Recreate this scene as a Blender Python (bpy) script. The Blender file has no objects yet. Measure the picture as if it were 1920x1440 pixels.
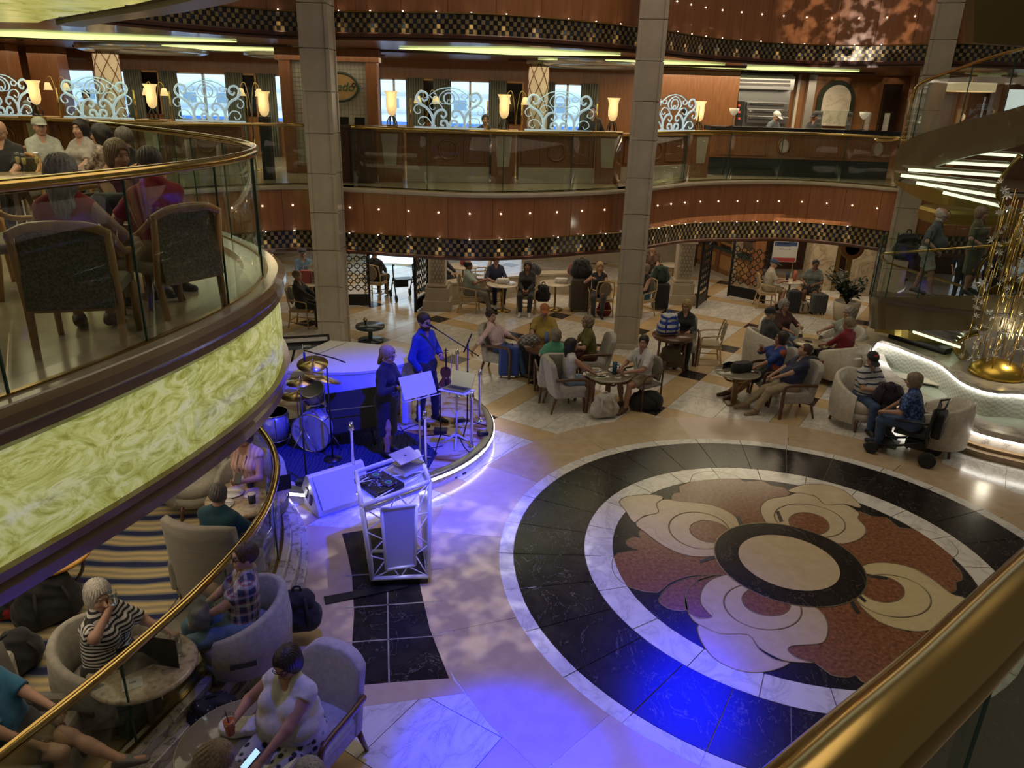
import bpy, bmesh, math, random
import numpy as np
from mathutils import Vector, Matrix
random.seed(7)
SC = bpy.context.scene
COL = SC.collection
# ------------------------------------------------------------------ camera
F_PX, EYE = 1400.0, 5.15
_d = np.array([-110.0, 3680.0, F_PX]); _d /= np.linalg.norm(_d)
UPC = -_d
FWC = np.array([0, 0, 1.0]) - _d * _d[2]; FWC /= np.linalg.norm(FWC)
RTC = np.cross(_d, FWC)
def P(x, y, z=0.0):
    """world point at height z seen at photograph pixel x, y (used once, to survey where things stand)"""
    v = np.array([x - 960.0, y - 720.0, F_PX]); w = np.array([v @ RTC, v @ FWC, v @ UPC])
    t = (z - EYE) / w[2]
    return Vector((w[0] * t, w[1] * t, z))
def PY(x, y, Y):
    v = np.array([x - 960.0, y - 720.0, F_PX]); w = np.array([v @ RTC, v @ FWC, v @ UPC])
    t = Y / w[1]
    return Vector((w[0] * t, Y, w[2] * t + EYE))
cam = bpy.data.cameras.new('camera'); camo = bpy.data.objects.new('camera', cam); COL.objects.link(camo)
cam.sensor_fit = 'HORIZONTAL'; cam.sensor_width = 36.0; cam.lens = F_PX / 1920.0 * 36.0
cam.clip_start = 0.05; cam.clip_end = 200
_R = np.array([[RTC[0], FWC[0], UPC[0]], [RTC[1], FWC[1], UPC[1]], [RTC[2], FWC[2], UPC[2]]])  # cam(x right,y down,z fwd) <- world
_m = Matrix(((RTC[0], -RTC[1], -RTC[2]), (FWC[0], -FWC[1], -FWC[2]), (UPC[0], -UPC[1], -UPC[2])))
camo.matrix_world = Matrix.Translation((0, 0, EYE)) @ _m.to_4x4()
SC.camera = camo
# ------------------------------------------------------------------ world, exposure
SC.view_settings.view_transform = 'Standard'; SC.view_settings.look = 'None'
SC.view_settings.gamma = 1.0; SC.view_settings.use_curve_mapping = False
SC.view_settings.exposure = 0.0
SC.cycles.max_bounces = 5; SC.cycles.diffuse_bounces = 2; SC.cycles.glossy_bounces = 3; SC.cycles.transmission_bounces = 3; SC.cycles.transparent_max_bounces = 14
SC.cycles.caustics_reflective = False; SC.cycles.caustics_refractive = False; SC.cycles.sample_clamp_indirect = 6.0; SC.cycles.use_adaptive_sampling = True; SC.cycles.adaptive_threshold = 0.06
wd = bpy.data.worlds.new('world'); SC.world = wd; wd.use_nodes = True
wd.node_tree.nodes['Background'].inputs[0].default_value = (1.0, 0.86, 0.66, 1)
wd.node_tree.nodes['Background'].inputs[1].default_value = 0.085
# ------------------------------------------------------------------ large lights
def lamp(name, kind, loc, power, color, aim=None, size=1.0, size_y=None, angle=60, blend=0.5, radius=0.05):
    l = bpy.data.lights.new(name, kind); l.energy = power; l.color = color
    if kind == 'AREA':
        l.size = size
        if size_y: l.shape = 'RECTANGLE'; l.size_y = size_y
    else:
        l.shadow_soft_size = radius
    if kind == 'SPOT': l.spot_size = math.radians(angle); l.spot_blend = blend
    o = bpy.data.objects.new(name, l); COL.objects.link(o); o.location = loc
    if aim is not None:
        o.rotation_euler = (Vector(aim) - Vector(loc)).to_track_quat('-Z', 'Y').to_euler()
    return o
WARM = (1.0, 0.80, 0.56)
# dome of the atrium, ceilings of the decks, a fill lamp by the shops
lamp('atrium_dome_light', 'AREA', (3.2, 11.0, 11.6), 290, (1.0, 0.82, 0.62), aim=(3.2, 11.0, 0), size=8)
lamp('cafe_ceiling_light', 'AREA', (0.0, 20.0, 2.55), 190, WARM, aim=(0, 20.0, 0), size=14, size_y=5)
lamp('shop_fill_light', 'AREA', (8.8, 21.5, 2.45), 75, WARM, aim=(8.8, 21.5, 0), size=4, size_y=4)  # extra unseen lamp added to lift the dim shop corner
lamp('gallery_ceiling_light', 'AREA', (-4.0, 19.6, 5.95), 330, WARM, aim=(-4, 19.6, 0), size=20, size_y=4.5)
lamp('counter_ceiling_light', 'AREA', (6.5, 22.3, 5.95), 170, WARM, aim=(6.5, 22.3, 0), size=6, size_y=2.4)
lamp('balcony_ceiling_light', 'AREA', (-6.5, 8.5, 5.95), 110, WARM, aim=(-6.5, 8.5, 0), size=5, size_y=6)
lamp('lounge_ceiling_light', 'AREA', (-4.3, 6.0, 2.15), 44, WARM, aim=(-4.3, 6.0, 0), size=2.4, size_y=5)
# stage lighting: blue heads hung from the dome
BLUE = (0.012, 0.02, 1.0)
lamp('stage_blue_spot', 'SPOT', (1.6, 5.2, 9.0), 10000, BLUE, aim=(-1.75, 9.65, 0.2), angle=29, blend=0.7, radius=0.1)
lamp('dance_floor_blue_spot', 'SPOT', (-0.9, 3.0, 9.5), 30000, (0.0, 0.004, 1.0), aim=P(945, 1425), angle=12, blend=1.0, radius=0.15)
lamp('dance_floor_lavender_spot', 'SPOT', (-0.8, 5.0, 10.0), 2600, (0.10, 0.12, 1.0), aim=(0.2, 6.0, 0), angle=40, blend=1.0, radius=0.15)
_q = P(1290, 1335)
lamp('medallion_blue_spot', 'SPOT', (_q.x * 2.75, _q.y * 2.75, 9.0), 5200, (0.0, 0.006, 1.0), aim=_q, angle=10, blend=1.0, radius=1.25)
def gobo(name, loc, aim, power, color, angle, scale, lo=.48, hi=.62):
    """pattern projector: a spot whose beam is broken up by a noise plate"""
    o = lamp(name, 'SPOT', loc, power, color, aim=aim, angle=angle, blend=.5, radius=.01); l = o.data; l.use_nodes = True; nt = l.node_tree; em = nt.nodes['Emission']
    tc = nt.nodes.new('ShaderNodeTexCoord'); nz = nt.nodes.new('ShaderNodeTexNoise'); nz.inputs['Scale'].default_value = scale; nz.inputs['Detail'].default_value = 2.0
    mr = nt.nodes.new('ShaderNodeMapRange'); mr.inputs['From Min'].default_value = lo; mr.inputs['From Max'].default_value = hi
    nt.links.new(tc.outputs['Normal'], nz.inputs['Vector']); nt.links.new(nz.outputs[0], mr.inputs['Value']); nt.links.new(mr.outputs[0], em.inputs['Strength'])
gobo('floor_pattern_projector', (1.0, 8.8, 9.6), P(870, 1060), 1700, (.92, .92, 1.0), 22, 34, .44, .68)
gobo('fascia_pattern_projector', (3.6, 11.0, 6.2), PY(1600, 10, 19.5), 2600, (1.0, .86, .72), 22, 34)
# ------------------------------------------------------------------ materials
MATS = {}
def nd(nt, t, **kw):
    n = nt.nodes.new(t)
    for k, v in kw.items():
        if k.startswith('i_'):
            key = k[2:]; key = int(key) if key.isdigit() else key.replace('_', ' ')
            n.inputs[key].default_value = v
        else: setattr(n, k, v)
    return n
def c4(c): return (c[0], c[1], c[2], 1.0)
def M(name, col=(.5, .5, .5), rough=.5, metal=0.0, emit=None, es=0.0, coat=0.0, spec=.5, sheen=0.0, bump=None):
    if name in MATS: return MATS[name]
    m = bpy.data.materials.new(name); m.use_nodes = True; nt = m.node_tree; b = nt.nodes['Principled BSDF']
    b.inputs['Base Color'].default_value = c4(col); b.inputs['Roughness'].default_value = rough
    b.inputs['Metallic'].default_value = metal; b.inputs['Coat Weight'].default_value = coat
    b.inputs['Coat Roughness'].default_value = .08
    b.inputs['Specular IOR Level'].default_value = spec; b.inputs['Sheen Weight'].default_value = sheen
    if emit is not None:
        b.inputs['Emission Color'].default_value = c4(emit); b.inputs['Emission Strength'].default_value = es
    if bump:
        tc = nd(nt, 'ShaderNodeTexCoord'); nz = nd(nt, 'ShaderNodeTexNoise', i_Scale=bump[0], i_Detail=4.0)
        bp = nd(nt, 'ShaderNodeBump', i_Strength=bump[1], i_Distance=.01)
        nt.links.new(tc.outputs['Object'], nz.inputs['Vector']); nt.links.new(nz.outputs[0], bp.inputs['Height'])
        nt.links.new(bp.outputs[0], b.inputs['Normal'])
    MATS[name] = m
    return m
def ramp(nt, stops, interp='LINEAR'):
    r = nt.nodes.new('ShaderNodeValToRGB'); cr = r.color_ramp; cr.interpolation = interp
    while len(cr.elements) < len(stops): cr.elements.new(.5)
    for e, (p, c) in zip(cr.elements, stops): e.position = p; e.color = c4(c)
    return r
def MP(name, stops, scale=(1, 1, 1), rot=(0, 0, 0), nscale=5, detail=6, dist=0.0, rough=.4, metal=0.0, coat=0.0, kind='noise', bump=0.0, emit=0.0, coord='Object', interp='LINEAR', rough_n=.6, sheen=0.0):
    """procedural two or more tone material: stops over a noise, voronoi or wave field"""
    if name in MATS: return MATS[name]
    m = M(name, stops[0][1], rough, metal, coat=coat, sheen=sheen); nt = m.node_tree; b = nt.nodes['Principled BSDF']
    tc = nd(nt, 'ShaderNodeTexCoord'); mp = nd(nt, 'ShaderNodeMapping')
    mp.inputs['Scale'].default_value = scale; mp.inputs['Rotation'].default_value = rot
    nt.links.new(tc.outputs[coord], mp.inputs['Vector'])
    if kind == 'noise':
        t = nd(nt, 'ShaderNodeTexNoise', i_Scale=nscale, i_Detail=detail, i_Distortion=dist, i_Roughness=rough_n); out = t.outputs[0]
    elif kind == 'vein':   # sharp veins: abs(noise-.5)
        t = nd(nt, 'ShaderNodeTexNoise', i_Scale=nscale, i_Detail=detail, i_Distortion=dist, i_Roughness=rough_n)
        s = nd(nt, 'ShaderNodeMath', operation='SUBTRACT', i_1=.5); a = nd(nt, 'ShaderNodeMath', operation='ABSOLUTE')
        k = nd(nt, 'ShaderNodeMath', operation='MULTIPLY', i_1=4.0)
        nt.links.new(t.outputs[0], s.inputs[0]); nt.links.new(s.outputs[0], a.inputs[0]); nt.links.new(a.outputs[0], k.inputs[0]); out = k.outputs[0]
    elif kind in ('wave', 'rings'):
        t = nd(nt, 'ShaderNodeTexWave', i_Scale=nscale, i_Distortion=dist, i_Detail=detail); out = t.outputs['Fac']
        if kind == 'rings': t.wave_type = 'RINGS'; t.rings_direction = 'Z'; mp.inputs['Location'].default_value = rot; mp.inputs['Rotation'].default_value = (0, 0, 0)
    elif kind == 'voronoi':
        t = nd(nt, 'ShaderNodeTexVoronoi', i_Scale=nscale); out = t.outputs['Distance']
    elif kind == 'check':
        t = nd(nt, 'ShaderNodeTexChecker', i_Scale=nscale); out = t.outputs['Fac']
    nt.links.new(mp.outputs[0], t.inputs['Vector'])
    r = ramp(nt, stops, interp); nt.links.new(out, r.inputs[0]); nt.links.new(r.outputs[0], b.inputs['Base Color'])
    if emit:
        nt.links.new(r.outputs[0], b.inputs['Emission Color']); b.inputs['Emission Strength'].default_value = emit
    if bump:
        bp = nd(nt, 'ShaderNodeBump', i_Strength=bump, i_Distance=.01); nt.links.new(out, bp.inputs['Height']); nt.links.new(bp.outputs[0], b.inputs['Normal'])
    return m
def glass(name, tint=(.93, .97, .95), refl=1.0, rough=.02):
    if name in MATS: return MATS[name]
    m = bpy.data.materials.new(name); m.use_nodes = True; nt = m.node_tree; nt.nodes.clear()
    o = nd(nt, 'ShaderNodeOutputMaterial'); mx = nd(nt, 'ShaderNodeMixShader'); tr = nd(nt, 'ShaderNodeBsdfTransparent'); gl = nd(nt, 'ShaderNodeBsdfGlossy')
    tr.inputs[0].default_value = c4(tint); gl.inputs['Roughness'].default_value = rough
    lw = nd(nt, 'ShaderNodeLayerWeight', i_Blend=.5); pw = nd(nt, 'ShaderNodeMath', operation='POWER', i_1=4.0)
    mu = nd(nt, 'ShaderNodeMath', operation='MULTIPLY_ADD', i_1=.55 * refl, i_2=.022 * refl, use_clamp=True)
    nt.links.new(lw.outputs['Facing'], pw.inputs[0]); nt.links.new(pw.outputs[0], mu.inputs[0]); nt.links.new(mu.outputs[0], mx.inputs[0])
    nt.links.new(tr.outputs[0], mx.inputs[1]); nt.links.new(gl.outputs[0], mx.inputs[2]); nt.links.new(mx.outputs[0], o.inputs[0])
    MATS[name] = m
    return m
# ------------------------------------------------------------------ meshes
class MB:
    """collects shapes into one mesh"""
    def __init__(s): s.v = []; s.f = []; s.mi = []; s.sm = []
    def add(s, vs, fs, mi=0, smooth=False):
        o = len(s.v); s.v += [tuple(v) for v in vs]
        for f in fs: s.f.append(tuple(i + o for i in f)); s.mi.append(mi); s.sm.append(smooth)
        return s
    def box(s, c, d, rz=0.0, mi=0, rx=0.0, ry=0.0, taper=1.0):
        R = Matrix.Rotation(rz, 3, 'Z') @ Matrix.Rotation(ry, 3, 'Y') @ Matrix.Rotation(rx, 3, 'X'); c = Vector(c)
        vs = []
        for z in (-.5, .5):
            k = taper if z > 0 else 1.0
            for x, y in ((-.5, -.5), (.5, -.5), (.5, .5), (-.5, .5)): vs.append(c + R @ Vector((x * d[0] * k, y * d[1] * k, z * d[2])))
        return s.add(vs, [(0, 3, 2, 1), (4, 5, 6, 7), (0, 1, 5, 4), (1, 2, 6, 5), (2, 3, 7, 6), (3, 0, 4, 7)], mi)
    def bar(s, a, b, w, h=None, mi=0, up=(0, 0, 1)):
        """a straight rectangular bar from a to b"""
        h = h or w; a = Vector(a); b = Vector(b); t = (b - a).normalized(); u = Vector(up)
        if abs(t.dot(u)) > .98: u = Vector((0, 1, 0))
        x = t.cross(u).normalized(); y = x.cross(t)
        vs = [p + x * (i * w / 2) + y * (j * h / 2) for p in (a, b) for i, j in ((-1, -1), (1, -1), (1, 1), (-1, 1))]
        return s.add(vs, [(3, 2, 1, 0), (4, 5, 6, 7), (0, 1, 5, 4), (1, 2, 6, 5), (2, 3, 7, 6), (3, 0, 4, 7)], mi)
    def tube(s, pts, r, n=8, mi=0, closed=False, cap=True, flat=1.0):
        pts = [Vector(p) for p in pts]; N = len(pts); rs = r if hasattr(r, '__len__') else [r] * N
        T = []
        for i in range(N):
            a = pts[(i - 1) % N] if (closed or i > 0) else pts[0]; b = pts[(i + 1) % N] if (closed or i < N - 1) else pts[-1]
            t = (b - a); T.append(t.normalized() if t.length > 1e-9 else Vector((0, 0, 1)))
        u = Vector((0, 0, 1)) if abs(T[0].z) < .9 else Vector((0, 1, 0))
        vs = []
        for i in range(N):
            x = T[i].cross(u)
            x = x.normalized() if x.length > 1e-6 else Vector((1, 0, 0)); y = x.cross(T[i]); u = y
            for k in range(n):
                a = 2 * math.pi * k / n; vs.append(pts[i] + (x * math.cos(a) + y * math.sin(a) * flat) * rs[i])
        fs = []
        for i in range(N if closed else N - 1):
            j = (i + 1) % N
            for k in range(n): fs.append((i * n + k, i * n + (k + 1) % n, j * n + (k + 1) % n, j * n + k))
        s.add(vs, fs, mi, True)
        if cap and not closed:
            o = len(s.v) - len(vs)
            s.f.append(tuple(o + k for k in range(n - 1, -1, -1))); s.f.append(tuple(o + (N - 1) * n + k for k in range(n))); s.mi += [mi, mi]; s.sm += [False, False]
        return s
    def lathe(s, prof, n=24, c=(0, 0, 0), mi=0, a0=0.0, a1=2 * math.pi, smooth=True, sx=1.0, sy=1.0, cap=True):
        full = abs(a1 - a0 - 2 * math.pi) < 1e-6; K = n if full else n + 1
        vs = []
        for r, z in prof:
            for k in range(K):
                a = a0 + (a1 - a0) * k / n; vs.append((c[0] + r * math.cos(a) * sx, c[1] + r * math.sin(a) * sy, c[2] + z))
        fs = []
        for i in range(len(prof) - 1):
            for k in range(n): fs.append((i * K + k, i * K + (k + 1) % K, (i + 1) * K + (k + 1) % K, (i + 1) * K + k))
        s.add(vs, fs, mi, smooth)
        o = len(s.v) - len(vs)
        if full and cap:
            if prof[0][0] > 1e-6: s.f.append(tuple(o + k for k in range(K - 1, -1, -1))); s.mi.append(mi); s.sm.append(False)
            if prof[-1][0] > 1e-6: s.f.append(tuple(o + (len(prof) - 1) * K + k for k in range(K))); s.mi.append(mi); s.sm.append(False)
        return s
    def prism(s, poly, z0, z1, mi=0, smooth=False):
        """solid from an outline (any simple polygon)"""
        from mathutils.geometry import tessellate_polygon
        n = len(poly); p = [(q[0], q[1]) for q in poly]
        A = sum(p[i][0] * p[(i + 1) % n][1] - p[(i + 1) % n][0] * p[i][1] for i in range(n))
        if A < 0: p = p[::-1]
        vs = [(x, y, z0) for x, y in p] + [(x, y, z1) for x, y in p]
        tr = tessellate_polygon([[Vector((x, y, 0)) for x, y in p]]); fs = []
        for t in tr:
            a, b, c = [p[i] for i in t]
            if (b[0] - a[0]) * (c[1] - a[1]) - (b[1] - a[1]) * (c[0] - a[0]) < 0: t = t[::-1]
            fs.append(tuple(i + n for i in t)); fs.append(tuple(t[::-1]))
        s.add(vs, fs, mi)
        return s.add(vs, [(i, (i + 1) % n, n + (i + 1) % n, n + i) for i in range(n)], mi, smooth)
    def sweep(s, path, prof, mi=0, smooth=False, cap=True):
        """extrude a profile (side offset, z) along a plan path [(x,y)] or [(x,y,z)]; side + is to the right of travel"""
        N = len(path); vs = []; K = len(prof)
        for i in range(N):
            a = path[max(i - 1, 0)]; b = path[min(i + 1, N - 1)]; tx, ty = b[0] - a[0], b[1] - a[1]; L = math.hypot(tx, ty) or 1
            nx, ny = ty / L, -tx / L; z = path[i][2] if len(path[i]) > 2 else 0
            for q in prof: vs.append((path[i][0] + nx * q[0], path[i][1] + ny * q[0], z + q[1]))
        fs = []
        for i in range(N - 1):
            for k in range(K): fs.append((i * K + k, (i + 1) * K + k, (i + 1) * K + (k + 1) % K, i * K + (k + 1) % K))
        s.add(vs, fs, mi, smooth)
        if cap:
            o = len(s.v) - len(vs); s.f.append(tuple(o + k for k in range(K))); s.f.append(tuple(o + (N - 1) * K + k for k in range(K - 1, -1, -1))); s.mi += [mi, mi]; s.sm += [False, False]
        return s
    def mesh(s, name, mats):
        me = bpy.data.meshes.new(name); me.from_pydata(s.v, [], s.f)
        for m in (mats if isinstance(mats, (list, tuple)) else [mats]): me.materials.append(m)
        me.polygons.foreach_set('material_index', s.mi); me.polygons.foreach_set('use_smooth', s.sm)
        me.update()
        return me
    def build(s, name, mats, parent=None, bev=0.0, sub=0, loc=None, rz=0.0):
        return ob(name, s.mesh(name, mats), parent, bev, sub, loc, rz)
def ob(name, me, parent=None, bev=0.0, sub=0, loc=None, rz=0.0):
    o = bpy.data.objects.new(name, me); COL.objects.link(o)
    if parent is not None: o.parent = parent
    if loc is not None: o.location = loc
    if rz: o.rotation_euler[2] = rz
    if bev:
        b = o.modifiers.new('bevel', 'BEVEL'); b.width = bev; b.segments = 2; b.limit_method = 'ANGLE'; b.angle_limit = .6
    if sub:
        b = o.modifiers.new('sub', 'SUBSURF'); b.levels = sub; b.render_levels = sub
    return o
def tag(o, label, cat, group=None, kind=None):
    o['label'] = label
    if cat: o['category'] = cat
    if group: o['group'] = group
    if kind: o['kind'] = kind
    return o
def thing(name, label, cat, loc=(0, 0, 0), rz=0.0, group=None):
    o = bpy.data.objects.new(name, None); COL.objects.link(o); o.empty_display_size = .1
    o.location = loc; o.rotation_euler[2] = rz
    return tag(o, label, cat, group)
def struct(o): o['kind'] = 'structure'; return o
def copy_tree(o, parent=None):
    c = o.copy(); COL.objects.link(c); c.parent = parent
    for ch in list(o.children): copy_tree(ch, c)
    return c
def place(o, loc, rz=None, label=None, group=None):
    o.location = loc
    if rz is not None: o.rotation_euler[2] = rz
    if label: o['label'] = label
    if group: o['group'] = group
    return o
def spline(pts, n=8, closed=False):
    """Catmull-Rom through points of any dimension"""
    pts = [np.array(p, float) for p in pts]; N = len(pts); out = []
    for i in range(N if closed else N - 1):
        g = (lambda k: pts[k % N]) if closed else (lambda k: pts[min(max(k, 0), N - 1)])
        a, b, c, d = g(i - 1), g(i), g(i + 1), g(i + 2)
        for k in range(n):
            t = k / n; out.append(tuple(.5 * (2 * b + (c - a) * t + (2 * a - 5 * b + 4 * c - d) * t * t + (3 * b - a - 3 * c + d) * t ** 3)))
    if not closed: out.append(tuple(pts[-1]))
    return out
def resample(path, step):
    p = [np.array(q[:2], float) for q in path]; d = [0]
    for a, b in zip(p, p[1:]): d.append(d[-1] + np.hypot(*(b - a)))
    n = max(2, int(round(d[-1] / step)) + 1); out = []
    for t in np.linspace(0, d[-1], n):
        out.append((float(np.interp(t, d, [q[0] for q in p])), float(np.interp(t, d, [q[1] for q in p]))))
    return out
def offset(path, s):
    out = []
    for i in range(len(path)):
        a = path[max(i - 1, 0)]; b = path[min(i + 1, len(path) - 1)]; tx, ty = b[0] - a[0], b[1] - a[1]; L = math.hypot(tx, ty) or 1
        out.append((path[i][0] + ty / L * s, path[i][1] - tx / L * s))
    return out
def text(name, body, loc, rot, size, mat, parent=None, ext=.002, align='CENTER', shear=0.0):
    cu = bpy.data.curves.new(name, 'FONT'); cu.body = body; cu.size = size; cu.extrude = ext; cu.align_x = align; cu.align_y = 'CENTER'; cu.shear = shear
    o = bpy.data.objects.new(name, cu); o.location = loc; o.rotation_euler = rot
    dg = bpy.context.evaluated_depsgraph_get()
    COL.objects.link(o); dg.update()
    me = bpy.data.meshes.new_from_object(o.evaluated_get(dg)); bpy.data.objects.remove(o)
    me.materials.clear(); me.materials.append(mat)
    r = ob(name, me, parent); r.location = loc; r.rotation_euler = rot
    return r
PI = math.pi
def plaid_m(name, base, bands, s):
    """woven check: bands of colour across x and z mixed over a ground"""
    if name in MATS: return MATS[name]
    m = M(name, base, .85); nt = m.node_tree; b = nt.nodes['Principled BSDF']; tc = nd(nt, 'ShaderNodeTexCoord'); sp = nd(nt, 'ShaderNodeSeparateXYZ'); nt.links.new(tc.outputs['Object'], sp.inputs[0]); prev = None
    for ax in (0, 1, 2):
        for k, (col, w, ph) in enumerate(bands):
            mu = nd(nt, 'ShaderNodeMath', operation='MULTIPLY_ADD', i_1=s, i_2=ph); fr = nd(nt, 'ShaderNodeMath', operation='FRACT'); lt = nd(nt, 'ShaderNodeMath', operation='LESS_THAN', i_1=w); hf = nd(nt, 'ShaderNodeMath', operation='MULTIPLY', i_1=.45)
            nt.links.new(sp.outputs[ax], mu.inputs[0]); nt.links.new(mu.outputs[0], fr.inputs[0]); nt.links.new(fr.outputs[0], lt.inputs[0]); nt.links.new(lt.outputs[0], hf.inputs[0])
            mx = nd(nt, 'ShaderNodeMixRGB'); nt.links.new(hf.outputs[0], mx.inputs[0]); mx.inputs[1].default_value = c4(base); mx.inputs[2].default_value = c4(col)
            if prev is not None: nt.links.new(prev.outputs[0], mx.inputs[1])
            prev = mx
    nt.links.new(prev.outputs[0], b.inputs['Base Color']); return m
# ------------------------------------------------------------------ palette
wood = MP('cherry_wood', [(.25, (.25, .092, .034)), (.5, (.33, .128, .048)), (.8, (.41, .17, .066))], scale=(9, 9, .7), nscale=1.6, detail=5, rough=.32, coat=.5)
wood_dk = MP('dark_wood', [(.3, (.045, .016, .008)), (.7, (.09, .033, .015))], scale=(8, 8, .8), nscale=2, rough=.35, coat=.3)
wood_md = MP('panel_wood', [(.3, (.19, .075, .028)), (.7, (.30, .125, .045))], scale=(10, 10, 1), nscale=2, rough=.35, coat=.3)
wood_lt = MP('blond_wood', [(.3, (.37, .19, .06)), (.7, (.52, .29, .10))], scale=(12, 12, 1.5), nscale=2, rough=.4, coat=.2)
stone_col = MP('cream_stone', [(.3, (.40, .34, .25)), (.7, (.50, .43, .325))], nscale=3, detail=6, rough=.45)
m_white = MP('white_marble', [(0.0, (.46, .43, .38)), (.05, (.62, .59, .53)), (.35, (.72, .685, .61))], scale=(1.0, 2.6, 1), rot=(0, 0, .6), nscale=1.0, detail=8, dist=1.2, kind='vein', rough=.16)
m_whiteb = MP('white_ring_marble', [(0.0, (.62, .60, .58)), (.12, (.76, .74, .71)), (.4, (.84, .82, .78))], scale=(1.4, 1.4, 1), nscale=1.6, detail=7, dist=1.0, kind='vein', rough=.15)
m_ochre = MP('ochre_marble', [(.3, (.52, .37, .19)), (.7, (.62, .46, .26))], nscale=3.5, detail=7, rough=.16)
m_beige = MP('beige_marble', [(.3, (.50, .37, .235)), (.7, (.60, .46, .315))], nscale=5, detail=8, rough=.18)
m_pink = MP('pale_rose_marble', [(.3, (.60, .46, .36)), (.7, (.68, .54, .43))], nscale=6, detail=8, rough=.18)
m_black = MP('black_marble', [(0.0, (.26, .24, .22)), (.008, (.05, .042, .04)), (.03, (.014, .011, .011)), (.5, (.026, .021, .020))], scale=(1.6, 1.0, 1), rot=(0, 0, .7), nscale=1.7, detail=8, dist=.9, kind='vein', rough=.2)
m_black.node_tree.nodes['Principled BSDF'].inputs['Specular IOR Level'].default_value = .24
m_red = MP('red_marble', [(.35, (.16, .062, .032)), (.55, (.28, .115, .06)), (.7, (.36, .165, .09))], nscale=22, detail=6, rough=.18)
m_cream = MP('cream_marble', [(.3, (.60, .47, .31)), (.7, (.70, .575, .41))], nscale=7, detail=7, rough=.17)
m_creamy = MP('yellow_cream_marble', [(.3, (.66, .53, .30)), (.7, (.74, .62, .38))], nscale=7, detail=7, rough=.17)
m_grout = M('grout', (.30, .26, .21), .6)
brass = M('polished_brass', (.50, .35, .115), .14, 1.0)
brass_d = M('dull_brass', (.36, .25, .09), .30, 1.0)
goldpl = M('gold_plate', (.40, .31, .085), .36, .8)
bronze = M('bronze_band', (.15, .115, .055), .38, .25, coat=.3)
black = M('black_lacquer', (.012, .012, .013), .35)
iron = M('black_iron', (.015, .015, .016), .45, .4)
chrome = M('chrome', (.72, .72, .72), .12, 1.0)
steel = M('brushed_steel', (.42, .43, .43), .32, 1.0)
white_p = M('white_lacquer', (.78, .78, .80), .22, coat=.3)
pane = glass('clear_glass')
pane_t = glass('green_edge_glass', (.86, .95, .91))
led = M('white_led', (1, 1, 1), .5, emit=(1.0, .97, .90), es=9.0)
bulb = M('spot_bulb', (1, 1, 1), .5, emit=(1.0, .93, .78), es=22.0)
cove = M('lime_cove_light', (1, 1, 1), .5, emit=(.72, .86, .30), es=1.3)
# ------------------------------------------------------------------ plan curves
Z6, Z7 = 3.40, 7.0
C_PTS = [(-3.75, 2.0), (-3.3, 3.1), (-3.0, 3.9), (-2.76, 4.6), (-2.55, 5.4), (-2.43, 6.2), (-2.45, 7.0), (-2.68, 7.9), (-3.2, 8.8), (-4.3, 10.1), (-5.4, 11.2), (-6.6, 12.4), (-7.1, 13.0)]
CURVE_C = resample(spline(C_PTS, 8), .22)
E_PTS = [(-7.1, 13.0), (-6.6, 13.9), (-6.0, 14.7), (-5.2, 15.4), (-4.46, 15.72), (-3.6, 15.6), (-2.36, 15.37), (-.75, 15.23), (.87, 15.84), (2.34, 16.83), (2.95, 17.43), (4.28, 18.88), (5.83, 19.74), (7.3, 20.03), (8.5, 19.58), (9.25, 18.9), (10.2, 18.4), (12.5, 18.4), (15, 18.6)]
CURVE_E = resample(spline(E_PTS, 8), .22)
# ------------------------------------------------------------------ ground floor
fl = struct(MB().box((2, 14, -.06), (34, 34, .1)).build('floor', m_grout))
def tile(poly, mat, z, parent=fl, name='tile', h=.01): return MB().prism(poly, z - h, z).build(name, mat, parent)
def proj(X, Y, Z):
    c = RTC * X + FWC * Y + UPC * (Z - EYE)
    return (960 + F_PX * c[0] / c[2], 720 + F_PX * c[1] / c[2]) if c[2] > .1 else (-9e3, -9e3)
CC = Vector((3.42, 7.75, 0))
O_ = np.array((3.68, 14.37)); LA = np.array((.538, .843)) ; LB = np.array((.843, -.538)); S_ = 2.205; W_ = .235; J = .004
quad_cache = {}
def lat(i, j, u, v): return O_ + LA * (i * S_ + u) + LB * (j * S_ + v)
rzL = math.atan2(LA[1], LA[0])
def lat_rect(i, j, u0, u1, v0, v1, mat, z, name='tile'):
    c = lat(i, j, (u0 + u1) / 2, (v0 + v1) / 2); px = proj(c[0], c[1], 0)
    if not (-160 < px[0] < 2080 and 440 < px[1] < 1560): return
    d = math.hypot(c[0] - CC.x, c[1] - CC.y)
    if d < 3.6: return
    if c[1] < 12.2 and c[0] < np.interp(c[1], [p[1] for p in C_PTS], [p[0] for p in C_PTS]) - .1: return
    if (c[0] + 2.55) ** 2 + (c[1] - 11) ** 2 < 1.6 ** 2: return
    key = (round(u1 - u0, 3), round(v1 - v0, 3), mat.name)
    if key not in quad_cache:
        hu, hv = (u1 - u0) / 2 - J, (v1 - v0) / 2 - J
        quad_cache[key] = MB().box((0, 0, -.005), (2 * hu, 2 * hv, .01)).mesh('tile', mat)
    o = ob(name, quad_cache[key], fl, loc=(c[0], c[1], z), rz=rzL)
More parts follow.
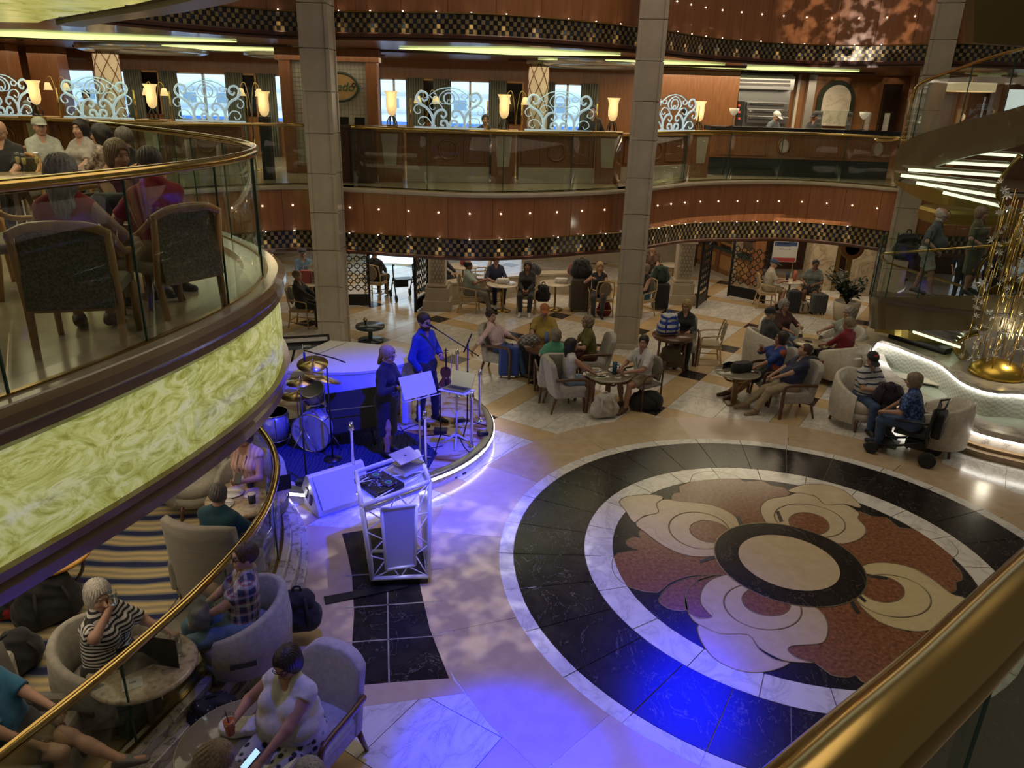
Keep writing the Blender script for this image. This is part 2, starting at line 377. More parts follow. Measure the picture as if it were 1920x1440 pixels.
for i in range(-8, 7):
    for j in range(-7, 7):
        lat_rect(i, j, -W_, W_, -W_, W_, m_black, 0.0, 'diamond_inset')
        lat_rect(i, j, W_, S_ - W_, -W_, W_, m_ochre, 0.0, 'band_slab')
        lat_rect(i, j, -W_, W_, W_, S_ - W_, m_ochre, 0.0, 'band_slab')
        h = (S_ - 2 * W_) / 2
        for a in (0, 1):
            for b in (0, 1): lat_rect(i, j, W_ + a * h, W_ + a * h + h, W_ + b * h, W_ + b * h + h, m_white, 0.0, 'marble_tile')
def ring(r0, r1, n, mats, z, name, a_off=0.0, c=CC, gap=.006):
    for k in range(n):
        a0 = a_off + 2 * PI * k / n; a1 = a_off + 2 * PI * (k + 1) / n; m = max(3, int(48 / n)); g = gap / r1
        A = np.linspace(a0 + g, a1 - g, m + 1)
        poly = [(c.x + r1 * math.cos(a), c.y + r1 * math.sin(a)) for a in A] + [(c.x + r0 * math.cos(a), c.y + r0 * math.sin(a)) for a in A[::-1]]
        tile(poly, mats[k % len(mats)], z, name=name)
ring(3.515, 4.42, 14, [m_beige, m_beige, m_pink], .003, 'border_slab', .35)
ring(3.345, 3.515, 30, [m_whiteb], .004, 'white_border_piece')
ring(2.475, 3.338, 30, [m_black], .004, 'black_marble_slab')
ring(2.125, 2.470, 22, [m_whiteb], .004, 'white_border_piece')
disc = lambda r, n=48, c=(0, 0), sx=1, sy=1, rot=0: [(c[0] + math.cos(rot) * r * sx * math.cos(a) - math.sin(rot) * r * sy * math.sin(a), c[1] + math.sin(rot) * r * sx * math.cos(a) + math.cos(rot) * r * sy * math.sin(a)) for a in np.linspace(0, 2 * PI, n, endpoint=False)]
tile([(CC.x + x, CC.y + y) for x, y in disc(2.12, 64)], m_black, .002, name='medallion_ground')
# medallion: cream shells and red leaves, surveyed piece by piece from the photograph
m_line = M('bronze_inlay', (.30, .24, .15), .3, .8)
def zp(l): return [tuple(P(900 + .8031 * x, 780 + .8031 * y)[:2]) for x, y in l]
def piece(l, mat, z, name, n=3):
    o = spline(zp(l), n, True); tile(o, mat, z, name=name)
    MB().tube([(x, y, z) for x, y in o], .007, 4, closed=True, flat=.35).build('inlay_strip', m_line, fl)
def zell(cx, cy, rx, ry, rot=.18): return [(cx + rx * math.cos(q) * math.cos(rot) - ry * math.sin(q) * math.sin(rot), cy + rx * math.cos(q) * math.sin(rot) + ry * math.sin(q) * math.cos(rot)) for q in np.linspace(0, 2 * PI, 14, endpoint=False)]
for l in ([(600, 262), (572, 240), (530, 212), (470, 204), (446, 196), (452, 180), (466, 178), (464, 164), (490, 154), (497, 138), (525, 130), (562, 131), (598, 141), (618, 153), (655, 150), (680, 162), (705, 166), (724, 178), (715, 188), (675, 194), (655, 212), (660, 236), (690, 256), (650, 262)],
          [(830, 300), (870, 295), (896, 281), (900, 261), (882, 240), (866, 229), (885, 223), (915, 235), (950, 238), (978, 261), (1030, 265), (1082, 281), (1115, 311), (1112, 326), (1100, 338), (1122, 362), (1125, 384), (1111, 389), (1112, 406), (1098, 414), (1072, 404), (1050, 384), (1010, 356), (950, 343), (905, 346), (880, 352), (850, 325)],
          [(600, 372), (560, 332), (500, 322), (440, 300), (412, 280), (409, 265), (386, 260), (370, 271), (374, 286), (360, 282), (341, 291), (347, 306), (370, 314), (322, 320), (308, 342), (315, 372), (350, 401), (414, 413), (440, 392), (490, 374), (560, 370)],
          [(560, 371), (490, 378), (440, 398), (418, 428), (425, 442), (450, 453), (486, 453), (480, 420), (500, 390)], [(560, 371), (512, 382), (482, 410), (478, 440), (486, 459), (512, 473), (541, 469), (540, 455), (514, 430), (524, 394)],
          [(745, 432), (860, 428), (886, 442), (930, 480), (1000, 505), (1045, 507), (965, 590), (905, 627), (878, 606), (860, 611), (820, 605), (783, 577), (748, 572), (720, 552), (724, 538), (760, 535), (800, 530), (812, 505), (808, 475), (785, 448)]):
    piece(l, m_red, .0032, 'leaf_lobe', 2)
for l, mt in (([(325, 201), (345, 188), (400, 184), (428, 191), (412, 206), (416, 226), (382, 234), (360, 250), (340, 222)], m_cream), ([(416, 226), (412, 206), (430, 195), (470, 200), (540, 208), (588, 229), (606, 252), (590, 275), (585, 305), (566, 322), (530, 329), (480, 325), (430, 305), (385, 272), (363, 252), (384, 235)], m_cream),
              ([(718, 176), (760, 160), (812, 162), (850, 175), (884, 204), (886, 215), (850, 206), (806, 208), (780, 186)], m_cream), ([(655, 214), (674, 195), (715, 188), (745, 180), (785, 190), (806, 208), (850, 207), (884, 226), (882, 240), (900, 261), (895, 281), (868, 295), (835, 299), (770, 285), (690, 268), (662, 240)], m_cream),
              ([(870, 365), (905, 346), (950, 343), (1010, 356), (1062, 387), (1100, 416), (1128, 424), (1133, 438), (1092, 462), (1080, 486), (1040, 503), (990, 500), (930, 480), (886, 442), (868, 415), (862, 390)], m_creamy),
              ([(510, 488), (560, 509), (626, 512), (652, 546), (690, 570), (722, 577), (690, 593), (640, 600), (590, 590), (545, 565), (515, 525)], m_cream), ([(605, 372), (550, 378), (522, 400), (514, 434), (532, 460), (541, 470), (510, 474), (487, 460), (494, 474), (512, 488), (560, 508), (626, 511), (650, 540), (690, 563), (722, 574), (784, 577), (745, 568), (720, 550), (726, 538), (760, 535), (800, 530), (812, 505), (808, 475), (785, 448), (745, 430), (680, 415)], m_cream)):
    piece(l, mt, .0048, 'shell_piece', 3)
for cx, cy, rx, ry, rx2, ry2, dx, dy in ((513, 268, 73, 42, 48, 25, 24, 3), (770, 245, 84, 37, 48, 25, -2, 7), (962, 421, 92, 48, 53, 30, -24, -16), (660, 446, 92, 52, 57, 32, 8, -11)):
    o = zp(zell(cx, cy, rx, ry)); MB().tube([(x, y, .005) for x, y in spline(o, 3, True)], .010, 4, closed=True, flat=.35).build('inlay_strip', m_line, fl)
    piece(zell(cx + dx, cy + dy, rx2, ry2), m_red, .0062, 'eye_piece', 3)
for l in ([(597, 236), (605, 234), (616, 257), (607, 260)], [(513, 338), (566, 322), (568, 328), (515, 344)], [(691, 224), (698, 222), (708, 246), (700, 250)], [(896, 368), (952, 378), (950, 384), (895, 375)], [(855, 424), (863, 420), (888, 460), (879, 463)], [(872, 414), (878, 410), (902, 432), (898, 437)]):
    tile(zp(l), black, .0075, name='dark_strip')
tile([(CC.x + x, CC.y + y) for x, y in disc(.885, 48)], m_line, .0085, name='inlay_strip')
tile([(CC.x + x, CC.y + y) for x, y in disc(.87, 48)], m_black, .0088, name='medallion_collar')
tile([(CC.x + x, CC.y + y) for x, y in disc(.585, 48)], m_cream, .0095, name='medallion_center')
# dark inset and beige borders in front of the lounge kerb
def pp(l, z=0): return [tuple(P(x, y, z)[:2]) for x, y in l]
tile(pp([(575, 985), (660, 990), (860, 940), (905, 960), (800, 1120), (850, 1275), (872, 1300), (640, 1330), (560, 1330), (500, 1300)]), m_beige, .0015, name='border_slab')
dk = pp([(641, 1001), (740, 985), (765, 1010), (780, 1060), (790, 1110), (806, 1180), (842, 1272), (742, 1279), (652, 1287), (660, 1210), (664, 1150), (660, 1080), (652, 1040)])
tile(dk, m_black, .0028, name='black_inset_slab')
for y in (1080, 1140, 1205): tile(pp([(648, y - 1), (830, y - 14), (830, y - 12), (648, y + 1)]), m_grout, .0032, name='joint_line')
tile(pp([(723, 990), (726, 990), (731, 1281), (728, 1281)]), m_grout, .0032, name='joint_line')
# ------------------------------------------------------------------ columns
def column(x, y, zt, rz, w, n0):
    e = bpy.data.objects.new('column', None); COL.objects.link(e); e.location = (x, y, 0); e.rotation_euler[2] = rz; struct(e)
    H = .742
    blk = MB().box((0, 0, 0), (w, w, H - .012)).mesh('stone_block', stone_col); core = MB().box((0, 0, zt / 2), (w - .03, w - .03, zt)).build('core', m_grout, e)
    fil = MB()
    for sx in (-1, 1):
        for sy in (-1, 1): fil.box((sx * (w / 2 - .01), sy * (w / 2 - .01), 0), (.07, .07, H - .02))
    film = fil.mesh('corner_fillet', stone_col)
    k = 0; z = 0
    while z < zt:
        ob('stone_block', blk, e, bev=.006, loc=(0, 0, z + H / 2)); ob('corner_fillet', film, e, loc=(0, 0, z + H / 2)); z += H
    MB().box((0, 0, .06), (w + .1, w + .1, .12)).build('plinth', stone_col, e, bev=.01)
    return e
c1 = PY(626, 600, 15.15); column(c1.x, 15.15, 8.6, 0, .5, 0)
c2 = P(1172, 648); column(c2.x, c2.y, 8.9, -.12, .5, 0)
c3 = PY(1702, 375, 18.7); column(c3.x, 18.7, 9.4, -.35, .5, 0)
# ------------------------------------------------------------------ deck slabs and fascias
slab = [(-19, 2.0)] + [(x, y) for x, y in CURVE_C] + [(x, y) for x, y in CURVE_E[1:]] + [(15, 27), (-19, 27)]
gfl = MP('gallery_marble', [(.3, (.27, .22, .15)), (.7, (.38, .32, .23))], nscale=2.2, detail=6, rough=.18)
struct(MB().prism(slab, Z6 - .02, Z6).build('floor_gallery', gfl))
sl7 = [(-19, 9.6), (-12, 9.6)] + [(x, y) for x, y in CURVE_E] + [(15, 27), (-19, 27)]
ceil_m = MP('ceiling_wood', [(.3, (.10, .038, .016)), (.7, (.16, .062, .026))], scale=(1, 8, 1), nscale=2, rough=.3, coat=.4)
soff = M('soffit_wood', (.085, .03, .018), .3, coat=.3)
cpl = M('cream_plaster', (.45, .36, .26), .7)
def tri(v, xs, ys): return float(np.interp(v, xs, ys))
def fascia(name, path, zf, label):
    """zf(x) -> top, panel bottom, tile bottom, board bottom, light height"""
    e = bpy.data.objects.new(name, None); COL.objects.link(e); struct(e); e['label'] = label
    lip = MB(); N = len(path)
    pz = [(p[0], p[1], zf(p[0])[0]) for p in path]
    lip.sweep(pz, [(-.35, 0.0), (.10, 0.0), (.12, -.03), (.12, -.07), (.06, -.09), (-.35, -.09)]).build('marble_lip', stone_col, e)
    step = 4
    for i in range(0, N - 1, step):
        seg = path[i:i + step + 1]
        if len(seg) < 2: continue
        b = MB(); off = .05; V = []
        for q, (x, y) in enumerate(offset(path, off)[i:i + step + 1]):
            t, pb, tb, bb, lh = zf(path[i + q][0]); V.append((x, y, t - .09, pb))
        V2 = [(x, y) for x, y in offset(path, off - .04)[i:i + step + 1]]
        vs = []; fs = []
        for q, (x, y, a, bz) in enumerate(V):
            if q == 0: x, y = x + (V[1][0] - x) * .02, y + (V[1][1] - y) * .02
            if q == len(V) - 1: x, y = x + (V[-2][0] - x) * .02, y + (V[-2][1] - y) * .02
            vs += [(x, y, a), (x, y, bz), (V2[q][0], V2[q][1], bz), (V2[q][0], V2[q][1], a)]
        for q in range(len(V) - 1):
            for k in range(4): fs.append((q * 4 + k, q * 4 + (k + 1) % 4, q * 4 + 4 + (k + 1) % 4, q * 4 + 4 + k))
        fs += [(3, 2, 1, 0), tuple((len(V) - 1) * 4 + k for k in range(4))]
        b.add(vs, fs).build('veneer_panel', wood, e)
    back = MB(); o0 = offset(path, .0)
    vs = []; fs = []
    for q, (x, y) in enumerate(o0):
        t, pb, tb, bb, lh = zf(path[q][0]); vs += [(x, y, t - .05), (x, y, bb)]
    for q in range(N - 1): fs.append((q * 2, q * 2 + 1, q * 2 + 3, q * 2 + 2))
    back.add(vs, fs).build('backing_board', soff, e)
    # brass bead, chequered glass tiles, soffit board
    MB().sweep([(x, y, zf(x)[1]) for x, y in path], [(.06, 0), (.075, -.01), (.06, -.025), (0, -.025), (0, 0)]).build('bead', brass_d, e)
    tl = MB(); rows = 4; fine = resample(path, .075); fo = offset(fine, .02); fo2 = offset(fine, .012)
    for q in range(len(fine) - 1):
        t, pb, tb, bb, lh = zf(fine[q][0]); hh = (pb - .03 - tb) / rows
        for r in range(rows):
            z1 = pb - .03 - r * hh; z0 = z1 - hh; d = (q + r) % 2; a = fo[q] if d else fo2[q]; b_ = fo[q + 1] if d else fo2[q + 1]; g = .004
            ax, ay = a[0] + (b_[0] - a[0]) * .05, a[1] + (b_[1] - a[1]) * .05; bx, by = a[0] + (b_[0] - a[0]) * .95, a[1] + (b_[1] - a[1]) * .95
            tl.add([(ax, ay, z0 + g), (bx, by, z0 + g), (bx, by, z1 - g), (ax, ay, z1 - g)], [(0, 1, 2, 3)], 0 if d else (1 if random.random() < .75 else 2))
    o = tl.build('checker_tiles', [t_gold, t_black, t_blue], e); o['kind'] = 'stuff'
    MB().sweep([(x, y, zf(x)[2]) for x, y in path], [(.05, 0), (.06, -.02), (.05, -.075), (-.5, -.075), (-.5, 0)]).build('soffit_board', soff, e)
    return e
t_gold = MP('gold_glass_tile', [(.35, (.20, .15, .065)), (.65, (.40, .31, .15))], nscale=9, rough=.3, metal=.35)
t_black = M('black_glass_tile', (.012, .011, .013), .2); t_blue = M('navy_glass_tile', (.02, .03, .06), .2)
def zf6(x):
    k = min(1, max(0, (x - 1.5) / 4.5))
    return (Z6, 2.50 - .13 * k, 2.13 - .20 * k, 2.05 - .22 * k, 3.0 - .12 * k)
def zf7(x): return (Z7 + .85, 6.62, 6.26, 6.16, 7.2)
f6 = fascia('trim_1', CURVE_E, zf6, 'curved cherry veneer fascia with chequered tile band below the gallery edge')
f7 = fascia('trim_2', CURVE_E, zf7, 'curved cherry veneer fascia with chequered tile band at the top of the picture')
def fascia_lights(e, path, zf, step, rec, spots):
    pts = resample(path, step); dome = MB().lathe([(0, .008), (.008, .007), (.0125, 0)], 8).mesh('point_light', bulb)
    for (x, y), (ox, oy) in zip(pts, offset(pts, .055)):
        if x > 9.3: continue
        t, pb, tb, bb, lh = zf(x)
        o = ob('point_light', dome, e, loc=(ox, oy, lh)); tx = (ox - x, oy - y); o.rotation_euler = Vector((tx[0], tx[1], 0)).to_track_quat('Z', 'Y').to_euler()
    for q, ((x, y), (ox, oy)) in enumerate(zip(resample(path, rec), offset(resample(path, rec), .14))):
        px = proj(ox, oy, zf(x)[1])
        if not spots or x > 9.0 or px[0] < 480: continue
        t, pb, tb, bb, lh = zf(x)
        o = ob('tile_downlight', dome, e, loc=(ox, oy, pb + .0))
        o.rotation_euler = (PI, 0, 0)
        l = lamp('tile_downlight_beam', 'SPOT', (ox, oy, pb - .03), 9.0, (1.0, .78, .45), aim=(x + (ox - x) * .12, y + (oy - y) * .12, tb), angle=40, blend=.6, radius=.01)
fascia_lights(f6, CURVE_E, zf6, .62, .62, True)
fascia_lights(f7, CURVE_E, zf7, .62, .62, True)
# ceilings
struct(MB().prism(slab, 2.62, 2.66).build('ceiling_cafe', cpl))
cg = struct(MB().prism(sl7, 6.12, 6.2).build('ceiling_gallery', ceil_m))
for (x0, x1, y0, y1, z) in ((-13.0, -5.8, 15.6, 17.4, 6.11), (-10.5, -4.2, 18.6, 20.2, 6.11), (-2.6, 2.1, 16.3, 18.2, 6.11), (.4, 5.0, 19.2, 20.6, 6.11), (4.2, 8.9, 20.6, 22.0, 6.11)):
    pl = [(x0, (y0 + y1) / 2), ((x0 + x1) / 2, y0), (x1, (y0 + y1) / 2 + .1), ((x0 + x1) / 2, y1)]
    MB().prism(pl, z - .02, z).build('cove_light', cove, cg)
    for dy in ((y1 - y0) / 2 + .25,): MB().box(((x0 + x1) / 2, (y0 + y1) / 2 + dy, z - .01), (x1 - x0 + 1.5, .22, .05)).build('beam', wood_dk, cg)
for (x, y, r) in ((-9.3, 20.0, 1.5), (-5.9, 20.6, 1.1), (1.8, 20.8, 1.4)):
    MB().lathe([(r, 0), (r, -.10), (r - .12, -.14), (r - .18, -.06), (r - .18, 0)], 40, c=(x, y, 6.12), cap=False).build('ceiling_ring', M('silver_ring', (.6, .62, .66), .25, .8), cg)
# deck 7 balcony above the lounge at the top left: lime backlit soffit panels with stone edge
b7 = bpy.data.objects.new('ceiling_balcony', None); COL.objects.link(b7); struct(b7)
lime = MP('lime_onyx_soffit', [(.3, (.35, .36, .06)), (.5, (.62, .62, .17)), (.7, (.75, .72, .30))], scale=(1, .3, 1), nscale=3, detail=5, dist=1.5, rough=.3, emit=.55)
stone_g = MP('grey_stone_edge', [(.3, (.30, .27, .25)), (.7, (.40, .36, .33))], nscale=3, rough=.4)
c7 = [p for p in CURVE_C if p[1] > 5]
MB().prism([(-18, 5)] + c7 + [(-18, 13)], 6.10, 6.16).build('soffit_board', wood_dk, b7)
MB().sweep([(x, y, 6.04) for x, y in c7], [(.12, 0), (.12, .5), (-.25, .5), (-.25, 0)]).build('stone_edge', stone_g, b7)
for k in range(7):
    a = .18 + k * .9
    inn = offset(c7, -.5); q = [p for p in inn if p[1] > 5.5]
    i0 = int(len(q) * k / 7); i1 = int(len(q) * (k + 1) / 7) - 1
    seg = q[i0:i1 + 1]
    if len(seg) < 2: continue
    far = [(x - 4.2 + .12 * (k - 3), y + .4) for x, y in seg][::-1]
    MB().prism(seg + far, 6.06, 6.10).build('onyx_panel', lime, b7)
# ------------------------------------------------------------------ gallery: back wall, windows, curtains
wb = bpy.data.objects.new('wall_back', None); COL.objects.link(wb); struct(wb)
YB = 23.0
def boxw(x0, x1, z0, z1, mat, name, y=YB, d=.2, parent=wb, bev=0): return MB().box(((x0 + x1) / 2, y, (z0 + z1) / 2), (x1 - x0, d, z1 - z0)).build(name, mat, parent, bev=bev)
wins = [(120, 255), (335, 440), (515, 560), (708, 772), (838, 925), (1030, 1095)]
wx = [(PY(a, 200, YB).x, PY(b, 200, YB).x) for a, b in wins]
ZS, ZT = 4.35, 5.62
boxw(-19, 6.2, Z6, ZS, wood_md, 'wainscot'); boxw(-19, 6.2, ZT, 6.15, wood_md, 'frieze')
xs = [-19] + [v for ab in wx for v in ab] + [6.2]
for k in range(0, len(xs) - 1, 2): boxw(xs[k], xs[k + 1], ZS, ZT, wood_md, 'wall_panel')
curt = MP('green_grey_curtain', [(.3, (.10, .11, .085)), (.7, (.22, .22, .17))], scale=(30, 1, .3), nscale=1.5, rough=.8)
wpane = glass('window_glass', (.9, .96, 1.0), .5)
for k, (a, b) in enumerate(wx):
    w = struct(bpy.data.objects.new('window_%d' % (k + 1), None)); COL.objects.link(w)
    boxw(a, b, ZS, ZT, wpane, 'pane', YB, .02, w)
    fr = MB()
    for x in (a, b, (a + b) / 2): fr.box((x, YB - .02, (ZS + ZT) / 2), (.06, .08, ZT - ZS))
    for z in (ZS, ZT): fr.box(((a + b) / 2, YB - .02, z), (b - a, .08, .06))
    fr.build('window_frame', white_p, w)
    for s, x in ((0, a - .12), (1, b + .12)):
        cu = MB(); n = 24; pts = [(x - .25 + .5 * i / n, YB - .22 + .035 * math.sin(i * 1.9)) for i in range(n + 1)]
        cu.sweep(pts, [(0, Z6 + .01), (0, ZT + .03), (.012, ZT + .03), (.012, Z6 + .01)], smooth=True)
        tag(cu.build('curtain', curt), 'pleated green grey curtain at the %s of %s' % (('left side', 'right side')[s], ['the leftmost window', 'the second window from the left', 'the narrow window by the tiled wall', 'the window right of the oval sign', 'the wide middle window', 'the window right of the lattice pillar'][k]), 'curtain', 'curtains at the gallery windows')
# dark mirrors between the windows
mir = M('dark_mirror', (.05, .045, .04), .08, .9)
for k, (x0, x1) in enumerate(((262, 304), (443, 483), (785, 821), (944, 980))):
    a, b = PY(x0, 200, YB - .14).x, PY(x1, 200, YB - .14).x
    t = thing('wall_mirror', ['tall dark mirror left of the second window from the left', 'tall dark mirror beside the narrow window by the tiled wall', 'tall dark mirror between the window right of the oval sign and the wide one', 'tall dark mirror right of the wide middle window'][k], 'mirror', ((a + b) / 2, YB - .13, 4.5))
    MB().box((0, 0, .55), (b - a, .03, 1.1)).build('mirror_pane', mir, t)
    f = MB()
    for s in (-1, 1): f.box((s * (b - a) / 2, 0, .55), (.05, .05, 1.15))
    f.box((0, 0, 1.12), (b - a, .05, .05)); f.build('frame', wood_lt, t)
# neighbouring white ship outside the windows, lit by the day
shp = thing('neighbouring_ship', 'white neighbouring ship with blue stripe seen through the gallery windows', 'ship', (0, 31, 0))
shw = M('ship_white', (.85, .87, .9), .5)
MB().box((-2, 1, 6), (60, .4, 14)).build('hull', shw, shp)
MB().box((-2, .75, 3.75), (60, .1, .9)).build('blue_stripe', M('ship_blue', (.08, .22, .62), .5), shp)
for z in (4.6, 5.25, 6.1): MB().box((-2, .7, z), (60, .25, .07)).build('deck_edge', M('ship_grey', (.55, .6, .66), .5), shp)
pw = MB().box((0, 0, 0), (.5, .06, .35)).mesh('ship_window', M('ship_glass', (.25, .32, .4), .1))
for k in range(34): ob('ship_window', pw, shp, loc=(-24 + k * 1.35, .78, 4.9))
lamp('daylight_outside', 'AREA', (-2, 26.6, 5.0), 3000, (.72, .86, 1.0), aim=(-2, 32, 4.0), size=40, size_y=8)
# left side wall of the gallery (dark wood) and its niche
struct(MB().box((-19, 14.5, 4.8), (.2, 25, 3)).build('wall_left', wood_md))
for k, (x0, x1, yy) in enumerate(((0, 35, 20.5), (70, 125, 21.5))):
    a, b = PY(x0, 160, yy).x, PY(x1, 160, yy).x
    struct(MB().box(((a + b) / 2, yy, 4.75), (b - a, .5, 2.75)).build('trim_%d' % (20 + k), wood_md, bev=.02))
# lattice painted round pillars
lat_m = MP('lattice_pillar', [(.0, (.22, .10, .04)), (.07, (.22, .10, .04)), (.09, (.62, .52, .36)), (1, (.68, .58, .42))], nscale=1, rough=.5)
def round_pillar(px, Y, r, k):
    x = PY(px, 200, Y).x
    e = struct(bpy.data.objects.new('pillar', None)); COL.objects.link(e); e.location = (x, Y, Z6)
    MB().lathe([(r, 0), (r, 2.72)], 28).build('shaft', M('pillar_cream', (.62, .52, .36), .5), e)
    strip = MB()
    for s in (-1, 1):
        for q in range(6):
            strip.tube([(r * 1.005 * math.cos(a * s + q * PI / 3), r * 1.005 * math.sin(a * s + q * PI / 3), .1 + a / (2 * PI) * 3.4) for a in np.linspace(0, 1.48 * PI, 30)], .012, 4)
    strip.build('lattice_strip', M('lattice_brown', (.20, .09, .035), .5), e)
    MB().lathe([(r + .06, 2.62), (r + .06, 2.72)], 28).build('capital', stone_col, e)
    return e
round_pillar(212, 20.6, .30, 0); round_pillar(1008, 20.6, .26, 1)
# ------------------------------------------------------------------ near balcony
onyx = MP('backlit_onyx', [(.30, (.27, .26, .04)), (.42, (.46, .48, .11)), (.52, (.62, .65, .22)), (.62, (.76, .77, .40)), (.74, (.50, .46, .14))], scale=(1.5, .9, 2.0), nscale=2.4, detail=10, dist=3.2, rough=.25, emit=.44, rough_n=.66)
mould = MP('bronze_brown_moulding', [(.3, (.17, .105, .05)), (.7, (.22, .14, .07))], nscale=2, rough=.25, coat=.5)
nb = struct(bpy.data.objects.new('trim_3', None)); COL.objects.link(nb); nb['label'] = 'curved balcony front of backlit green onyx panels between brown mouldings'
cc = [(x, y) for x, y in CURVE_C]
MB().sweep([(x, y, Z6) for x, y in cc], [(-.22, 0), (-.22, .05), (.12, .05), (.14, .03), (.14, 0)]).build('marble_ledge', MP('ledge_marble', [(.3, (.34, .28, .21)), (.7, (.44, .37, .28))], nscale=3, rough=.14), nb)
MB().sweep([(x, y, Z6) for x, y in cc], [(.13, .04), (.19, .01), (.2, -.05), (.17, -.09), (.17, -.15), (.12, -.2), (0, -.2), (0, .04)], smooth=False).build('top_moulding', mould, nb)
for k in range(0, len(cc) - 1, 8):
    seg = cc[k:k + 9]
    if len(seg) > 1: MB().sweep([(x, y, 0) for x, y in seg], [(.10, 2.50), (.115, 2.85), (.10, 3.22), (.06, 3.22), (.06, 2.50)], smooth=True).build('onyx_panel', onyx, nb)
MB().sweep([(x, y, 0) for x, y in cc], [(.16, 2.5), (.16, 2.44), (.10, 2.40), (.13, 2.36), (.13, 2.28), (.02, 2.22), (-.5, 2.22), (-.5, 2.5)]).build('bottom_moulding', mould, nb)
struct(MB().prism([(-14, 2)] + cc + [(-14, 13)], 2.2, 2.24).build('ceiling_lounge', M('lounge_ceiling', (.12, .07, .04), .5)))
def balustrade(name, label, path, z0, z1, step=9, rail_r=.035, gmat=None, top=0.0, clamps=True):
    t = thing(name, label, 'balustrade')
    MB().tube([(x, y, z1) for x, y in path], rail_r, 12).build('handrail', brass, t)
    for k in range(0, len(path) - 1, step):
        seg = path[k:k + step + 1]
        if len(seg) < 2: continue
        MB().sweep([(x, y, 0) for x, y in seg], [(.006, z0), (.006, z1 - rail_r * .8), (-.006, z1 - rail_r * .8), (-.006, z0)], smooth=True).build('glass_panel', gmat or pane, t)
        x, y = seg[0]; MB().box((x, y, (z0 + z1) / 2), (.014, .014, z1 - z0 - .03)).build('joint', M('glass_edge', (.02, .07, .055), .15), t)
    MB().sweep([(x, y, z0) for x, y in path], [(.02, -.01), (.02, .015), (-.02, .015), (-.02, -.01)]).build('shoe_rail', brass_d, t)
    return t
balustrade('glass_balustrade', 'curved brass railed glass balustrade of the near balcony over the onyx front', cc, Z6 + .05, 4.62, step=5, rail_r=.042, gmat=glass('balcony_glass', (.93, .97, .95), .55))
e1 = [p for p in CURVE_E if p[0] < c1.x - .3]; e2 = [p for p in CURVE_E if c1.x + .3 < p[0] < c2.x - .3]; e3 = [p for p in CURVE_E if c2.x + .35 < p[0] < c3.x - .2]
for e, l in ((e1, 'straight brass railed glass balustrade left of the first stone column'), (e2, 'bowed brass railed glass balustrade between the first two stone columns'), (e3, 'concave brass railed glass balustrade in front of the open kitchen')):
    balustrade('glass_balustrade', l, offset(e, -.03), Z6, 4.56, step=7, rail_r=.032)
# ------------------------------------------------------------------ lounge under the balcony
carpet = MP('wave_carpet', [(.0, (.014, .020, .075)), (.13, (.02, .028, .085)), (.22, (.15, .16, .17)), (.40, (.20, .195, .17)), (.52, (.42, .32, .15)), (.85, (.52, .41, .21)), (1.0, (.30, .26, .17))], scale=(1.0, 1.0, 0), rot=(4.6, -10.4, 0), nscale=.95, detail=2, dist=2.2, kind='rings', rough=.95, bump=.3)
lz = .12
lf = struct(MB().prism([(-12, 2)] + [(x - .35, y) for x, y in cc] + [(-12, 13)], .0, lz).build('floor_lounge', MP('lounge_stone', [(.3, (.34, .28, .2)), (.7, (.44, .37, .27))], nscale=3, rough=.25)))
cp = struct(MB().prism([(-12, 3.6)] + [(x - 1.05 - max(0, (5.2 - y)) * .5, y) for x, y in cc if 3.6 < y < 8.6] + [(-12, 8.8)], lz, lz + .012).build('floor_carpet', carpet))
kb = struct(bpy.data.objects.new('trim_4', None)); COL.objects.link(kb); kb['label'] = 'curved veined marble kerb around the lounge'
kerb_m = MP('kerb_marble', [(0, (.12, .10, .08)), (.06, (.38, .34, .27)), (.3, (.50, .455, .37))], scale=(1, 1, 2), nscale=2.5, detail=7, dist=1.2, kind='vein', rough=.2)
for q, (a, b, z1) in enumerate(((-.16, .02, .30), (.02, .12, .22), (.12, .20, .10))):
    MB().sweep([(x, y, 0) for x, y in cc], [(b, 0), (b, z1), (a, z1), (a, 0)]).build('kerb_step', kerb_m, kb, bev=.01)
balustrade('glass_balustrade', 'curved brass railed glass balustrade around the lower lounge', offset(cc, -.08), .30, 1.14, step=6, rail_r=.042)
# ------------------------------------------------------------------ stage
SCN = Vector((-2.55, 11.0, 0)); SR = 2.28; ZST = .20
st = struct(bpy.data.objects.new('floor_stage', None)); COL.objects.link(st)
stm = MP('stage_floor', [(.36, (.16, .065, .02)), (.44, (.34, .19, .09)), (.50, (.52, .45, .40)), (.8, (.60, .55, .52))], scale=(1, 2.2, 1), rot=(0, 0, .4), nscale=1.6, detail=4, dist=1.2, rough=.3, coord='Object')  # brown patches paint an orange shadow over the whitish marble
MB().lathe([(0, 0), (SR - .1, 0), (SR - .1, ZST), (0, ZST)], 64, c=SCN).build('stage_body', m_whiteb, st)
MB().prism([(SCN.x + (SR - .11) * math.cos(a), SCN.y + (SR - .11) * math.sin(a)) for a in np.linspace(0, 2 * PI, 64, endpoint=False)], ZST - .01, ZST + .004).build('stage_top', stm, st)
MB().lathe([(SR - .12, ZST - .08), (SR, ZST - .08), (SR, ZST), (SR - .03, ZST + .02), (SR - .12, ZST + .02)], 80, c=SCN, cap=False).build('stage_lip', steel, st)
MB().lathe([(SR - .01, ZST - .055), (SR + .012, ZST - .055), (SR + .012, ZST - .02), (SR - .01, ZST - .02)], 80, c=SCN, cap=False).build('light_strip', led, st)
MB().lathe([(SR - .03, 0), (SR - .03, ZST - .08)], 80, c=SCN, cap=False).build('riser', m_whiteb, st)
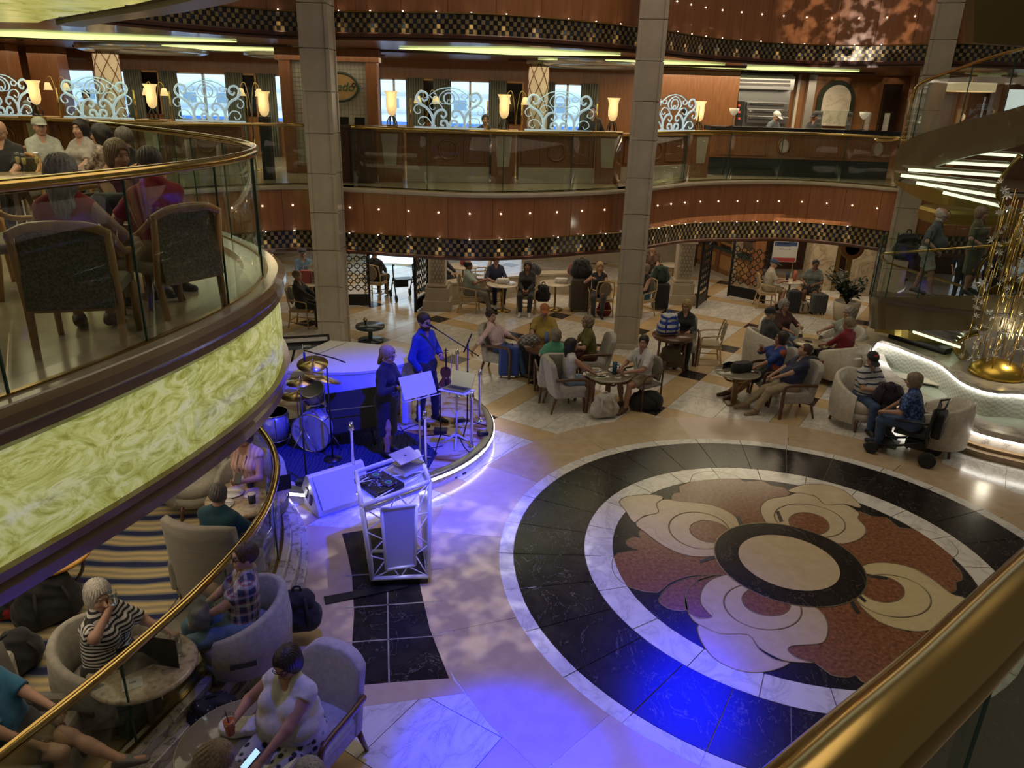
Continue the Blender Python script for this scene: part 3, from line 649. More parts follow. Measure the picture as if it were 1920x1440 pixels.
# ------------------------------------------------------------------ fountain
m_ft = MP('fountain_marble', [(0, (.24, .20, .18)), (.05, (.46, .41, .35)), (.3, (.56, .51, .44))], nscale=1.3, detail=7, dist=1.1, kind='vein', rough=.18)
mosaic = M('white_mosaic', (.62, .62, .55), .4)
ft = thing('fountain', 'low curved marble fountain pool with white lit ledges below the stair', 'fountain')
out_top = spline([tuple(P(x, y, .46)[:2]) for x, y in ((1614, 650), (1628, 688), (1668, 722), (1740, 762), (1830, 800), (1920, 822), (2050, 850))], 6)
back = [tuple(P(x, y, .46)[:2]) for x, y in ((2050, 640), (1900, 610), (1700, 600), (1620, 628))]
inn = offset(out_top, -.42)
wl = MB(); wl.sweep([(x, y, 0) for x, y in out_top], [(0, .36), (0, .46), (-.42, .46), (-.42, .36)]); wl.build('coping', m_ft, ft, bev=.01)
MB().sweep([(x, y, 0) for x, y in out_top], [(-.10, .02), (-.10, .36), (-.36, .36), (-.36, .02)]).build('pool_wall', m_ft, ft)
MB().sweep([(x, y, 0) for x, y in out_top], [(.10, 0), (.10, .10), (.02, .12), (.02, .17), (-.2, .17), (-.2, 0)]).build('bronze_plinth', MP('plinth_bronze', [(.3, (.20, .13, .06)), (.7, (.30, .20, .10))], nscale=3, rough=.3), ft)
MB().sweep([(x, y, 0) for x, y in out_top], [(-.0, .325), (-.0, .352), (-.05, .352), (-.05, .325)]).build('light_strip', led, ft)
water = M('pool_water', (.42, .47, .36), .05, spec=.6, bump=(9, .25))
pool = [p for p in inn] + back
MB().prism(pool, .1, .24).build('water', water, ft)
# raised back basin: two lobed ledges with light under the edge
lobes = spline([tuple(P(x, y, .72)[:2]) for x, y in ((1960, 745), (1915, 735), (1860, 732), (1810, 715), (1778, 690), (1760, 678), (1715, 660), (1655, 640), (1636, 650), (1630, 668), (1640, 680))], 6); lobr = lobes[::-1]
bk = [tuple(P(x, y, .72)[:2]) for x, y in ((1628, 640), (1660, 618), (1760, 600), (1960, 610))]
MB().sweep([(x, y, 0) for x, y in lobr], [(.03, .68), (.03, .74), (-.14, .74), (-.14, .68)]).build('ledge_edge', m_ft, ft)
MB().sweep([(x, y, 0) for x, y in lobr], [(.035, .645), (.035, .675), (.0, .675), (.0, .645)]).build('light_strip', led, ft)
MB().sweep([(x, y, 0) for x, y in lobr], [(.0, .2), (.0, .66), (-.1, .66), (-.1, .2)]).build('mosaic_wall', MP('mosaic', [(.45, (.50, .50, .42)), (.55, (.68, .68, .60))], scale=(14, 14, 24), nscale=1, kind='check', rough=.35), ft)
MB().prism(lobes + [tuple(P(x, y, .74)[:2]) for x, y in ((1600, 640), (1640, 600), (1760, 585), (2000, 590), (2000, 760))], .70, .735).build('upper_ledge', MP('ledge_cream', [(.3, (.50, .44, .33)), (.7, (.60, .53, .40))], nscale=3, rough=.25), ft)
g0 = MB()
for k in range(28):
    a, b = P(1668 + k * 4.1, 697 + k * .6, .30), P(1676 + k * 3.9, 707 + k * .75, .30)
    g0.bar(a, b, .035, .02)
g0.build('grate', M('grate_cream', (.55, .50, .38), .4), ft)
MB().bar(P(1672, 628, .78), P(1778, 660, .78), .22, .14).build('planter_slot', black, ft)
# gold mound and crystal chandelier column
gm = P(1868, 702, .74)
t = thing('gold_dome', 'gold hemisphere base under the crystal strands', 'sculpture', gm)
MB().lathe([(.46, 0), (.45, .06), (.40, .15), (.28, .24), (.12, .29), (0, .30)], 36).build('dome', M('gold_leaf', (.62, .42, .08), .3, 1.0), t)
ch = thing('crystal_chandelier', 'hanging cluster of gold rods and glass flowers above the fountain', 'chandelier', (gm.x + .25, gm.y + .1, .9))
random.seed(5)
rod = MB(); flowers = []
flm = MB()
for k in range(6):
    a = k * PI / 3
    flm.add([(0, 0, 0), (.05 * math.cos(a - .35), .05 * math.sin(a - .35), .012), (.095 * math.cos(a), .095 * math.sin(a), .035), (.05 * math.cos(a + .35), .05 * math.sin(a + .35), .012)], [(0, 1, 2, 3)])
flmesh = flm.mesh('glass_flower', M('crystal', (.80, .80, .72), .08, .25, spec=.9))
rodmesh = MB().tube([(0, 0, 0), (0, 0, 1.0)], .0075, 5).mesh('gold_rod', M('gold_rod', (.70, .50, .16), .2, 1.0))
for k in range(150):
    a = random.uniform(0, 2 * PI); r = .85 * math.sqrt(random.random()); x, y = r * math.cos(a), r * math.sin(a) * .6
    z0 = random.uniform(-.25, 2.2); o = ob('gold_rod', rodmesh, ch, loc=(x, y, z0)); o.scale[2] = random.uniform(.5, 1.5)
for k in range(290):
    a = random.uniform(0, 2 * PI); r = .95 * math.sqrt(random.random()); x, y = r * math.cos(a), r * math.sin(a) * .6
    o = ob('glass_flower', flmesh, ch, loc=(x, y, random.uniform(.0, 3.2))); o.rotation_euler = (random.uniform(-1.6, 1.6), random.uniform(-1.6, 1.6), random.uniform(0, 6)); o.scale = [random.uniform(.45, .95)] * 3
lamp('chandelier_light', 'POINT', (gm.x + .2, gm.y - .2, 1.5), 16, (1.0, .92, .7), radius=.1)
# ------------------------------------------------------------------ stair: lower landing and flight
def ribbon(top, bot, thick, name, mat, parent, smooth=False):
    """upright band between two rails of points"""
    b = MB(); n = len(top); vs = []
    for i in range(n):
        a = top[max(i - 1, 0)]; c = top[min(i + 1, n - 1)]; t = Vector((c[0] - a[0], c[1] - a[1], 0)).normalized(); nn = Vector((t.y, -t.x, 0)) * thick
        vs += [Vector(top[i]), Vector(bot[i]), Vector(bot[i]) - nn, Vector(top[i]) - nn]
    fs = []
    for i in range(n - 1):
        for k in range(4): fs.append((i * 4 + k, i * 4 + (k + 1) % 4, i * 4 + 4 + (k + 1) % 4, i * 4 + 4 + k))
    fs += [(3, 2, 1, 0), tuple((n - 1) * 4 + k for k in range(4))]
    return b.add(vs, fs, 0, smooth).build(name, mat, parent)
sl = thing('curved_staircase', 'lower landing of the gold curved staircase with bronze band and glass rail', 'staircase')
plan = [(1642, 15.4), (1630, 14.9), (1634, 14.4), (1660, 13.9), (1720, 13.5), (1800, 13.2), (1920, 13.0), (2060, 13.0)]
yb = [(548, 604), (552, 610), (556, 616), (557, 618), (557, 619), (556, 620), (552, 622), (545, 624)]
top = spline([tuple(PY(x, y[0], Y)) for (x, Y), y in zip(plan, yb)], 5); bot = spline([tuple(PY(x, y[1], Y)) for (x, Y), y in zip(plan, yb)], 5)
ribbon(top, bot, .08, 'bronze_band', bronze, sl)
zl = float(np.mean([p[2] for p in top])) - .1
_tp = [(x, y) for x, y, z in top[8:]]; MB().prism(_tp + offset(_tp, -1.25)[::-1], zl - .06, zl).build('landing_floor', M('landing_stone', (.10, .08, .055), .35), sl)
gt = [(x, y, z + 1.22) for x, y, z in top]
ribbon(gt, top, .012, 'glass_panel', pane, sl)
for k in range(0, len(top), 5):
    x, y, z = top[k]; MB().box((x, y, z + .6), (.016, .016, 1.22)).build('glass_joint', M('glass_edge', (.02, .07, .055), .15), sl)
rail = spline([tuple(PY(x, y, Y)) for x, y, Y in ((1662, 492, 15.2), (1652, 478, 14.6), (1680, 474, 14.2), (1760, 468, 13.7), (1840, 462, 13.4), (1920, 455, 13.2), (2060, 440, 13.1))], 5)
MB().tube(rail, .028, 8).build('handrail', brass, sl)
r2 = spline([tuple(PY(x, y, Y)) for x, y, Y in ((1920, 445, 13.6), (1880, 462, 13.9), (1845, 490, 14.2), (1832, 520, 14.4), (1838, 548, 14.5))], 5)
MB().tube(r2, .03, 8).build('inner_handrail', brass, sl)
MB().tube([tuple(PY(1662, 492, 15.2)), tuple(PY(1700, 505, 15.4)), tuple(PY(1765, 524, 15.6)), tuple(PY(1830, 545, 15.8))], .028, 8).build('far_handrail', brass, sl)
ribbon(spline([tuple(PY(x, y, Y)) for x, y, Y in ((1838, 552, 13.7), (1870, 535, 13.6), (1920, 512, 13.5), (1990, 480, 13.4))], 5), spline([tuple(PY(x, y, Y)) for x, y, Y in ((1838, 556, 13.7), (1880, 552, 13.6), (1920, 545, 13.5), (1990, 530, 13.4))], 5), .05, 'gold_stringer', goldpl, sl)
tread_l = M('lit_tread', (.9, .95, .8), .4, emit=(.80, .96, .62), es=1.25)
def treads(lst, parent, Y0, Y1, th=.035):
    n = len(lst)
    for k, (a, b) in enumerate(lst):
        Y = Y0 + (Y1 - Y0) * k / max(1, n - 1)
        A, B = PY(a[0], a[1], Y), PY(b[0], b[1], Y - .1)
        tr = MB().bar(A, B, .05, th * 2.0, up=(0, 0, 1)).build('lit_riser', tread_l, parent)
        MB().bar(A + Vector((0, .16, .055)), B + Vector((0, .16, .055)), .34, .04).build('tread', M('tread_stone', (.30, .24, .16), .35), parent)
treads([((1712, 622), (1800, 651)), ((1726, 620), (1803, 643)), ((1748, 620), (1806, 635)), ((1770, 620), (1808, 628))], sl, 13.6, 14.6, .02)
def swirl(pts, w, name, parent, mat=goldpl):
    """gold ribbon curling round the stair's inner side"""
    t = spline([tuple(PY(x, y, Y)) for x, y, Y in pts], 6); b = MB(); vs = []; fs = []
    for q, p in enumerate(t):
        k = math.sin(PI * q / (len(t) - 1)) * .5 + .5
        vs += [Vector(p) + Vector((-w * .5 * k, -.08, 0)), Vector(p) + Vector((w * .5 * k, .25, 0))]
    for q in range(len(t) - 1): fs.append((q * 2, q * 2 + 1, q * 2 + 3, q * 2 + 2))
    b.add(vs, fs, 0, True); o = b.build(name, mat, parent); m = o.modifiers.new('thick', 'SOLIDIFY'); m.thickness = .05
    return o
swirl([(1838, 622, 13.6), (1808, 634, 13.7), (1800, 655, 13.7), (1815, 678, 13.7), (1838, 692, 13.8)], .34, 'gold_scroll', sl)
ribbon(spline([tuple(PY(x, y, Y)) for x, y, Y in ((1640, 612, 15.2), (1690, 616, 14.6), (1760, 640, 14.3), (1805, 664, 14.1))], 5), spline([tuple(PY(x, y, Y)) for x, y, Y in ((1640, 622, 15.2), (1690, 632, 14.6), (1760, 658, 14.3), (1805, 690, 14.1))], 5), .06, 'gold_stringer', goldpl, sl)
# upper flight
su = thing('curved_staircase', 'upper flight of the gold curved staircase with lit steps at the right edge', 'staircase')
pts = [(1676, 18.4, 302, 338), (1682, 18.1, 283, 340), (1692, 17.7, 268, 334), (1730, 16.6, 250, 320), (1800, 15.4, 230, 297), (1860, 14.6, 214, 284), (1920, 13.8, 197, 270), (2060, 12.6, 150, 235)]
top = spline([tuple(PY(x, a, Y)) for x, Y, a, b in pts], 5); bot = spline([tuple(PY(x, b, Y)) for x, Y, a, b in pts], 5)
ribbon(top, bot, .07, 'bronze_band', bronze, su)
g = top[6:]; ribbon([(x, y, z + 1.05) for x, y, z in g], g, .012, 'glass_panel', pane, su)
for k in range(0, len(g), 7):
    x, y, z = g[k]; MB().box((x, y, z + .52), (.016, .016, 1.05)).build('glass_joint', M('glass_edge', (.02, .07, .055), .15), su)
rl = spline([tuple(PY(x, y, Y)) for x, y, Y in ((1640, 263, 18.6), (1690, 258, 18.2), (1705, 215, 17.8), (1715, 170, 17.5), (1735, 152, 17.0), (1790, 132, 16.0), (1850, 110, 15.0), (1920, 90, 13.9), (2060, 50, 12.6))], 6)
MB().tube(rl, .032, 8).build('handrail', brass, su)
treads([((1769, 361), (1875, 386)), ((1719, 343), (1871, 368)), ((1690, 329), (1876, 349)), ((1704, 318), (1883, 330)), ((1756, 304), (1895, 311)), ((1826, 287), (1916, 293))], su, 15.2, 17.0, .03)
swirl([(1916, 290, 14.8), (1890, 320, 14.8), (1876, 350, 14.8), (1882, 385, 14.9), (1912, 420, 15.0), (1940, 430, 15.1)], .30, 'gold_scroll', su)
ribbon(spline([tuple(PY(x, y, Y)) for x, y, Y in ((1676, 338, 18.2), (1700, 345, 17.2), (1745, 352, 16.2), (1790, 368, 15.6), (1876, 392, 15.2))], 5), spline([tuple(PY(x, y, Y)) for x, y, Y in ((1676, 342, 18.2), (1702, 362, 17.2), (1745, 380, 16.2), (1790, 386, 15.6), (1876, 400, 15.2))], 5), .08, 'gold_stringer', goldpl, su)
dsk = thing('hanging_gold_drum', 'gold drum shaped soffit hanging under the upper stair', 'soffit', PY(1790, 400, 16.4))
MB().box((.55, .1, -.05), (2.2, .9, .34)).build('drum_body', goldpl, dsk, bev=.1)
MB().lathe([(0, .0), (.13, .02), (.17, .12), (.13, .22), (0, .24)], 20, c=(-.50, -.45, -.12)).build('drum_knob', brass, dsk)
# gold soffit behind upper stair at the top right corner
cs = [tuple(PY(x, y, 15.6)) for x, y in ((1828, -40), (1930, -40), (1990, 90), (1826, 80))]
tb = thing('stair_soffit', 'olive gold soffit of the next stair flight at the top right corner', 'soffit')
MB().add([Vector(c) for c in cs] + [Vector(c) + Vector((0, .3, 0)) for c in cs], [(0, 1, 2, 3), (7, 6, 5, 4), (0, 4, 5, 1), (1, 5, 6, 2), (2, 6, 7, 3), (3, 7, 4, 0)]).build('soffit_panel', M('olive_gold', (.13, .095, .03), .4, .5), tb)
# ------------------------------------------------------------------ foreground rail (the stair the photographer stands on)
def PD(x, y, d):
    v = np.array([x - 960.0, y - 720.0, F_PX]) * d / F_PX; w = np.array([v @ RTC, v @ FWC, v @ UPC]); return Vector((w[0], w[1], w[2] + EYE))
fr = thing('stair_handrail', 'thick brass handrail crossing the bottom right corner close to the camera', 'handrail')
pts = spline([tuple(PD(x, y, d)) for x, y, d in ((1230, 1790, .40), (1430, 1590, .48), (1605, 1420, .57), (1775, 1262, .68), (1925, 1112, .80), (2100, 940, .98), (2300, 740, 1.25))], 8)
MB().tube(pts, .034, 28).build('handrail', brass, fr)
gp = [Vector(p) for p in pts]
g = MB(); vs = []; fs = []
for p in gp: vs += [p + Vector((.0, 0, -.03)), p + Vector((0, 0, -.95)), p + Vector((.012, 0, -.95)), p + Vector((.012, 0, -.03))]
for i in range(len(gp) - 1):
    for k in range(4): fs.append((i * 4 + k, i * 4 + (k + 1) % 4, i * 4 + 4 + (k + 1) % 4, i * 4 + 4 + k))
g.add(vs, fs).build('glass_panel', pane_t, fr)
p = gp[int(len(gp) * .62)]
MB().bar(p + Vector((0, 0, -.03)), p + Vector((0, 0, -.95)), .014, .014).build('glass_joint', M('glass_edge', (.02, .07, .055), .15), fr)
# ------------------------------------------------------------------ gallery partition, screens and lamps
screen_m = M('frosted_scroll_glow', (.62, .78, .86), .35, emit=(.58, .80, .95), es=.36)  # etched glass is no lamp; a faint glow is added to brighten it
def spiral(cx, cz, r0, r1, a0, turns, n=18):
    return [(cx + (r0 + (r1 - r0) * k / n) * math.cos(a0 + turns * 2 * PI * k / n), 0, cz + (r0 + (r1 - r0) * k / n) * math.sin(a0 + turns * 2 * PI * k / n)) for k in range(n + 1)]
def scroll_half(s):
    """the curls of one half of a scroll screen, mirrored by s"""
    L = []
    L.append(spline([(0, 0, .84), (.22, 0, .80), (.42, 0, .68), (.52, 0, .62)], 5))
    L.append(spline([(.34, 0, .03), (.36, 0, .25), (.48, 0, .42), (.62, 0, .50), (.70, 0, .62), (.62, 0, .74), (.50, 0, .72), (.46, 0, .62), (.54, 0, .56), (.59, 0, .62)], 5))
    L.append(spline([(.34, 0, .03), (.33, 0, .22), (.24, 0, .36), (.12, 0, .38), (.06, 0, .30), (.12, 0, .23), (.18, 0, .28)], 5))
    L.append(spline([(.37, 0, .08), (.48, 0, .22), (.62, 0, .22), (.67, 0, .12), (.58, 0, .06), (.53, 0, .12)], 5))
    L.append(spline([(.62, 0, .50), (.72, 0, .46), (.76, 0, .38), (.70, 0, .30), (.62, 0, .33), (.64, 0, .39)], 5))
    L.append(spline([(.12, 0, .38), (.20, 0, .50), (.34, 0, .54), (.42, 0, .46), (.36, 0, .38), (.29, 0, .43)], 5))
    L.append(spline([(.02, 0, .04), (.06, 0, .16), (.16, 0, .16), (.18, 0, .08), (.11, 0, .06)], 5))
    L.append(spline([(.0, 0, .80), (.14, 0, .74), (.22, 0, .62), (.16, 0, .52), (.06, 0, .52), (.02, 0, .60)], 5))
    L.append(spline([(.42, 0, .68), (.36, 0, .62), (.28, 0, .64), (.28, 0, .70), (.33, 0, .71)], 5))
    return [[(s * x, y, z) for x, y, z in l] for l in L]
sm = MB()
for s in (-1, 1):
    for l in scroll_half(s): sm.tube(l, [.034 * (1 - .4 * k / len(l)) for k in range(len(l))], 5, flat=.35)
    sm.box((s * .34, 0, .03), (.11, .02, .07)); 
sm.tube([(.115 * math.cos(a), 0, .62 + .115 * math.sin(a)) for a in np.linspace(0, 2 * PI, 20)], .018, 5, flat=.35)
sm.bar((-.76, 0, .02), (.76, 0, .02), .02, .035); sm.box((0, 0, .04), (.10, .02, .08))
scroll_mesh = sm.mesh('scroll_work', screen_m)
arch = [(-.78, 0)] + [(x, z) for x, z in spline([(-.78, .45), (-.72, .66), (-.5, .74), (-.3, .82), (0, .88), (.3, .82), (.5, .74), (.72, .66), (.78, .45)], 4)] + [(.78, 0)]
am = MB().prism(arch, -.004, .004)
am.v = [(x, z, y) for x, y, z in am.v]
arch_mesh = am.mesh('glass_sheet', glass('screen_glass', (.88, .95, .97), .6))
post_mesh = MB().tube([(0, 0, 0), (0, 0, .62)], .016, 8).mesh('brass_post', brass)
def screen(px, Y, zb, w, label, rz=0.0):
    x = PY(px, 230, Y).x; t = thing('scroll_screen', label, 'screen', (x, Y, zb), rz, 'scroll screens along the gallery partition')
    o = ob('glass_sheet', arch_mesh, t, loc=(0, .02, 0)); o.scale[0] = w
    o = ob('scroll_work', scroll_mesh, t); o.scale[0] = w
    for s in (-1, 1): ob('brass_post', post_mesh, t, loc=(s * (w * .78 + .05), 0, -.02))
shade_m = M('lamp_shade', (.9, .75, .45), .5, emit=(1.0, .68, .28), es=.62)
shade_mesh = MB().lathe([(.02, .0), (.075, .04), (.105, .12), (.11, .25), (.105, .36), (.12, .44), (.15, .49), (.145, .495), (.11, .44), (.0, .42)], 20).mesh('lamp_shade', shade_m)
def urn_lamp(px, Y, zb, label, tall=0.0):
    x = PY(px, 230, Y).x; t = thing('urn_lamp', label, 'lamp', (x, Y, zb), 0, 'urn lamps of the gallery')
    b = MB()
    if tall: b.box((0, 0, tall / 2), (.20, .20, tall)); z0 = tall
    else:
        z0 = .22; b.lathe([(.12, 0), (.12, .02), (.03, .03)], 16)
        for k in range(6):
            a = k * PI / 3; b.tube([(.11 * math.cos(a), .11 * math.sin(a), .02), (.10 * math.cos(a), .10 * math.sin(a), .10), (.06 * math.cos(a), .06 * math.sin(a), .19), (.02 * math.cos(a), .02 * math.sin(a), .22)], .012, 5)
    b.build('lamp_base', black, t); ob('lamp_shade', shade_mesh, t, loc=(0, 0, z0))
    lamp('urn_lamp_glow', 'POINT', (x, Y - .3, zb + z0 + .3), 3.0, (1.0, .68, .34), radius=.1)
def mini_lamp(px, py, Y, label):
    p = PY(px, py, Y); t = thing('twin_arm_lamp', label, 'lamp', (p.x, Y, Z6), 0, 'brass twin arm lamps of the gallery')
    z = p.z - Z6; b = MB(); b.lathe([(.12, 0), (.12, .02), (.015, .03), (.015, .7)], 12)
    for s in (-1, 1): b.tube(spline([(0, 0, .68), (s * .02, 0, z * .8), (s * .10, 0, z + .10), (s * .19, 0, z + .08), (s * .21, 0, z)], 4), .010, 6)
    b.build('brass_arm', brass, t)
    for s in (-1, 1): MB().lathe([(.045, 0), (.055, -.02), (.095, -.16), (.09, -.165), (.05, -.02)], 14, c=(s * .21, 0, z)).build('lamp_shade', shade_m, t)
YP = 17.15; ZP = Z6 + 1.12
# partition bays: panelled low walls between lamp piers
def bay(x0, y0, x1, y1, label, medal=True):
    L = math.hypot(x1 - x0, y1 - y0); rz = math.atan2(y1 - y0, x1 - x0)
    t = thing('partition_bay', label, 'partition', ((x0 + x1) / 2, (y0 + y1) / 2, Z6), rz, 'panelled partition bays of the gallery')
    MB().box((0, .05, .56), (L, .2, 1.0)).build('body', wood_md, t)
    MB().box((0, -.07, .17), (L, .05, .34)).build('marble_base', stone_col, t, bev=.008)
    MB().box((0, 0, 1.07), (L, .34, .07)).build('cap_board', wood_lt, t, bev=.01)
    for s in (-1, 1):
        if L > 1.2:
            f = MB(); w = L / 2 - .45; cx = s * (L / 4 + .14)
            for z in (.44, .94): f.box((cx, -.06, z), (w, .03, .04))
            for u in (-1, 1): f.box((cx + u * w / 2, -.06, .69), (.04, .03, .54))
            f.build('panel_frame', wood_md, t)
    if medal:
        MB().tube([(.20 * math.cos(a), -.065, .69 + .20 * math.sin(a)) for a in np.linspace(0, 2 * PI, 24, endpoint=False)], .025, 6, closed=True).build('roundel', wood_md, t)
    return t
def pier(x, y, label, rz=0.0):
    t = thing('lamp_pier', label, 'pier', (x, y, Z6), rz, 'lamp piers of the gallery partition')
    MB().box((0, 0, .52), (.52, .44, 1.04), taper=1.0).build('pier_body', wood_md, t)
    MB().add([(-.18, -.23, 1.0), (.18, -.23, 1.0), (.13, -.225, .36), (-.13, -.225, .36)], [(0, 3, 2, 1)]).build('marble_inlay', stone_col, t)
    MB().box((0, 0, 1.09), (.62, .52, .10)).build('cap_block', wood_lt, t, bev=.015)
xs_l = [PY(v, 225, YP).x for v in (-60, 75, 290, 480)]
nm = ['far left', 'second from the left', 'third from the left']
for k in range(3): bay(xs_l[k] + .33, YP, xs_l[k + 1] - .33, YP, 'panelled wooden partition bay under the %s scroll screen' % ['leftmost cut off', 'first full', 'second'][k])
for k, l in ((1, 'wooden lamp pier between the two leftmost scroll screens'), (2, 'wooden lamp pier between the screens left of the tall black lamp post')): pier(xs_l[k], YP, l)
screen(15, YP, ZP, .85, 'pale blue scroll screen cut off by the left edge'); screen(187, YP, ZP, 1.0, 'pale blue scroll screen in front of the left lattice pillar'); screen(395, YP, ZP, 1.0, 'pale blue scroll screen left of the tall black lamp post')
urn_lamp(75, YP, Z6 + 1.14, 'glowing cream urn lamp nearest the left edge'); urn_lamp(290, YP, Z6 + 1.14, 'glowing cream urn lamp between the two full scroll screens at the left')
urn_lamp(497, 16.6, Z6, 'tall black lamp post with glowing cream urn shade', 1.28)
xr = [PY(v, 238, YP).x for v in (735, 945, 1148)]
yr = [17.0, 17.35, 17.9]
bay(xr[0] + .32, yr[0] + .04, xr[1] - .32, yr[1] - .04, 'panelled partition bay right of the dark host stand')
bay(xr[1] + .32, yr[1] + .08, xr[2] - .32, yr[2] - .08, 'panelled partition bay just left of the second stone column')
pier(xr[0], yr[0], 'wooden lamp pier beside the dark host stand'); pier(xr[1], yr[1], 'wooden lamp pier in the middle of the bowed gallery'); pier(xr[2], yr[2], 'wooden lamp pier just left of the second stone column')
x4 = PY(1310, 240, 20.3).x; bay(xr[2] + .36, 18.25, x4 - .34, 19.95, 'panelled partition bay right of the second stone column', True); pier(x4, 20.3, 'wooden lamp pier at the left end of the kitchen counter', .4)
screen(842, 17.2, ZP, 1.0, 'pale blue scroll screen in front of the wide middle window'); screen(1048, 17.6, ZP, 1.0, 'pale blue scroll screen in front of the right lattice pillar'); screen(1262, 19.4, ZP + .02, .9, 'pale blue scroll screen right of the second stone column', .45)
urn_lamp(735, 17.0, Z6 + 1.14, 'glowing cream urn lamp above the dark host stand'); urn_lamp(945, 17.35, Z6 + 1.14, 'glowing cream urn lamp in the middle of the bowed gallery'); urn_lamp(1148, 17.9, Z6 + 1.14, 'glowing cream urn lamp just left of the second stone column'); urn_lamp(1310, 20.3, Z6 + 1.14, 'glowing cream urn lamp at the left end of the kitchen counter')
for px, py, l in ((105, 155, 'small twin arm lamp right of the leftmost urn lamp'), (290, 165, 'small twin arm lamp behind the second urn lamp'), (468, 166, 'small twin arm lamp left of the tall black lamp post'), (800, 180, 'small twin arm lamp behind the wide screen'), (968, 182, 'small twin arm lamp right of the middle urn lamp')): mini_lamp(px, py, 18.6, l)
# tiled restaurant front with oval sign, host stand
tw = struct(bpy.data.objects.new('wall_sign', None)); COL.objects.link(tw)
a, b = PY(549, 200, 18.2).x, PY(690, 200, 18.2).x
tile_w = MP('white_wall_tiles', [(.0, (.30, .28, .22)), (.5, (.52, .49, .40)), (1, (.58, .55, .46))], scale=(9, 9, 9), nscale=1, kind='check', rough=.35)
MB().box(((a + b) / 2, 18.3, 4.75), (b - a, .12, 2.3)).build('tiled_panel', M('ivory_tile', (.50, .475, .39), .35), tw)
g = MB()
for k in range(1, 24): g.box(((a + b) / 2, 18.235, 3.6 + k * .095), (b - a, .006, .006))
for k in range(1, 19): g.box((a + (b - a) * k / 19, 18.235, 4.75), (.006, .006, 2.3))
g.build('tile_joints', M('tile_joint', (.32, .30, .24), .6), tw)
for x in (a - .1, b + .12): MB().box((x, 18.25, 4.76), (.26, .3, 2.72)).build('door_post', wood_md, tw, bev=.02)
MB().box(((a + b) / 2, 18.25, 5.98), (b - a + .6, .35, .26)).build('lintel', wood_md, tw)
MB().box(((a + b) / 2, 18.22, 3.5), (b - a, .14, .25)).build('plinth', wood_md, tw)
sg = PY(636, 163, 18.1); s = thing('oval_sign', 'oval wooden restaurant sign with dark green script lettering', 'sign', (sg.x, 18.16, sg.z))
ov = MB().prism(disc(.36, 36, sx=1.15, sy=.82), 0, .05); ov.v = [(x, -z, y) for x, y, z in ov.v]; ov.build('sign_board', MP('sign_wood', [(.3, (.36, .22, .08)), (.7, (.50, .33, .13))], nscale=4, rough=.5), s)
MB().tube([(.36 * 1.15 * math.cos(q), -.04, .36 * .82 * math.sin(q)) for q in np.linspace(0, 2 * PI, 36, endpoint=False)], .028, 6, closed=True).build('sign_rim', M('dark_green_rim', (.03, .05, .035), .4), s)
text('lettering', "Alfredo's", (.0, -.06, 0), (PI / 2, 0, 0), .27, M('green_letter', (.02, .10, .07), .5), s, shear=.25)
MB().tube([(.33 + .04 * math.cos(q), -.06, .05 + .04 * math.sin(q)) for q in np.linspace(0, 2 * PI, 12, endpoint=False)], .012, 5, closed=True).build('hook_ring', black, s)
h0 = P(680, 333, Z6); h = thing('host_stand', 'dark wooden host stand with two screens in front of the tiled wall', 'host stand', (h0.x, 16.7, Z6))
MB().box((0, 0, .56), (.92, .5, 1.12)).build('body', wood_dk, h, bev=.01); MB().box((0, -.02, 1.14), (1.0, .58, .05)).build('top', M('stand_top', (.10, .05, .025), .3), h)
MB().box((-.02, -.26, .55), (.02, .02, 1.0)).build('seam', black, h)
for x in (-.18, .16): MB().box((x, 0, 1.24), (.22, .03, .15), rx=-.3).build('monitor', black, h)
# ------------------------------------------------------------------ open kitchen
YK = 21.4
ka, kb2 = PY(1330, 260, YK).x, PY(1668, 260, YK).x
k = thing('kitchen_counter', 'long black topped counter with wood panels and oval marble insets at the open kitchen', 'counter', ((ka + kb2) / 2, YK, Z6)); W = kb2 - ka
MB().box((0, 0, .80), (W, .5, .68)).build('front_panel', wood_md, k); MB().box((0, .02, .24), (W, .5, .48)).build('dark_base', M('counter_base', (.02, .025, .022), .15), k)
MB().box((0, 0, 1.2), (W + .2, .75, .12)).build('counter_top', M('black_granite', (.015, .015, .017), .12), k, bev=.01)
for x, w in ((-.33 * W, .28 * W), (.12 * W, .36 * W)):
    f = MB()
    for z in (.55, 1.05): f.box((x, -.26, z), (w, .03, .04))
    for u in (-1, 1): f.box((x + u * w / 2, -.26, .8), (.04, .03, .5))
    f.build('panel_frame', wood_md, k)
for x in (-.10 * W, .42 * W):
    o = MB().prism(disc(.18, 24, sx=.8, sy=1.05), 0, .03); o.v = [(x + p, -.26 - r, .8 + q) for p, q, r in o.v]; o.build('oval_inset', stone_col, k)
    MB().tube([(x + .18 * .8 * math.cos(q), -.28, .8 + .18 * 1.05 * math.sin(q)) for q in np.linspace(0, 2 * PI, 24, endpoint=False)], .03, 6, closed=True).build('oval_frame', wood_md, k)
YW = 24.0
kw = struct(bpy.data.objects.new('wall_kitchen', None)); COL.objects.link(kw)
def kbox(x0, x1, y0, y1, mat, name, Y=YW, d=.15, bev=0):
    A, B = PY(x0, y1, Y), PY(x1, y0, Y); return MB().box(((A.x + B.x) / 2, Y, (A.z + B.z) / 2), (B.x - A.x, d, B.z - A.z)).build(name, mat, kw, bev=bev)
kbox(1180, 1720, 118, 320, MP('kitchen_wood', [(.3, (.30, .13, .045)), (.7, (.40, .18, .065))], scale=(6, 6, .6), nscale=2, rough=.4, coat=.2), 'wood_wall', YW + .2)
cw = M('cream_wall', (.50, .45, .36), .5)
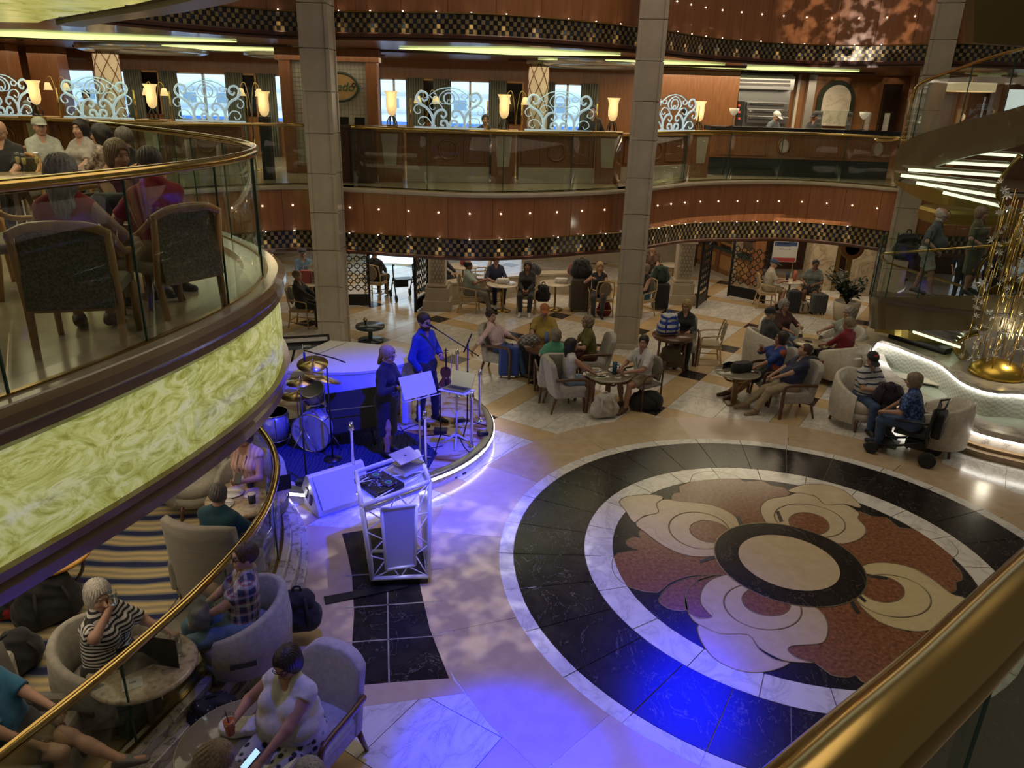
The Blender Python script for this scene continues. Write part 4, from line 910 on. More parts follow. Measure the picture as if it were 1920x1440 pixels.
kbox(1328, 1362, 140, 240, M('steel_side', (.5, .48, .44), .35, .7), 'pilaster'); kbox(1362, 1378, 140, 240, cw, 'pilaster'); kbox(1482, 1502, 140, 240, cw, 'pilaster'); kbox(1502, 1532, 140, 240, M('steel_side', (.5, .48, .44), .35, .7), 'pilaster')
kbox(1376, 1486, 140, 240, steel, 'oven_back', YW + .05); kbox(1376, 1486, 144, 166, M('hood_steel', (.55, .56, .56), .25, 1), 'hood', YW - .15, .5)
for y in (151, 158): kbox(1380, 1482, y, y + 1.2, M('hood_line', (.12, .12, .12), .4), 'hood_slot', YW - .42, .02)
for q in range(3): kbox(1398 + q * 0, 1476, 193 + q * 13, 204 + q * 13, M('oven_door', (.28, .28, .28), .3, .9), 'oven_door', YW - .1, .2, bev=.01); kbox(1405, 1470, 195 + q * 13, 196.3 + q * 13, chrome, 'oven_handle', YW - .24, .04)
kbox(1378, 1396, 190, 238, M('panel_dark', (.03, .03, .03), .3), 'control_panel', YW - .05)
for q in range(3): kbox(1384, 1388, 196 + q * 12, 200 + q * 12, M('knob_red', (.5, .06, .03), .4, emit=(1, .2, .1), es=.3), 'control_knob', YW - .16, .05)
kbox(1640, 1690, 158, 262, M('dark_doorway', (.03, .012, .006), .6), 'dark_doorway', YW + .05, .2)
def niche(px, py_b, py_t, half, label):
    A, B = PY(px, py_b, YW), PY(px, py_t, YW); r = PY(px + half, py_b, YW).x - A.x; H = B.z - A.z - r
    out = [(-r, 0)] + [(-r * math.cos(q), H + r * math.sin(q)) for q in np.linspace(0, PI, 17)] + [(r, 0)]
    s = .76; inn = [(-r * s, 0)] + [(-r * s * math.cos(q), H + r * s * math.sin(q)) for q in np.linspace(0, PI, 17)] + [(r * s, 0)]
    for pl, d, mt, n_ in ((out, .12, M('green_marble', (.025, .035, .02), .2), 'arch_surround'), (inn, .16, MP('niche_marble', [(0, (.42, .36, .27)), (.06, (.56, .50, .39)), (.3, (.62, .56, .45))], nscale=1.2, kind='vein', dist=1, rough=.3), 'arch_panel')):
        o = MB().prism(pl, 0, d); o.v = [(A.x + x, YW + .12 - z, A.z + y) for x, y, z in o.v]; o.build(n_, mt, kw)
niche(1560, 236, 150, 34, ''); niche(1238, 236, 148, 24, '')
kbox(1272, 1290, 175, 236, M('pale_blue_screen', (.4, .5, .55), .3, emit=(.6, .8, .9), es=.5), 'lit_hatch', YW + .02); kbox(1290, 1322, 178, 192, black, 'shelf_box', YW - .1, .3)
for px, w in ((1375, 'left'), (1620, 'right')):
    x = PY(px, 220, 21.3).x; t = thing('goblet_lamp', 'small cream goblet lamp at the %s end of the kitchen counter' % w, 'lamp', (x, 21.3, Z6 + 1.26))
    MB().lathe([(.08, 0), (.08, .015), (.012, .02), (.012, .28)], 12).build('stem', black, t); MB().lathe([(.01, .26), (.07, .30), (.12, .38), (.13, .45), (.12, .45), (.0, .33)], 16).build('lamp_shade', M('shade_ivory', (.8, .74, .6), .5, emit=(1, .85, .6), es=.2), t)
t = thing('sneeze_guard', 'clear sneeze guard panels on the kitchen counter beside the arched niche', 'glass guard', (PY(1590, 238, 21.4).x, 21.4, Z6 + 1.26))
for x in (-.8, 0, .5, 1.0): MB().box((x, 0, .22), (.02, .3, .44)).build('guard_post', chrome, t)
MB().box((.1, -.1, .3), (1.9, .012, .36), rx=.25).build('guard_glass', pane, t); MB().box((.1, .0, .45), (1.9, .32, .012)).build('guard_shelf', pane, t)
# right of the third column: window with harbour view, lamps
t = struct(bpy.data.objects.new('window_7', None)); COL.objects.link(t)
for (x0, x1, y0, y1) in ((1785, 1850, 178, 250), (1868, 1935, 165, 235)):
    A, B = PY(x0, y1, 21.5), PY(x1, y0, 21.5)
    MB().box(((A.x + B.x) / 2, 21.5, (A.z + B.z) / 2), (B.x - A.x, .05, B.z - A.z)).build('pane', MP('evening_sky_glass', [(.2, (.55, .75, .85)), (.8, (.85, .80, .60))], scale=(1, 1, 1), nscale=.6, detail=1, rough=.2, emit=.75), t)
    f = MB()
    for x in (A.x, B.x): f.box((x, 21.45, (A.z + B.z) / 2), (.1, .12, B.z - A.z + .1))
    f.box(((A.x + B.x) / 2, 21.45, B.z), (B.x - A.x, .12, .1)); f.build('window_frame', wood_md, t)
kx = PY(1715, 200, 22).x
struct(MB().box((kx + 4.5, 22.4, 4.8), (9, .2, 2.8)).build('wall_right', wood_md))
struct(MB().box((kx + .9, 20.9, 4.8), (.4, .4, 2.8)).build('trim_30', wood_md))
t = thing('hanging_lamp', 'wide cream drum shade hanging right of the third column', 'lamp', PY(1818, 172, 20)); MB().lathe([(.55, 0), (.55, .2), (.54, .2), (.54, 0)], 24).build('shade', M('shade_cream', (.7, .55, .35), .5, emit=(1, .75, .4), es=.35), t); MB().tube([(0, 0, .1), (0, 0, .55)], .01, 5).build('drop_rod', brass, t)
# ------------------------------------------------------------------ people: distance fields meshed with surface nets
class Field:
    def __init__(s, lo, hi, h):
        s.lo = np.array(lo, float); s.h = h; n = np.ceil((np.array(hi) - s.lo) / h).astype(int) + 1
        s.ax = [s.lo[i] + h * np.arange(n[i]) for i in range(3)]; s.V = np.full(n, 1.0, np.float32)
    def _sl(s, lo, hi):
        out = []
        for i in range(3):
            a = max(0, int((lo[i] - s.lo[i]) / s.h) - 1); b = min(len(s.ax[i]), int((hi[i] - s.lo[i]) / s.h) + 3); out.append(slice(a, max(a, b)))
        return tuple(out)
    def _put(s, sl, d, k, mode):
        V = s.V[sl]
        if d.size == 0: return
        if mode == 'sub':
            d = -d; hh = np.maximum(k - np.abs(V - d), 0) / max(k, 1e-6); s.V[sl] = np.maximum(V, d) + hh * hh * k * .25
        else:
            hh = np.maximum(k - np.abs(V - d), 0) / max(k, 1e-6); s.V[sl] = np.minimum(V, d) - hh * hh * k * .25
    def cap(s, a, b, ra, rb, k=.03, flat=False, mode='add', wr=0.0):
        a = np.array(a, float); b = np.array(b, float); R = max(ra, rb) + k + s.h
        sl = s._sl(np.minimum(a, b) - R, np.maximum(a, b) + R)
        X = s.ax[0][sl[0]][:, None, None] - a[0]; Y = s.ax[1][sl[1]][None, :, None] - a[1]; Z = s.ax[2][sl[2]][None, None, :] - a[2]
        ba = b - a; L2 = max(ba @ ba, 1e-9); t0 = (X * ba[0] + Y * ba[1] + Z * ba[2]) / L2; t = np.clip(t0, 0, 1)
        d = np.sqrt((X - t * ba[0]) ** 2 + (Y - t * ba[1]) ** 2 + (Z - t * ba[2]) ** 2) - (ra + (rb - ra) * t)
        if wr: d = d + wr * np.sin(38 * X + 9 * Z) * np.sin(31 * Z + 17 * Y) + wr * .6 * np.sin(55 * Z - 33 * Y + 20 * X)
        if flat: d = np.maximum(d, (t0 - 1) * math.sqrt(L2))
        s._put(sl, d.astype(np.float32), k, mode)
    def ell(s, c, r, R=None, k=.02, mode='add', wr=0.0, wf=60.0):
        c = np.array(c, float); m = max(r) + k + s.h; sl = s._sl(c - m, c + m)
        X = s.ax[0][sl[0]][:, None, None] - c[0]; Y = s.ax[1][sl[1]][None, :, None] - c[1]; Z = s.ax[2][sl[2]][None, None, :] - c[2]
        if R is not None: X, Y, Z = (R[0, i] * X + R[1, i] * Y + R[2, i] * Z for i in range(3))
        k0 = np.sqrt((X / r[0]) ** 2 + (Y / r[1]) ** 2 + (Z / r[2]) ** 2); k1 = np.sqrt((X / r[0] ** 2) ** 2 + (Y / r[1] ** 2) ** 2 + (Z / r[2] ** 2) ** 2)
        d = k0 * (k0 - 1) / np.maximum(k1, 1e-6)
        if wr and wf > 100: d = d + wr * .8 * np.sin(26 * np.arctan2(X, Y - .02) + 4 * np.sin(18 * Z)) * (1 + .5 * np.sin(30 * Z + 9 * X))
        elif wr: d = d + wr * np.sin(wf * X + 3 * np.sin(20 * Z)) * np.sin(wf * .8 * Y + 15 * Z)
        s._put(sl, d.astype(np.float32), k, mode)
    def half(s, p, n):
        """keep only the side the normal points away from"""
        d = (s.ax[0][:, None, None] - p[0]) * n[0] + (s.ax[1][None, :, None] - p[1]) * n[1] + (s.ax[2][None, None, :] - p[2]) * n[2]
        s.V = np.maximum(s.V, d.astype(np.float32))
    def nets(s):
        V = s.V; V[0] = V[-1] = 1; V[:, 0] = V[:, -1] = 1; V[:, :, 0] = V[:, :, -1] = 1
        S = V < 0; c = np.zeros(np.array(V.shape) - 1, np.int8)
        for i in (0, 1):
            for j in (0, 1):
                for k in (0, 1): c += S[i:V.shape[0] - 1 + i, j:V.shape[1] - 1 + j, k:V.shape[2] - 1 + k]
        act = (c > 0) & (c < 8); I = np.argwhere(act)
        if len(I) == 0: return np.zeros((0, 3)), np.zeros((0, 4), int)
        idx = np.full(act.shape, -1, np.int64); idx[act] = np.arange(len(I)); acc = np.zeros((len(I), 3)); cnt = np.zeros(len(I))
        cor = [(i, j, k) for i in (0, 1) for j in (0, 1) for k in (0, 1)]
        for a in cor:
            for ax in range(3):
                if a[ax] == 0:
                    b = list(a); b[ax] = 1
                    v1 = V[I[:, 0] + a[0], I[:, 1] + a[1], I[:, 2] + a[2]]; v2 = V[I[:, 0] + b[0], I[:, 1] + b[1], I[:, 2] + b[2]]
                    m = (v1 < 0) != (v2 < 0); t = v1[m] / (v1[m] - v2[m]); p = np.tile(np.array(a, float), (m.sum(), 1)); p[:, ax] += t; acc[m] += p; cnt[m] += 1
        vs = s.lo + s.h * (I + acc / cnt[:, None]); Q = []
        for ax in range(3):
            u, w = (ax + 1) % 3, (ax + 2) % 3; sh = [slice(1, -1)] * 3
            s0 = list(sh); s0[ax] = slice(0, -1); s1 = list(sh); s1[ax] = slice(1, None)
            A = S[tuple(s0)]; B = S[tuple(s1)]; E = np.argwhere(A != B)
            if len(E) == 0: continue
            inside = A[E[:, 0], E[:, 1], E[:, 2]]; base = E.copy(); base[:, u] += 1; base[:, w] += 1
            def g(du, dw):
                q = base.copy(); q[:, u] += du; q[:, w] += dw; return idx[q[:, 0], q[:, 1], q[:, 2]]
            q = np.stack([g(-1, -1), g(0, -1), g(0, 0), g(-1, 0)], 1); q[~inside] = q[~inside][:, ::-1]; Q.append(q)
        Q = np.concatenate(Q); return vs, Q[(Q >= 0).all(1)]
def np_mesh(name, parts, mats):
    """one mesh from several (verts, quads, material index array or int)"""
    vs = []; fs = []; mi = []; o = 0
    for v, q, m in parts:
        vs.append(np.asarray(v)); fs.append(np.asarray(q) + o); mi.append(np.full(len(q), m) if np.isscalar(m) else m); o += len(v)
    vs = np.concatenate(vs); fs = np.concatenate(fs); mi = np.concatenate(mi)
    me = bpy.data.meshes.new(name); me.vertices.add(len(vs)); me.vertices.foreach_set('co', vs.astype(np.float32).ravel())
    me.loops.add(fs.size); me.loops.foreach_set('vertex_index', fs.ravel().astype(np.int32)); me.polygons.add(len(fs))
    me.polygons.foreach_set('loop_start', np.arange(0, fs.size, 4, dtype=np.int32))
    for m in mats: me.materials.append(m)
    me.polygons.foreach_set('material_index', mi.astype(np.int32)); me.polygons.foreach_set('use_smooth', np.ones(len(fs), bool)); me.update(calc_edges=True); me.validate()
    return me
def tube_np(pts, r, n=6):
    b = MB().tube([Vector(p) for p in pts], r, n, cap=False); return np.array(b.v), np.array(b.f)
def ik(a, b, l1, l2, pole):
    a = np.array(a, float); b = np.array(b, float); d = b - a; L = np.linalg.norm(d); u = d / max(L, 1e-6); L = min(L, (l1 + l2) * .995); b = a + u * L
    x = (l1 * l1 - l2 * l2 + L * L) / (2 * L); y = math.sqrt(max(l1 * l1 - x * x, 0)); p = np.array(pole, float); p = p - u * (p @ u); p /= max(np.linalg.norm(p), 1e-6)
    return a + u * x + p * y, b
SK = {'a': (.46, .27, .19), 'b': (.40, .215, .145), 'c': (.27, .135, .085), 'd': (.10, .052, .034), 'e': (.20, .10, .06)}
def skin_m(k):
    c = SK[k]; return M('skin_' + k, c, .5, spec=.35)
def lip_m(k): c = SK[k]; return M('lip_' + k, (c[0] * .8, c[1] * .5, c[2] * .5), .45)
HAIR = {'black': (.012, .010, .010), 'brown': (.055, .028, .014), 'dbrown': (.028, .015, .010), 'blond': (.36, .24, .10), 'grey': (.30, .28, .26), 'dgrey': (.12, .11, .10), 'white': (.55, .52, .46), 'ash': (.24, .18, .12), 'red': (.10, .03, .02)}
def hair_m(k):
    c = HAIR[k]; return MP('hair_' + k, [(.3, tuple(v * .55 for v in c)), (.7, tuple(min(1, v * 1.35) for v in c))], scale=(40, 40, 6), nscale=2, detail=3, rough=.45, bump=.5)
def rotm(yaw, pitch, roll=0.0):
    return np.array(Matrix.Rotation(yaw, 3, 'Z') @ Matrix.Rotation(pitch, 3, 'X') @ Matrix.Rotation(roll, 3, 'Y'))
eye_b = MB().lathe([(0, -.0105), (.006, -.0086), (.0098, -.004), (.0105, 0), (.0098, .004), (.0055, .009), (0, .0105)], 10)
eye_b.mi = [1 if i >= 50 else 0 for i in range(len(eye_b.f))]; eye_b.v = [(x, z, y) for x, y, z in eye_b.v]
eye_mesh = eye_b.mesh('eye', [M('eye_white', (.62, .60, .56), .3), M('iris', (.03, .018, .01), .2)])
def person(label, pos, rz, seat=.47, h=1.70, sex='m', b=1.0, lean=.12, side=0.0, twist=0.0, head=(0, 0), hands=(None, None), feet=(None, None), top=None, sleeve=.45, bot=None, blen=1.0, shoe=None, skin='a', hair=('short', 'brown'), stand=False, glasses=None, cap=None, beard=None, vox=.016, open_neck=True, belly=0.0, bust=None, skirt=0.0, knees=(None, None), palm=(None, None), collar=None, extra=None, group=None, toe=None, curl=.5, dress=None, lanyard=None, name='person'):
    """pos: floor point under the pelvis; local +y is where the person faces; hands and feet in local metres (right, left)"""
    t = thing(name, label, 'person', pos, rz, group); k = h / 1.72; f = (sex == 'f')
    if bust is None: bust = 1.0 if f else 0.0
    hz = (.92 * k if stand else seat + .09)
    p0 = np.array((0, 0, hz)); s = np.array((math.sin(side), -math.sin(lean), math.cos(lean) * math.cos(side))); X = np.array((math.cos(twist), math.sin(twist), 0)); Fw = np.array((-math.sin(twist), math.cos(twist), 0))
    sw = (.146 if f else .170) * k * (1 + .35 * (b - 1)); hwid = .088 * k * (1 + .5 * (b - 1)); ch = p0 + s * .29 * k; nb = p0 + s * .50 * k; sh = p0 + s * .432 * k
    hc = nb + (s * .4 + np.array((0, 0, .6))) * .155 * k + Fw * .022
    shs = [sh + X * sw, sh - X * sw]; hips = [p0 + np.array((hwid, 0, -.01)), p0 + np.array((-hwid, 0, -.01))]
    elb = []; wri = []
    for i, sg in ((0, 1), (1, -1)):
        w = hands[i]
        if w is None: w = (sg * .13, .36, hz + .10) if not stand else (sg * .27, .08, hz - .04)
        pole = (sg * .9, -.5, -.8)
        e, w2 = ik(shs[i], w, .29 * k, .255 * k, pole); elb.append(e); wri.append(w2)
    kne = []; ank = []
    for i, sg in ((0, 1), (1, -1)):
        a = feet[i]
        if a is None: a = (sg * .11, .42, .09) if not stand else (sg * .10, .02, .09)
        if len(a) == 2: a = (a[0], a[1], .09)
        lg_ = min(1.0, np.linalg.norm(np.array(a) - hips[i]) * 1.004 / (.87 * k)) if stand else 1.0
        e, a2 = ik(hips[i], a, .44 * k * lg_, .43 * k * lg_, knees[i] if knees[i] is not None else (sg * .12, 1, .35)); kne.append(e); ank.append(a2)
    toes = []
    for i in (0, 1):
        d = ank[i] - kne[i]; fw = np.array(toe[i] if toe else (0.15 * (1, -1)[i], 1.0, -.12), float); fw /= np.linalg.norm(fw); toes.append(ank[i] + fw * .17 * k + np.array((0, 0, -.045)))
    allp = np.array([p0, nb, hc, *shs, *hips, *elb, *wri, *kne, *ank, *toes]); lo = allp.min(0) - .24; hi = allp.max(0) + .24
    R_ = rotm(twist + head[0], head[1], head[2] if len(head) > 2 else 0.0)
    def torso(F, o, kk, wr=0.0, low=True):
        F.cap(ch + X * .075 * k, ch - X * .075 * k, (.112 if not f else .098) * k * (.6 + .4 * b) + o, (.112 if not f else .098) * k * (.6 + .4 * b) + o, kk, wr=wr)
        F.cap(sh + X * sw * .80 - s * .018, sh - X * sw * .80 - s * .018, .054 * k + o, .054 * k + o, kk, wr=wr)
        F.cap(sh + X * sw * .45 - s * .05, sh - X * sw * .45 - s * .05, .088 * k + o, .088 * k + o, kk, wr=wr)
        F.cap(p0 + s * .15 * k + X * .05 * b, p0 + s * .15 * k - X * .05 * b, .108 * k * b + o, .108 * k * b + o, kk + .02, wr=wr)
        for sg in (1, -1): F.cap(nb + s * .012, sh + X * sg * sw * .85 + s * .005, .052 * k + o, .046 * k + o, kk, wr=wr)
        if belly: F.ell(p0 + s * .14 * k + Fw * .08, ((.15 + belly * .3) * b + o, .12 + belly + o, .15 + belly * .3 + o), k=.05, wr=0)
        if bust:
            for sg in (1, -1): F.ell(ch + X * sg * .072 * k * b + Fw * (.075 + .02 * b) + s * .02, (.062 * b + o, .060 * b + o, .062 * b + o), k=.04)
        if low: F.cap(hips[0], hips[1], .108 * k * b + o, .108 * k * b + o, kk, wr=wr)
    B = Field(lo, hi, vox); torso(B, 0, .05)
    B.cap(nb - s * .05, nb + (hc - nb) * .75 - Fw * .012, .060 * k, .050 * k, .04)
    for i in (0, 1):
        B.cap(shs[i], elb[i], .050 * k * (.55 + .45 * b), .040 * k * (.7 + .3 * b), .035); B.cap(elb[i], wri[i], .040 * k * (.7 + .3 * b), .026 * k, .02)
        B.cap(hips[i], kne[i], .084 * k * b, .056 * k * (.7 + .3 * b), .04); B.cap(kne[i], ank[i], .052 * k, .034 * k, .025); m = kne[i] * .68 + ank[i] * .32; dd = ank[i] - kne[i]; dd /= np.linalg.norm(dd)
        bk = np.array((0, -1, 0)) - dd * (-dd[1]); B.cap(m + bk * .012, kne[i] * .45 + ank[i] * .55 + bk * .01, .054 * k, .042 * k, .03)
        B.cap(ank[i] + np.array((0, -.0, -.03)), toes[i], .036 * k, .026 * k, .02); B.cap(ank[i], ank[i] - (toes[i] - ank[i]) * .22 + np.array((0, 0, -.05)), .035, .03, .02)
    parts = []
    hd_tubes = []
    for i, sg in ((0, 1), (1, -1)):
        d = wri[i] - elb[i]; d /= np.linalg.norm(d); pn = np.array(palm[i] if palm[i] is not None else (-.2 * sg, .25, -1), float); pn = pn - d * (pn @ d); pn /= max(np.linalg.norm(pn), 1e-6); wv = np.cross(d, pn) * sg  # thumb side
        for q in (-.021, 0, .021): B.cap(wri[i] - d * .01, wri[i] + d * .078 * k + wv * q, .019, .0165, .012)
        for q, (off, ln) in enumerate(((.030, .070), (.010, .078), (-.010, .074), (-.029, .058))):
            base = wri[i] + d * .072 * k + wv * off; P_ = [base]; ang = .15
            for sgm, fr in enumerate((.42, .32, .26)):
                ang += curl * (.9 + .15 * q); P_.append(P_[-1] + (d * math.cos(ang) + pn * math.sin(ang)) * ln * fr)
            hd_tubes.append((P_, [.0098, .0092, .0085, .006]))
        tb = wri[i] + d * .025 + wv * .026; hd_tubes.append(([tb, tb + (d * .55 + wv * .6 + pn * .35) * .035, tb + (d * .9 + wv * .45 + pn * .65) * .062, tb + (d * 1.0 + wv * .2 + pn * .9) * .08], [.0135, .0115, .0105, .007]))
    v, q = B.nets(); parts.append((v, q, 0))
    for P_, r in hd_tubes: a, c = tube_np(P_, r); parts.append((a, c, 0))
    # head
    hs = k * 1.02; H = lambda p: hc + R_ @ (np.array(p, float) * hs); hv = min(vox * .55, .009)
    Hf = Field(hc - .15, hc + .15, hv)
    E = lambda F, c, r, kk=.02, mode='add', **kw: F.ell(H(c), tuple(x * hs for x in r), R_, kk, mode, **kw)
    jw = .060 if f else .066
    E(Hf, (0, -.012, .035), (.077, .096, .092)); E(Hf, (0, .020, -.035), (jw, .074, .082), .03); E(Hf, (0, .052, -.088), (.034, .030, .024), .03)
    for sg in (1, -1):
        E(Hf, (sg * .036, .066, -.030), (.026, .022, .024), .02); E(Hf, (sg * .031, .094, .012), (.018, .014, .013), .012, 'sub')
        E(Hf, (sg * .077, -.008, -.012), (.010, .020, .031), .008)
    Hf.cap(H((0, .086, .018)), H((0, .107, -.030)), .0085 * hs, .0135 * hs, .012); E(Hf, (0, .094, -.034), (.018, .012, .010), .01)
    Hf.cap(H((-.028, .084, .036)), H((.028, .084, .036)), .010 * hs, .010 * hs, .015); Hf.cap(H((-.018, .085, -.066)), H((.018, .085, -.066)), .008 * hs, .008 * hs, .008)
    Hf.cap(hc + (nb - hc) * .25, nb + (hc - nb) * .15, .050 * k, .055 * k, .025)
    v, q = Hf.nets(); loc = (v - hc) @ R_ / hs; fc = loc[q].mean(1)
    mi = np.where((np.abs(fc[:, 2] + .066) < .0085) & (np.abs(fc[:, 0]) < .025) & (fc[:, 1] > .07), 1, 0); parts.append((v, q, mi))
    for sg in (1, -1):
        a, c = tube_np([H((sg * .014, .093, .034)), H((sg * .032, .092, .040)), H((sg * .050, .078, .034))], [.0035, .0045, .0025], 5); parts.append((a, c, 2))
    hm = hair_m(hair[1] if hair else 'brown')
    ob('body', np_mesh('body', parts, [skin_m(skin), lip_m(skin), hm]), t)
    for sg in (1, -1):
        o = ob('eye', eye_mesh, t, loc=tuple(H((sg * .031, .079, .012)))); o.rotation_euler = Matrix([list(r) for r in R_]).to_euler(); o.scale = [hs * .86] * 3
    def add(name, F, mat, lab=None):
        v, q = F.nets()
        if len(q):
            o = ob(name, np_mesh(name, [(v, q, 0)], [mat]), t)
            if lab: o['label'] = lab
            return o
    # clothes
    if top is not None:
        F = Field(lo, hi, vox); torso(F, .017, .05, wr=.0035)
        if sleeve > 0:
            for i in (0, 1):
                if sleeve <= .55:
                    e = shs[i] + (elb[i] - shs[i]) * sleeve / .55 * .95; F.cap(shs[i], e, .060 * k * (.55 + .45 * b), .062 * k * (.65 + .35 * b), .03, flat=True, wr=.003)
                else:
                    F.cap(shs[i], elb[i], .058 * k * (.55 + .45 * b), .054 * k * (.7 + .3 * b), .03, wr=.003); e = elb[i] + (wri[i] - elb[i]) * min(1, (sleeve - .55) / .45) * .94; F.cap(elb[i], e, .054 * k * (.7 + .3 * b), .041 * k, .02, flat=True, wr=.003)
        F.cap(nb + s * .02 + Fw * (.012 if open_neck else 0), nb + s * .10, .056 * k, .052 * k, .015, mode='sub')
        if open_neck: F.cap(nb + Fw * .09 - s * .03, nb + Fw * .07 + s * .06, .038, .055, .01, mode='sub')
        if skirt and stand:
            for sg in (1, -1, 0): F.cap(p0 + X * sg * .07 * k, p0 + X * sg * .075 * k - np.array((0, 0, skirt)), .125 * k * b, .108 * k * b, .06, flat=True, wr=.002)
        add('dress' if (skirt and stand) else 'shirt', F, top)
    if bot is not None:
        F = Field(lo, hi, vox); F.cap(hips[0], hips[1], .130 * k * b, .130 * k * b, .03); F.cap(p0 + X * .05, p0 - X * .05 + s * .08, .112 * k * b, .112 * k * b, .03)
        for i in (0, 1):
            if blen <= .5: e = hips[i] + (kne[i] - hips[i]) * blen * 2; F.cap(hips[i], e, .102 * k * b, (.086 if blen < .5 else .082) * k * (.6 + .4 * b), .03, flat=True, wr=.003)
            else:
                e = kne[i] + (ank[i] - kne[i]) * (blen - .5) * 2 * .97; F.cap(hips[i], kne[i], .098 * k * b, .072 * k * (.6 + .4 * b), .035, wr=.0035); F.cap(kne[i], e, .072 * k * (.6 + .4 * b), .056 * k, .02, flat=True, wr=.0035)
        if skirt and not stand:
            for i in (0, 1): F.cap(hips[i], kne[i], .12 * k * b, .10 * k * b, .14)
        add('trousers' if blen > .5 else ('skirt' if skirt else 'shorts'), F, bot)
    if shoe is not None:
        for i in (0, 1):
            a, b_ = ank[i], toes[i]; mn = np.minimum(a, b_) - .12; mx = np.maximum(a, b_) + .12; F = Field(mn, mx, min(vox, .012)); d = b_ - a
            heel = a - d * .25 + np.array((0, 0, -.045)); F.cap(heel, b_ + d * .08, .042, .036, .02); F.cap(a + np.array((0, 0, .0)), a + d * .5, .046, .034, .03); F.half(a + np.array((0, 0, .022)), (0, 0, 1))
            add('shoe', F, shoe)
    # hair, hat, glasses
    if hair and hair[0] != 'bald':
        st_ = hair[0]; lw = .34 if st_ in ('long', 'pony') else .17; F = Field(hc - np.array((.2, .2, lw)), hc + np.array((.2, .2, .2)), hv * 1.15)
        wv_ = .0045 if st_ != 'curly' else .010; g = (.010 if st_ == 'short' else .018) - (.012 if cap is not None else 0)
        E(F, (0, -.018, .038), (.079 + g, .100 + g, .090 + g), .02, wr=wv_, wf=(150 if st_ != 'curly' else 75))
        if st_ in ('bob', 'curly'): E(F, (0, -.035, -.03), (.098, .090, .105 if st_ == 'bob' else .085), .03, wr=wv_, wf=(150 if st_ == 'bob' else 75))
        if st_ == 'long': F.cap(H((0, -.045, .0)), H((0, -.06, -.24)), .098, .085, .03, wr=.006); E(F, (0, -.03, -.03), (.098, .09, .11), .03, wr=wv_, wf=150)
        if st_ == 'pony': F.cap(H((0, -.09, .0)), H((0, -.125, -.17)), .042, .026, .02, wr=.003)
        if st_ == 'bun': E(F, (0, -.11, .03), (.055, .05, .05), .02, wr=.004, wf=120)
        E(F, (0, .118, -.026), (.074 if st_ != 'short' else .094, .084, .104 if st_ != 'short' else .112), .01, 'sub'); 
        if st_ == 'short': E(F, (0, .03, -.12), (.12, .13, .095), .01, 'sub')
        if st_ == 'balding': E(F, (0, .01, .13), (.085, .115, .10), .01, 'sub'); E(F, (0, .03, -.12), (.12, .13, .095), .01, 'sub')
        add('hair', F, hm)
    if beard:
        F = Field(hc - .15, hc + .15, hv); E(F, (0, .028, -.062), (jw + .008, .074, .062), .02, wr=.003, wf=160); E(F, (0, .03, .02), (.09, .12, .068), .006, 'sub'); E(F, (0, .10, -.066), (.018, .02, .007), .005, 'sub'); add('beard', F, hair_m(beard))
    if cap is not None:
        F = Field(hc - .2, hc + .24, hv * 1.2); E(F, (0, -.015, .055), (.096, .117, .092), .01); E(F, (0, -.015, -.03), (.14, .16, .075), .01, 'sub'); E(F, (0, .125, .040), (.075, .095, .010), .012); add('cap', F, cap)
    if glasses:
        gb = MB()
        for sg in (1, -1):
            gb.tube([H((sg * .033 + .023 * math.cos(a), .104 - .003 * math.cos(a) ** 2, .012 + .018 * math.sin(a))) for a in np.linspace(0, 2 * PI, 14, endpoint=False)], .0028, 5, closed=True); gb.tube([H((sg * .056, .100, .016)), H((sg * .080, .03, .016)), H((sg * .080, -.02, .006))], .0025, 5)
        gb.tube([H((-.011, .107, .014)), H((0, .110, .018)), H((.011, .107, .014))], .0025, 5); gb.build('glasses', glasses if not isinstance(glasses, str) else black, t)
        if glasses == 'sun':
            for sg in (1, -1): MB().lathe([(0, .0), (.02, .001), (.0, .002)], 12).build('lens', black, t, loc=tuple(H((sg * .033, .103, .012))))
            for o in [c for c in t.children if c.name.startswith('lens')]: o.rotation_euler = (Matrix([list(r) for r in R_]) @ Matrix.Rotation(-PI / 2, 3, 'X')).to_euler()
    if lanyard is not None:
        MB().tube([tuple(nb + X * .06 + Fw * .03 + s * .02), tuple(ch + X * .05 + Fw * (.13 + .03 * bust) + s * .06), tuple(ch + Fw * (.14 + .03 * bust) - s * .10), tuple(ch - X * .05 + Fw * (.13 + .03 * bust) + s * .06), tuple(nb - X * .06 + Fw * .03 + s * .02)], .005, 5).build('lanyard', lanyard, t)
        MB().box(tuple(ch + Fw * (.15 + .03 * bust) - s * .13), (.055, .006, .085)).build('name_card', M('card_white', (.6, .6, .6), .4), t)
    t['_hc'] = [float(v) for v in hc]; t['_w'] = [float(v) for w in wri for v in w]
    return t
def face(dx, dy): return math.atan2(-dx, dy)
def cloth(name, c, c2=None, sc=(3, 3, 3), n=6, rough=.85): return MP('cloth_' + name, [(.3, tuple(v * .82 for v in c)), (.7, c2 or tuple(min(1, v * 1.12) for v in c))], scale=sc, nscale=n, detail=4, rough=rough, bump=.25, sheen=.15)
def stripes(name, c1, c2, freq, rot=(0, PI / 2, 0), lo=.45, hi=.5, dist=.4): return MP('stripe_' + name, [(lo, c1), (hi, c2)], rot=rot, nscale=freq, detail=1, dist=dist, kind='wave', rough=.85)
